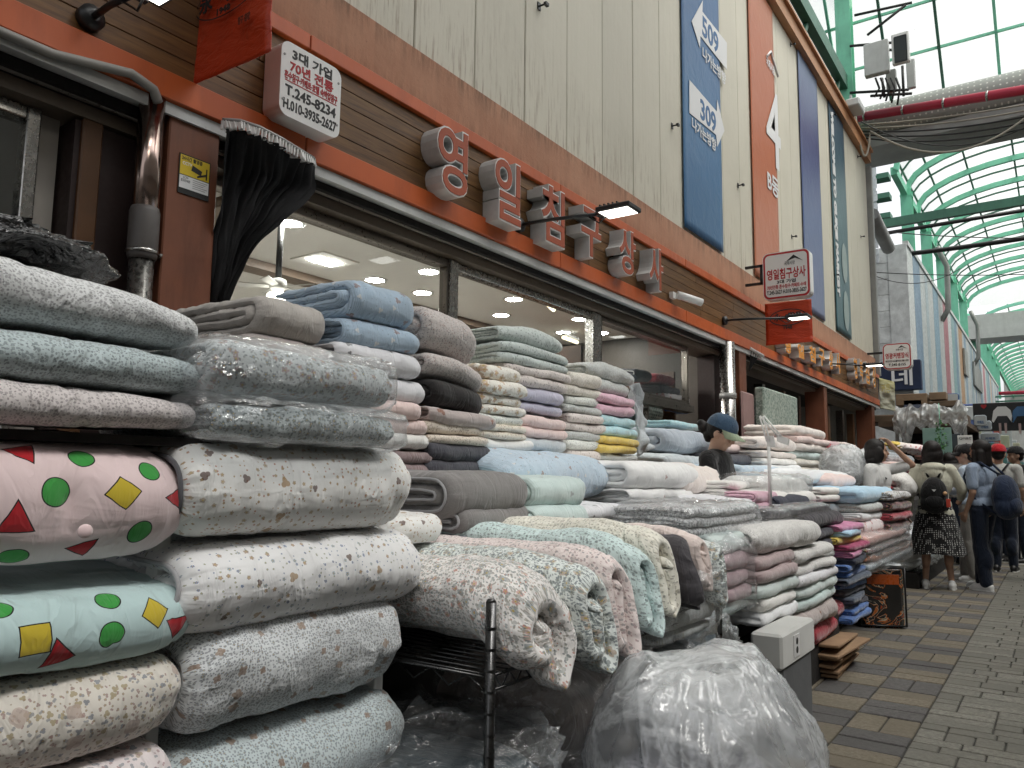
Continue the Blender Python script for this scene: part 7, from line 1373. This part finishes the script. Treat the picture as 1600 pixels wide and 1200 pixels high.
person('person in a sage hooded jacket and dotted black skirt with a black backpack', -1.17, 10.05, (-.12, 1), 1.64, sk2, top=(c_bei, 'jacket'), bottom=(c_skirt, 'skirt'), shoes=c_shoe, hair='bob', sleeves='long', extra=pack(c_bag, (0, -.20, 1.06), (.14, .085, .20), keyring=True), feet=[(-.13, 0), (.13, .02)],
       arms={'R': [(.175, 0, 1.34), (.28, .03, 1.13), (.27, .25, 1.02)], 'L': [(-.175, 0, 1.34), (-.25, .0, 1.08), (-.27, .05, .86)]})
person('person in a grey blue T-shirt and navy trousers with a large navy backpack', -.72, 10.3, (-.93, .42), 1.66, sk2, top=(c_blu, 'shirt'), bottom=(c_nav, 'loose'), shoes=c_shoe, hair='straight', extra=pack(c_bag2, (0, -.25, 1.04), (.17, .13, .24)), feet=[(-.09, -.03), (.10, .12)], arms={'L': [(-.185, 0, 1.34), (-.22, -.02, 1.08), (-.2, .08, .86)]})
person('person in a black cap and light blue shirt with sand trousers, facing left', -.92, 11.1, (-1, .1), 1.64, sk1, top=(c_lblu, 'shirt'), bottom=(c_sand, 'loose'), shoes=c_shoe, hair='short', hat=(c_blk, c_blk), sleeves='long', feet=[(-.09, -.03), (.10, .1)], arms={'L': [(-.185, 0, 1.34), (-.22, .06, 1.1), (-.1, .25, 1.1)]})
person('person in a red cap and light grey T-shirt with a dark backpack, seen from behind', -.66, 12.6, (.1, 1), 1.70, sk2, top=(c_greyt, 'shirt'), bottom=(c_nav, 'slim'), shoes=m_black, hair='short', hat=(c_red, None), female=False, extra=pack(c_bag, (0, -.2, 1.1), (.14, .09, .2)))
person('person in a black T-shirt and dark cap looking left, at the right edge', -.52, 14.0, (-.9, -.45), 1.72, sk2, top=(c_blk, 'shirt'), bottom=(c_nav, 'slim'), shoes=m_black, hair='short', hat=(c_blk, None), female=False)
person('person with dark hair and a pale top beside the black shirted one', -.85, 14.6, (-.6, -.8), 1.68, sk2, top=(c_greyt, 'shirt'), bottom=(c_nav, 'slim'), shoes=m_black, hair='short', female=False)
person('person with a round black hat in the crowd between the two backpack wearers', -1.15, 13.2, (-.2, 1), 1.72, sk2, top=(c_sand, 'shirt'), bottom=(c_nav, 'slim'), shoes=m_black, hair='short', hat=(c_blk, None), female=False)
person('short dark haired person in a pale top just right of the sage jacket', -1.35, 13.6, (0, 1), 1.62, sk2, top=(c_wht, 'shirt'), bottom=(c_nav, 'slim'), shoes=m_black, hair='bob')
person('person with a blue backpack half cut by the right edge of the photo', -.12, 11.6, (.5, 1), 1.62, sk2, top=(c_blk, 'shirt'), bottom=(c_nav, 'slim'), shoes=m_black, hair='short', extra=pack(cloth('royal_blue_backpack', (.02, .06, .20)), (0, -.2, 1.08), (.15, .10, .22)))

# ================================================================ far stalls
st = thing('market_stall', 'market stall under a brown cluttered roof and draped plastic sheet, behind the people', 'stall', (-2.4, 18, 0))
def yb(px0, py0, px1, py1, Y, m, nm, par=None, th=.1, bev=.01, **k):
    a = onY(px0, py1, Y); b_ = onY(px1, py0, Y); o = MB().bbox(a.x, b_.x, Y, Y + th, a.z, b_.z, bev).build(nm, m, par); return tag(o, **k) if k else o
m_brown = plain('dull_brown_board', (.13, .09, .06), .8, 0, .3, 3, .2); m_box = plain('old_carton', (.24, .17, .11), .85, 0, .2, 4, .2)
a = onY(1398, 645, 17.5); b_ = onY(1508, 636, 17.5)
MB().box(a.x - .3, b_.x, 17.4, 20.5, b_.z - .35, b_.z - .25).build('roof_board', m_brown, st)
for x_ in (a.x, b_.x - .05):
    for y_ in (17.45, 20.4): MB().box(x_, x_ + .06, y_, y_ + .06, 0, b_.z - .35).build('post', m_grey, st)
MB().box(a.x - .3, b_.x, 20.3, 20.4, 0, b_.z - .3).build('back_wall', m_dark, st)
for (x0, y0, x1, y1, m, lab) in ((1400, 614, 1448, 634, m_box, 'long'), (1452, 612, 1478, 625, m_box, 'peaked'), (1450, 625, 1500, 636, m_brown, 'dark flat'), (1412, 624, 1440, 640, plain('blue_printed_carton', (.10, .12, .18), .6), 'blue printed')):
    a2 = onY(x0, y1, 17.7); b2 = onY(x1, y0, 17.7); o = MB().bbox(a2.x, b2.x, 17.7, 18.3, a2.z, b2.z, .01).build('carton', m); tag(o, f'{lab} carton on the roof of the stall behind the people', 'box')
MB().bbox(-3.3, b_.x, 17.5, 18.6, b_.z - .26, b_.z - .1, .02).build('roof_clutter', m_brown, st)
qa, qb = onY(1396, 636, 17.3), onY(1512, 636, 17.3); n1, n2 = 60, 16; vs = []
for i in range(n2):
    for k in range(n1):
        s_ = k / (n1 - 1); tt = i / (n2 - 1); sag_ = .5 + .06 * math.sin(s_ * 9) + .22 * float(fnoise(np.array([s_ * 7, 0, 9]))); vs.append((qa.x + (qb.x - qa.x) * s_, 17.3 - .15 * math.sin(tt * 3) + .05 * math.sin(s_ * 40 + tt * 5) + .12 * float(fnoise(np.array([s_ * 14, tt * 5, 0]))), qa.z - sag_ * tt + .07 * float(fnoise(np.array([s_ * 9, tt * 2, 4])))))
MB().add(vs, [(i * n1 + k, i * n1 + k + 1, (i + 1) * n1 + k + 1, (i + 1) * n1 + k) for i in range(n2 - 1) for k in range(n1 - 1)], True).build('plastic_sheet', clear_plastic('dusty_plastic_sheet', (.85, .84, .78), .35, .3, 3, 1.), st)
rf = random.Random(8)
for k in range(26):
    x0 = a.x + (b_.x - a.x) * rf.random() * .92; z0_ = .9 + .32 * rf.randint(0, 3); cc_ = rf.choice([(.05, .05, .06), (.10, .09, .08), (.16, .14, .12), (.07, .03, .04), (.04, .06, .07), (.2, .19, .17)])
    MB().bbox(x0, x0 + rf.uniform(.15, .35), 19.3 + rf.uniform(-.2, .2), 19.8, z0_, z0_ + rf.uniform(.15, .28), .01).build('goods_box', plain('goods_%d' % (k % 6), cc_, .7), st)
for z in (.85, 1.2, 1.52, 1.84): MB().box(a.x, b_.x, 19.0, 19.9, z - .02, z).build('shelf', m_grey, st)
tb = yb(1443, 668, 1486, 712, 16.6, plain('teal_poster', (.22, .36, .32), .5), 'poster_board', None, .04, .004, label='pale teal poster board hanging in the stall behind the sage jacket', cat='poster')
q = onY(1464, 693, 16.58); txt('세일 SALE', .38, .09, (q.x, 16.595, q.z), X_, Z_, ink_k, tb); txt('이불 커버', .5, .1, (q.x, 16.595, q.z - .2), X_, Z_, ink_k, tb)
yb(1488, 678, 1500, 700, 16.8, plain('dark_photo_print', (.05, .06, .07), .5), 'poster_board', None, .03, .003, label='small dark and white poster right of the teal poster board', cat='poster')
wb = yb(1497, 680, 1519, 702, 16.7, m_white, 'notice_board', None, .03, .003, label='white notice board above the round black hat', cat='poster')
q = onY(1508, 685, 16.68); txt('QM&C', .2, .05, (q.x, 16.695, q.z), X_, Z_, ink_k, wb)
hp_ = thing('hanging_plant', 'trailing green plant hanging in front of the teal poster board', 'plant', tuple(onY(1468, 655, 16.3)))
b = MB(); c0 = onY(1468, 655, 16.3)
for k in range(90):
    p = c0 + Vector((rf.gauss(0, .05), rf.gauss(0, .05), -rf.random() * .55)); d1 = Vector((rf.uniform(-1, 1), rf.uniform(-1, 1), rf.uniform(-1, .3))).normalized() * .05; d2 = d1.orthogonal().normalized() * .025; b.add([p, p + d1 * .5 + d2, p + d1, p + d1 * .5 - d2], [(0, 1, 2, 3)])
b.build('leaves', plain('leaf_green', (.03, .12, .03), .6, 0, .4, 30), hp_, kind='stuff'); MB().tube([c0 + Vector((0, 0, .3)), c0 - Vector((0, 0, .5))], .006, 5).build('stem', m_green, hp_)
# rolled and bagged goods beyond the stall keeper in white
for i, (px0, py0, px1, py1, X, m, lab) in enumerate(((1392, 706, 1432, 727, -1.75, fabric('blue_grey_mesh_grid', (.34, .37, .40), gingham=(26, (.12, .14, .16))), 'large roll of blue grey gridded mesh'), (1412, 722, 1438, 731, -1.6, f_pink, 'pale pink roll'), (1404, 729, 1434, 741, -1.55, fabric('crimson_felt', (.42, .03, .09)), 'crimson roll with a grey band'), (1398, 744, 1420, 758, -1.5, f_greenw, 'pale green roll'), (1394, 758, 1420, 766, -1.5, f_redp, 'red roll'))):
    one('rolled_fabric', lab + ' in the display behind the sky blue blanket', m, px0, px1, (px0 + px1) / 2, py0, py1, X, .35, 'roll1', cat='fabric roll', res=.7)
one('pillow', 'upright pale grey patterned pillow left of the sage jacket', f_ldots, 1418, 1432, 1425, 737, 792, -1.35, .25, 'roll1', cat='pillow')
for px, w_, lab in ((1318, 26, 'taller'), (1343, 22, 'shorter')):
    c = onX(px, 722, -1.9); o = wrap('bagged_bundle', f'{lab} silvery plastic bagged bundle left of the person in white', clear_plastic('silver_film', (.75, .76, .76), .4, .12, 8, 1.), c.x - .2, c.x + .2, c.y - .3, c.y + .3, c.z - .3, c.z + .17 - (.06 if px > 1330 else 0), 'bundle', n=60, ex=2.3, crumple=.05, fold=.03, seed=px); quilt('bundle_filling', None, f_whgrey, (.17, -.25, .04), .34, .34, .5, 'roll1', parent=o, cat=None, res=.6)
    o.children[0].location = (0, 0, .03)
for px, py, m, lab, X in ((1300, 700, f_redp, 'bright red', -2.2), (1285, 690, f_taupe, 'taupe pointed', -2.6), (1330, 708, f_salm, 'orange tan', -2.3), (1312, 698, f_mauvep, 'dusty pink', -2.7), (1340, 700, f_pinkruf, 'pale pink wrapped', -2.7), (1350, 712, f_cream, 'cream', -2.4), (1440, 700, f_cream, 'cream paper wrapped', -1.9), (1452, 703, f_rose, 'rose printed', -1.7), (1420, 697, f_yel, 'dull yellow wrapped', -2.1), (1460, 712, f_salm, 'salmon', -1.7), (1398, 760, f_box if 0 else f_taupe, 'brown', -1.6)):
    c = onX(px, py, X); quilt('bundle', f'{lab} bundle heaped beyond the person in white' if px < 1360 else f'{lab} bundle in the display left of the sage jacket', m, (X, c.y - .25, c.z - .12), .4, .22, .5, 'roll1', cat='bundle', res=.6, lump=2, shr=.4)
# low table of bagged goods beyond the zipped bag
lt = thing('display_table', 'low dark table of plastic bagged goods beyond the zipped bedding bag', 'table', (-1.9, 11.5, 0))
MB().box(-2.6, -1.35, 9.9, 15.5, 0, .18).build('base', m_dark, lt); MB().box(-2.6, -1.62, 9.9, 15.5, .18, .95).build('rear_stack', m_dark, lt)
for k in range(7):
    gbag(['grey', 'silver', 'pale green', 'white', 'teal grey', 'slate', 'off white'][k] + ' bedding in plastic on the low table, ' + ['nearest', 'second', 'third', 'fourth', 'fifth', 'sixth', 'farthest'][k] + ' along', [f_flog, f_whgrey, f_greenw, f_white, f_greywov, f_denim, f_white2][k], -1.85, -1.32, 9.95 + k * .75, 10.6 + k * .75, .19, .52 + .1 * (k % 2), 'z3', 101 + k, res=.6)
yb(1508, 838, 1520, 870, 12.2, plain('lime_green_package', (.30, .60, .08), .5), 'package', None, .2, .01, label='lime green package beside the sand trousers', cat='package')
# black board with flat cut-out clothing figures
bd = thing('signboard', 'black signboard with two flat clothing figures and a red heart above the crowd', 'sign', tuple(onY(1560, 676, 21)))
YB_ = 21.; a = onY(1522, 674, YB_); b_ = onY(1640, 626, YB_); MB().bbox(a.x, b_.x, YB_, YB_ + .08, a.z, b_.z, .01).build('board', m_black, bd)
def fig(px, top, skirt, ttl):
    c = onY(px, 650, YB_ - .02); s_ = .42; z = c.z; P = lambda L: [Vector((c.x + u * s_, YB_ - .012, z + v * s_)) for u, v in L]
    MB().prism(P([(-.22, .0), (-.42, -.35), (-.5, -.25), (-.40, .30), (-.2, .52), (.2, .52), (.40, .30), (.5, -.25), (.42, -.35), (.22, .0)])[::-1], (0, -.008, 0)).build('top', top, bd)
    MB().prism(P([(-.2, .0), (-.27, -.38), (.27, -.38), (.2, .0)]), (0, -.01, 0)).build('skirt', skirt, bd)
    for q in (-.13, .13): MB().prism(P([(q - .06, -.38), (q - .05, -.95), (q + .05, -.95), (q + .06, -.38)]), (0, -.006, 0)).build('leg', plain('pink_leg_print', (.50, .36, .34), .6), bd)
fig(1566, m_white, plain('charcoal_print', (.03, .03, .035), .6), 'a'); fig(1597, plain('blue_print', (.06, .16, .32), .6), plain('black_print', (.008, .008, .008), .6), 'b')
c = onY(1537, 635, YB_ - .02); MB().prism([c + Vector((.06 * math.sin(a_) ** 3, 0, .05 * (math.cos(a_) - .35 * math.cos(2 * a_) - .15 * math.cos(3 * a_)))) for a_ in [2 * math.pi * i / 20 for i in range(20)]], (0, -.006, 0)).build('heart', ink_r, bd)
for i, (x0, y0, x1, y1, Y, lab) in enumerate(((1522, 648, 1541, 666, 19.5, 'upper of the pale stepped signs'), (1527, 657, 1549, 673, 20.0, 'middle of the pale stepped signs'), (1532, 676, 1562, 690, 20.5, 'lowest wide one of the pale stepped signs'), (1470, 614, 1498, 640, 18.0, 'white sign with blue border above the stall roof'))):
    o = yb(x0, y0, x1, y1, Y, plain('blue_sign_border', (.06, .12, .25), .5) if i == 3 else plain('pale_sign', (.42, .47, .50), .5), 'street_sign', None, .12, .03, label=lab + ' behind the crowd' if i < 3 else lab, cat='sign'); cx = (onY(x0, y0, Y).x + onY(x1, y0, Y).x) / 2; q = onY((x0 + x1) / 2, (y0 + y1) / 2, Y); w_ = onY(x1, y0, Y).x - onY(x0, y0, Y).x; h_ = onY(x0, y0, Y).z - onY(x0, y1, Y).z
    plate('face', plain('pale_sign_face', (.52, .56, .58), .5), (cx, Y - .002, q.z), X_, Z_, w_ * .88, h_ * .84, .03, .004, o); txt('카페트', w_ * .55, h_ * .28, (cx, Y - .008, q.z - h_ * .15), X_, Z_, ink_b, o, .01)
# coloured shop fronts deep in the street
sf = thing('far_shop_row', 'row of dim far shop fronts with coloured goods down the street', 'shops', (-2.6, 35, 0))
for k in range(70):
    y_ = 21.5 + k * .55; cc_ = rf.choice([(.3, .3, .3), (.10, .12, .16), (.4, .38, .3), (.25, .08, .08), (.08, .2, .2), (.45, .45, .46), (.05, .05, .05), (.2, .25, .1)])
    x0 = -2.9 + rf.uniform(-.1, .2); h0 = rf.choice((0, .5, 1.0, 1.5, 2.0)); MB().bbox(x0, x0 + rf.uniform(.5, 1.3), y_, y_ + rf.uniform(.3, .6), h0, h0 + rf.uniform(.3, .7), .01).build('goods', plain('far_goods_%d' % (k % 8), cc_, .7), sf)
for k in range(14): 
    y_ = 24 + k * 2.4; o = MB().bbox(-2.95, -1.9 + rf.uniform(-.3, .3), y_, y_ + .12, 2.6 + rf.uniform(0, .3), 3.4 + rf.uniform(-.2, .3), .02).build('projecting_sign', plain('sign_tone_%d' % (k % 4), [(.5, .52, .52), (.08, .12, .3), (.42, .1, .08), (.4, .42, .3)][k % 4], .5), sf)
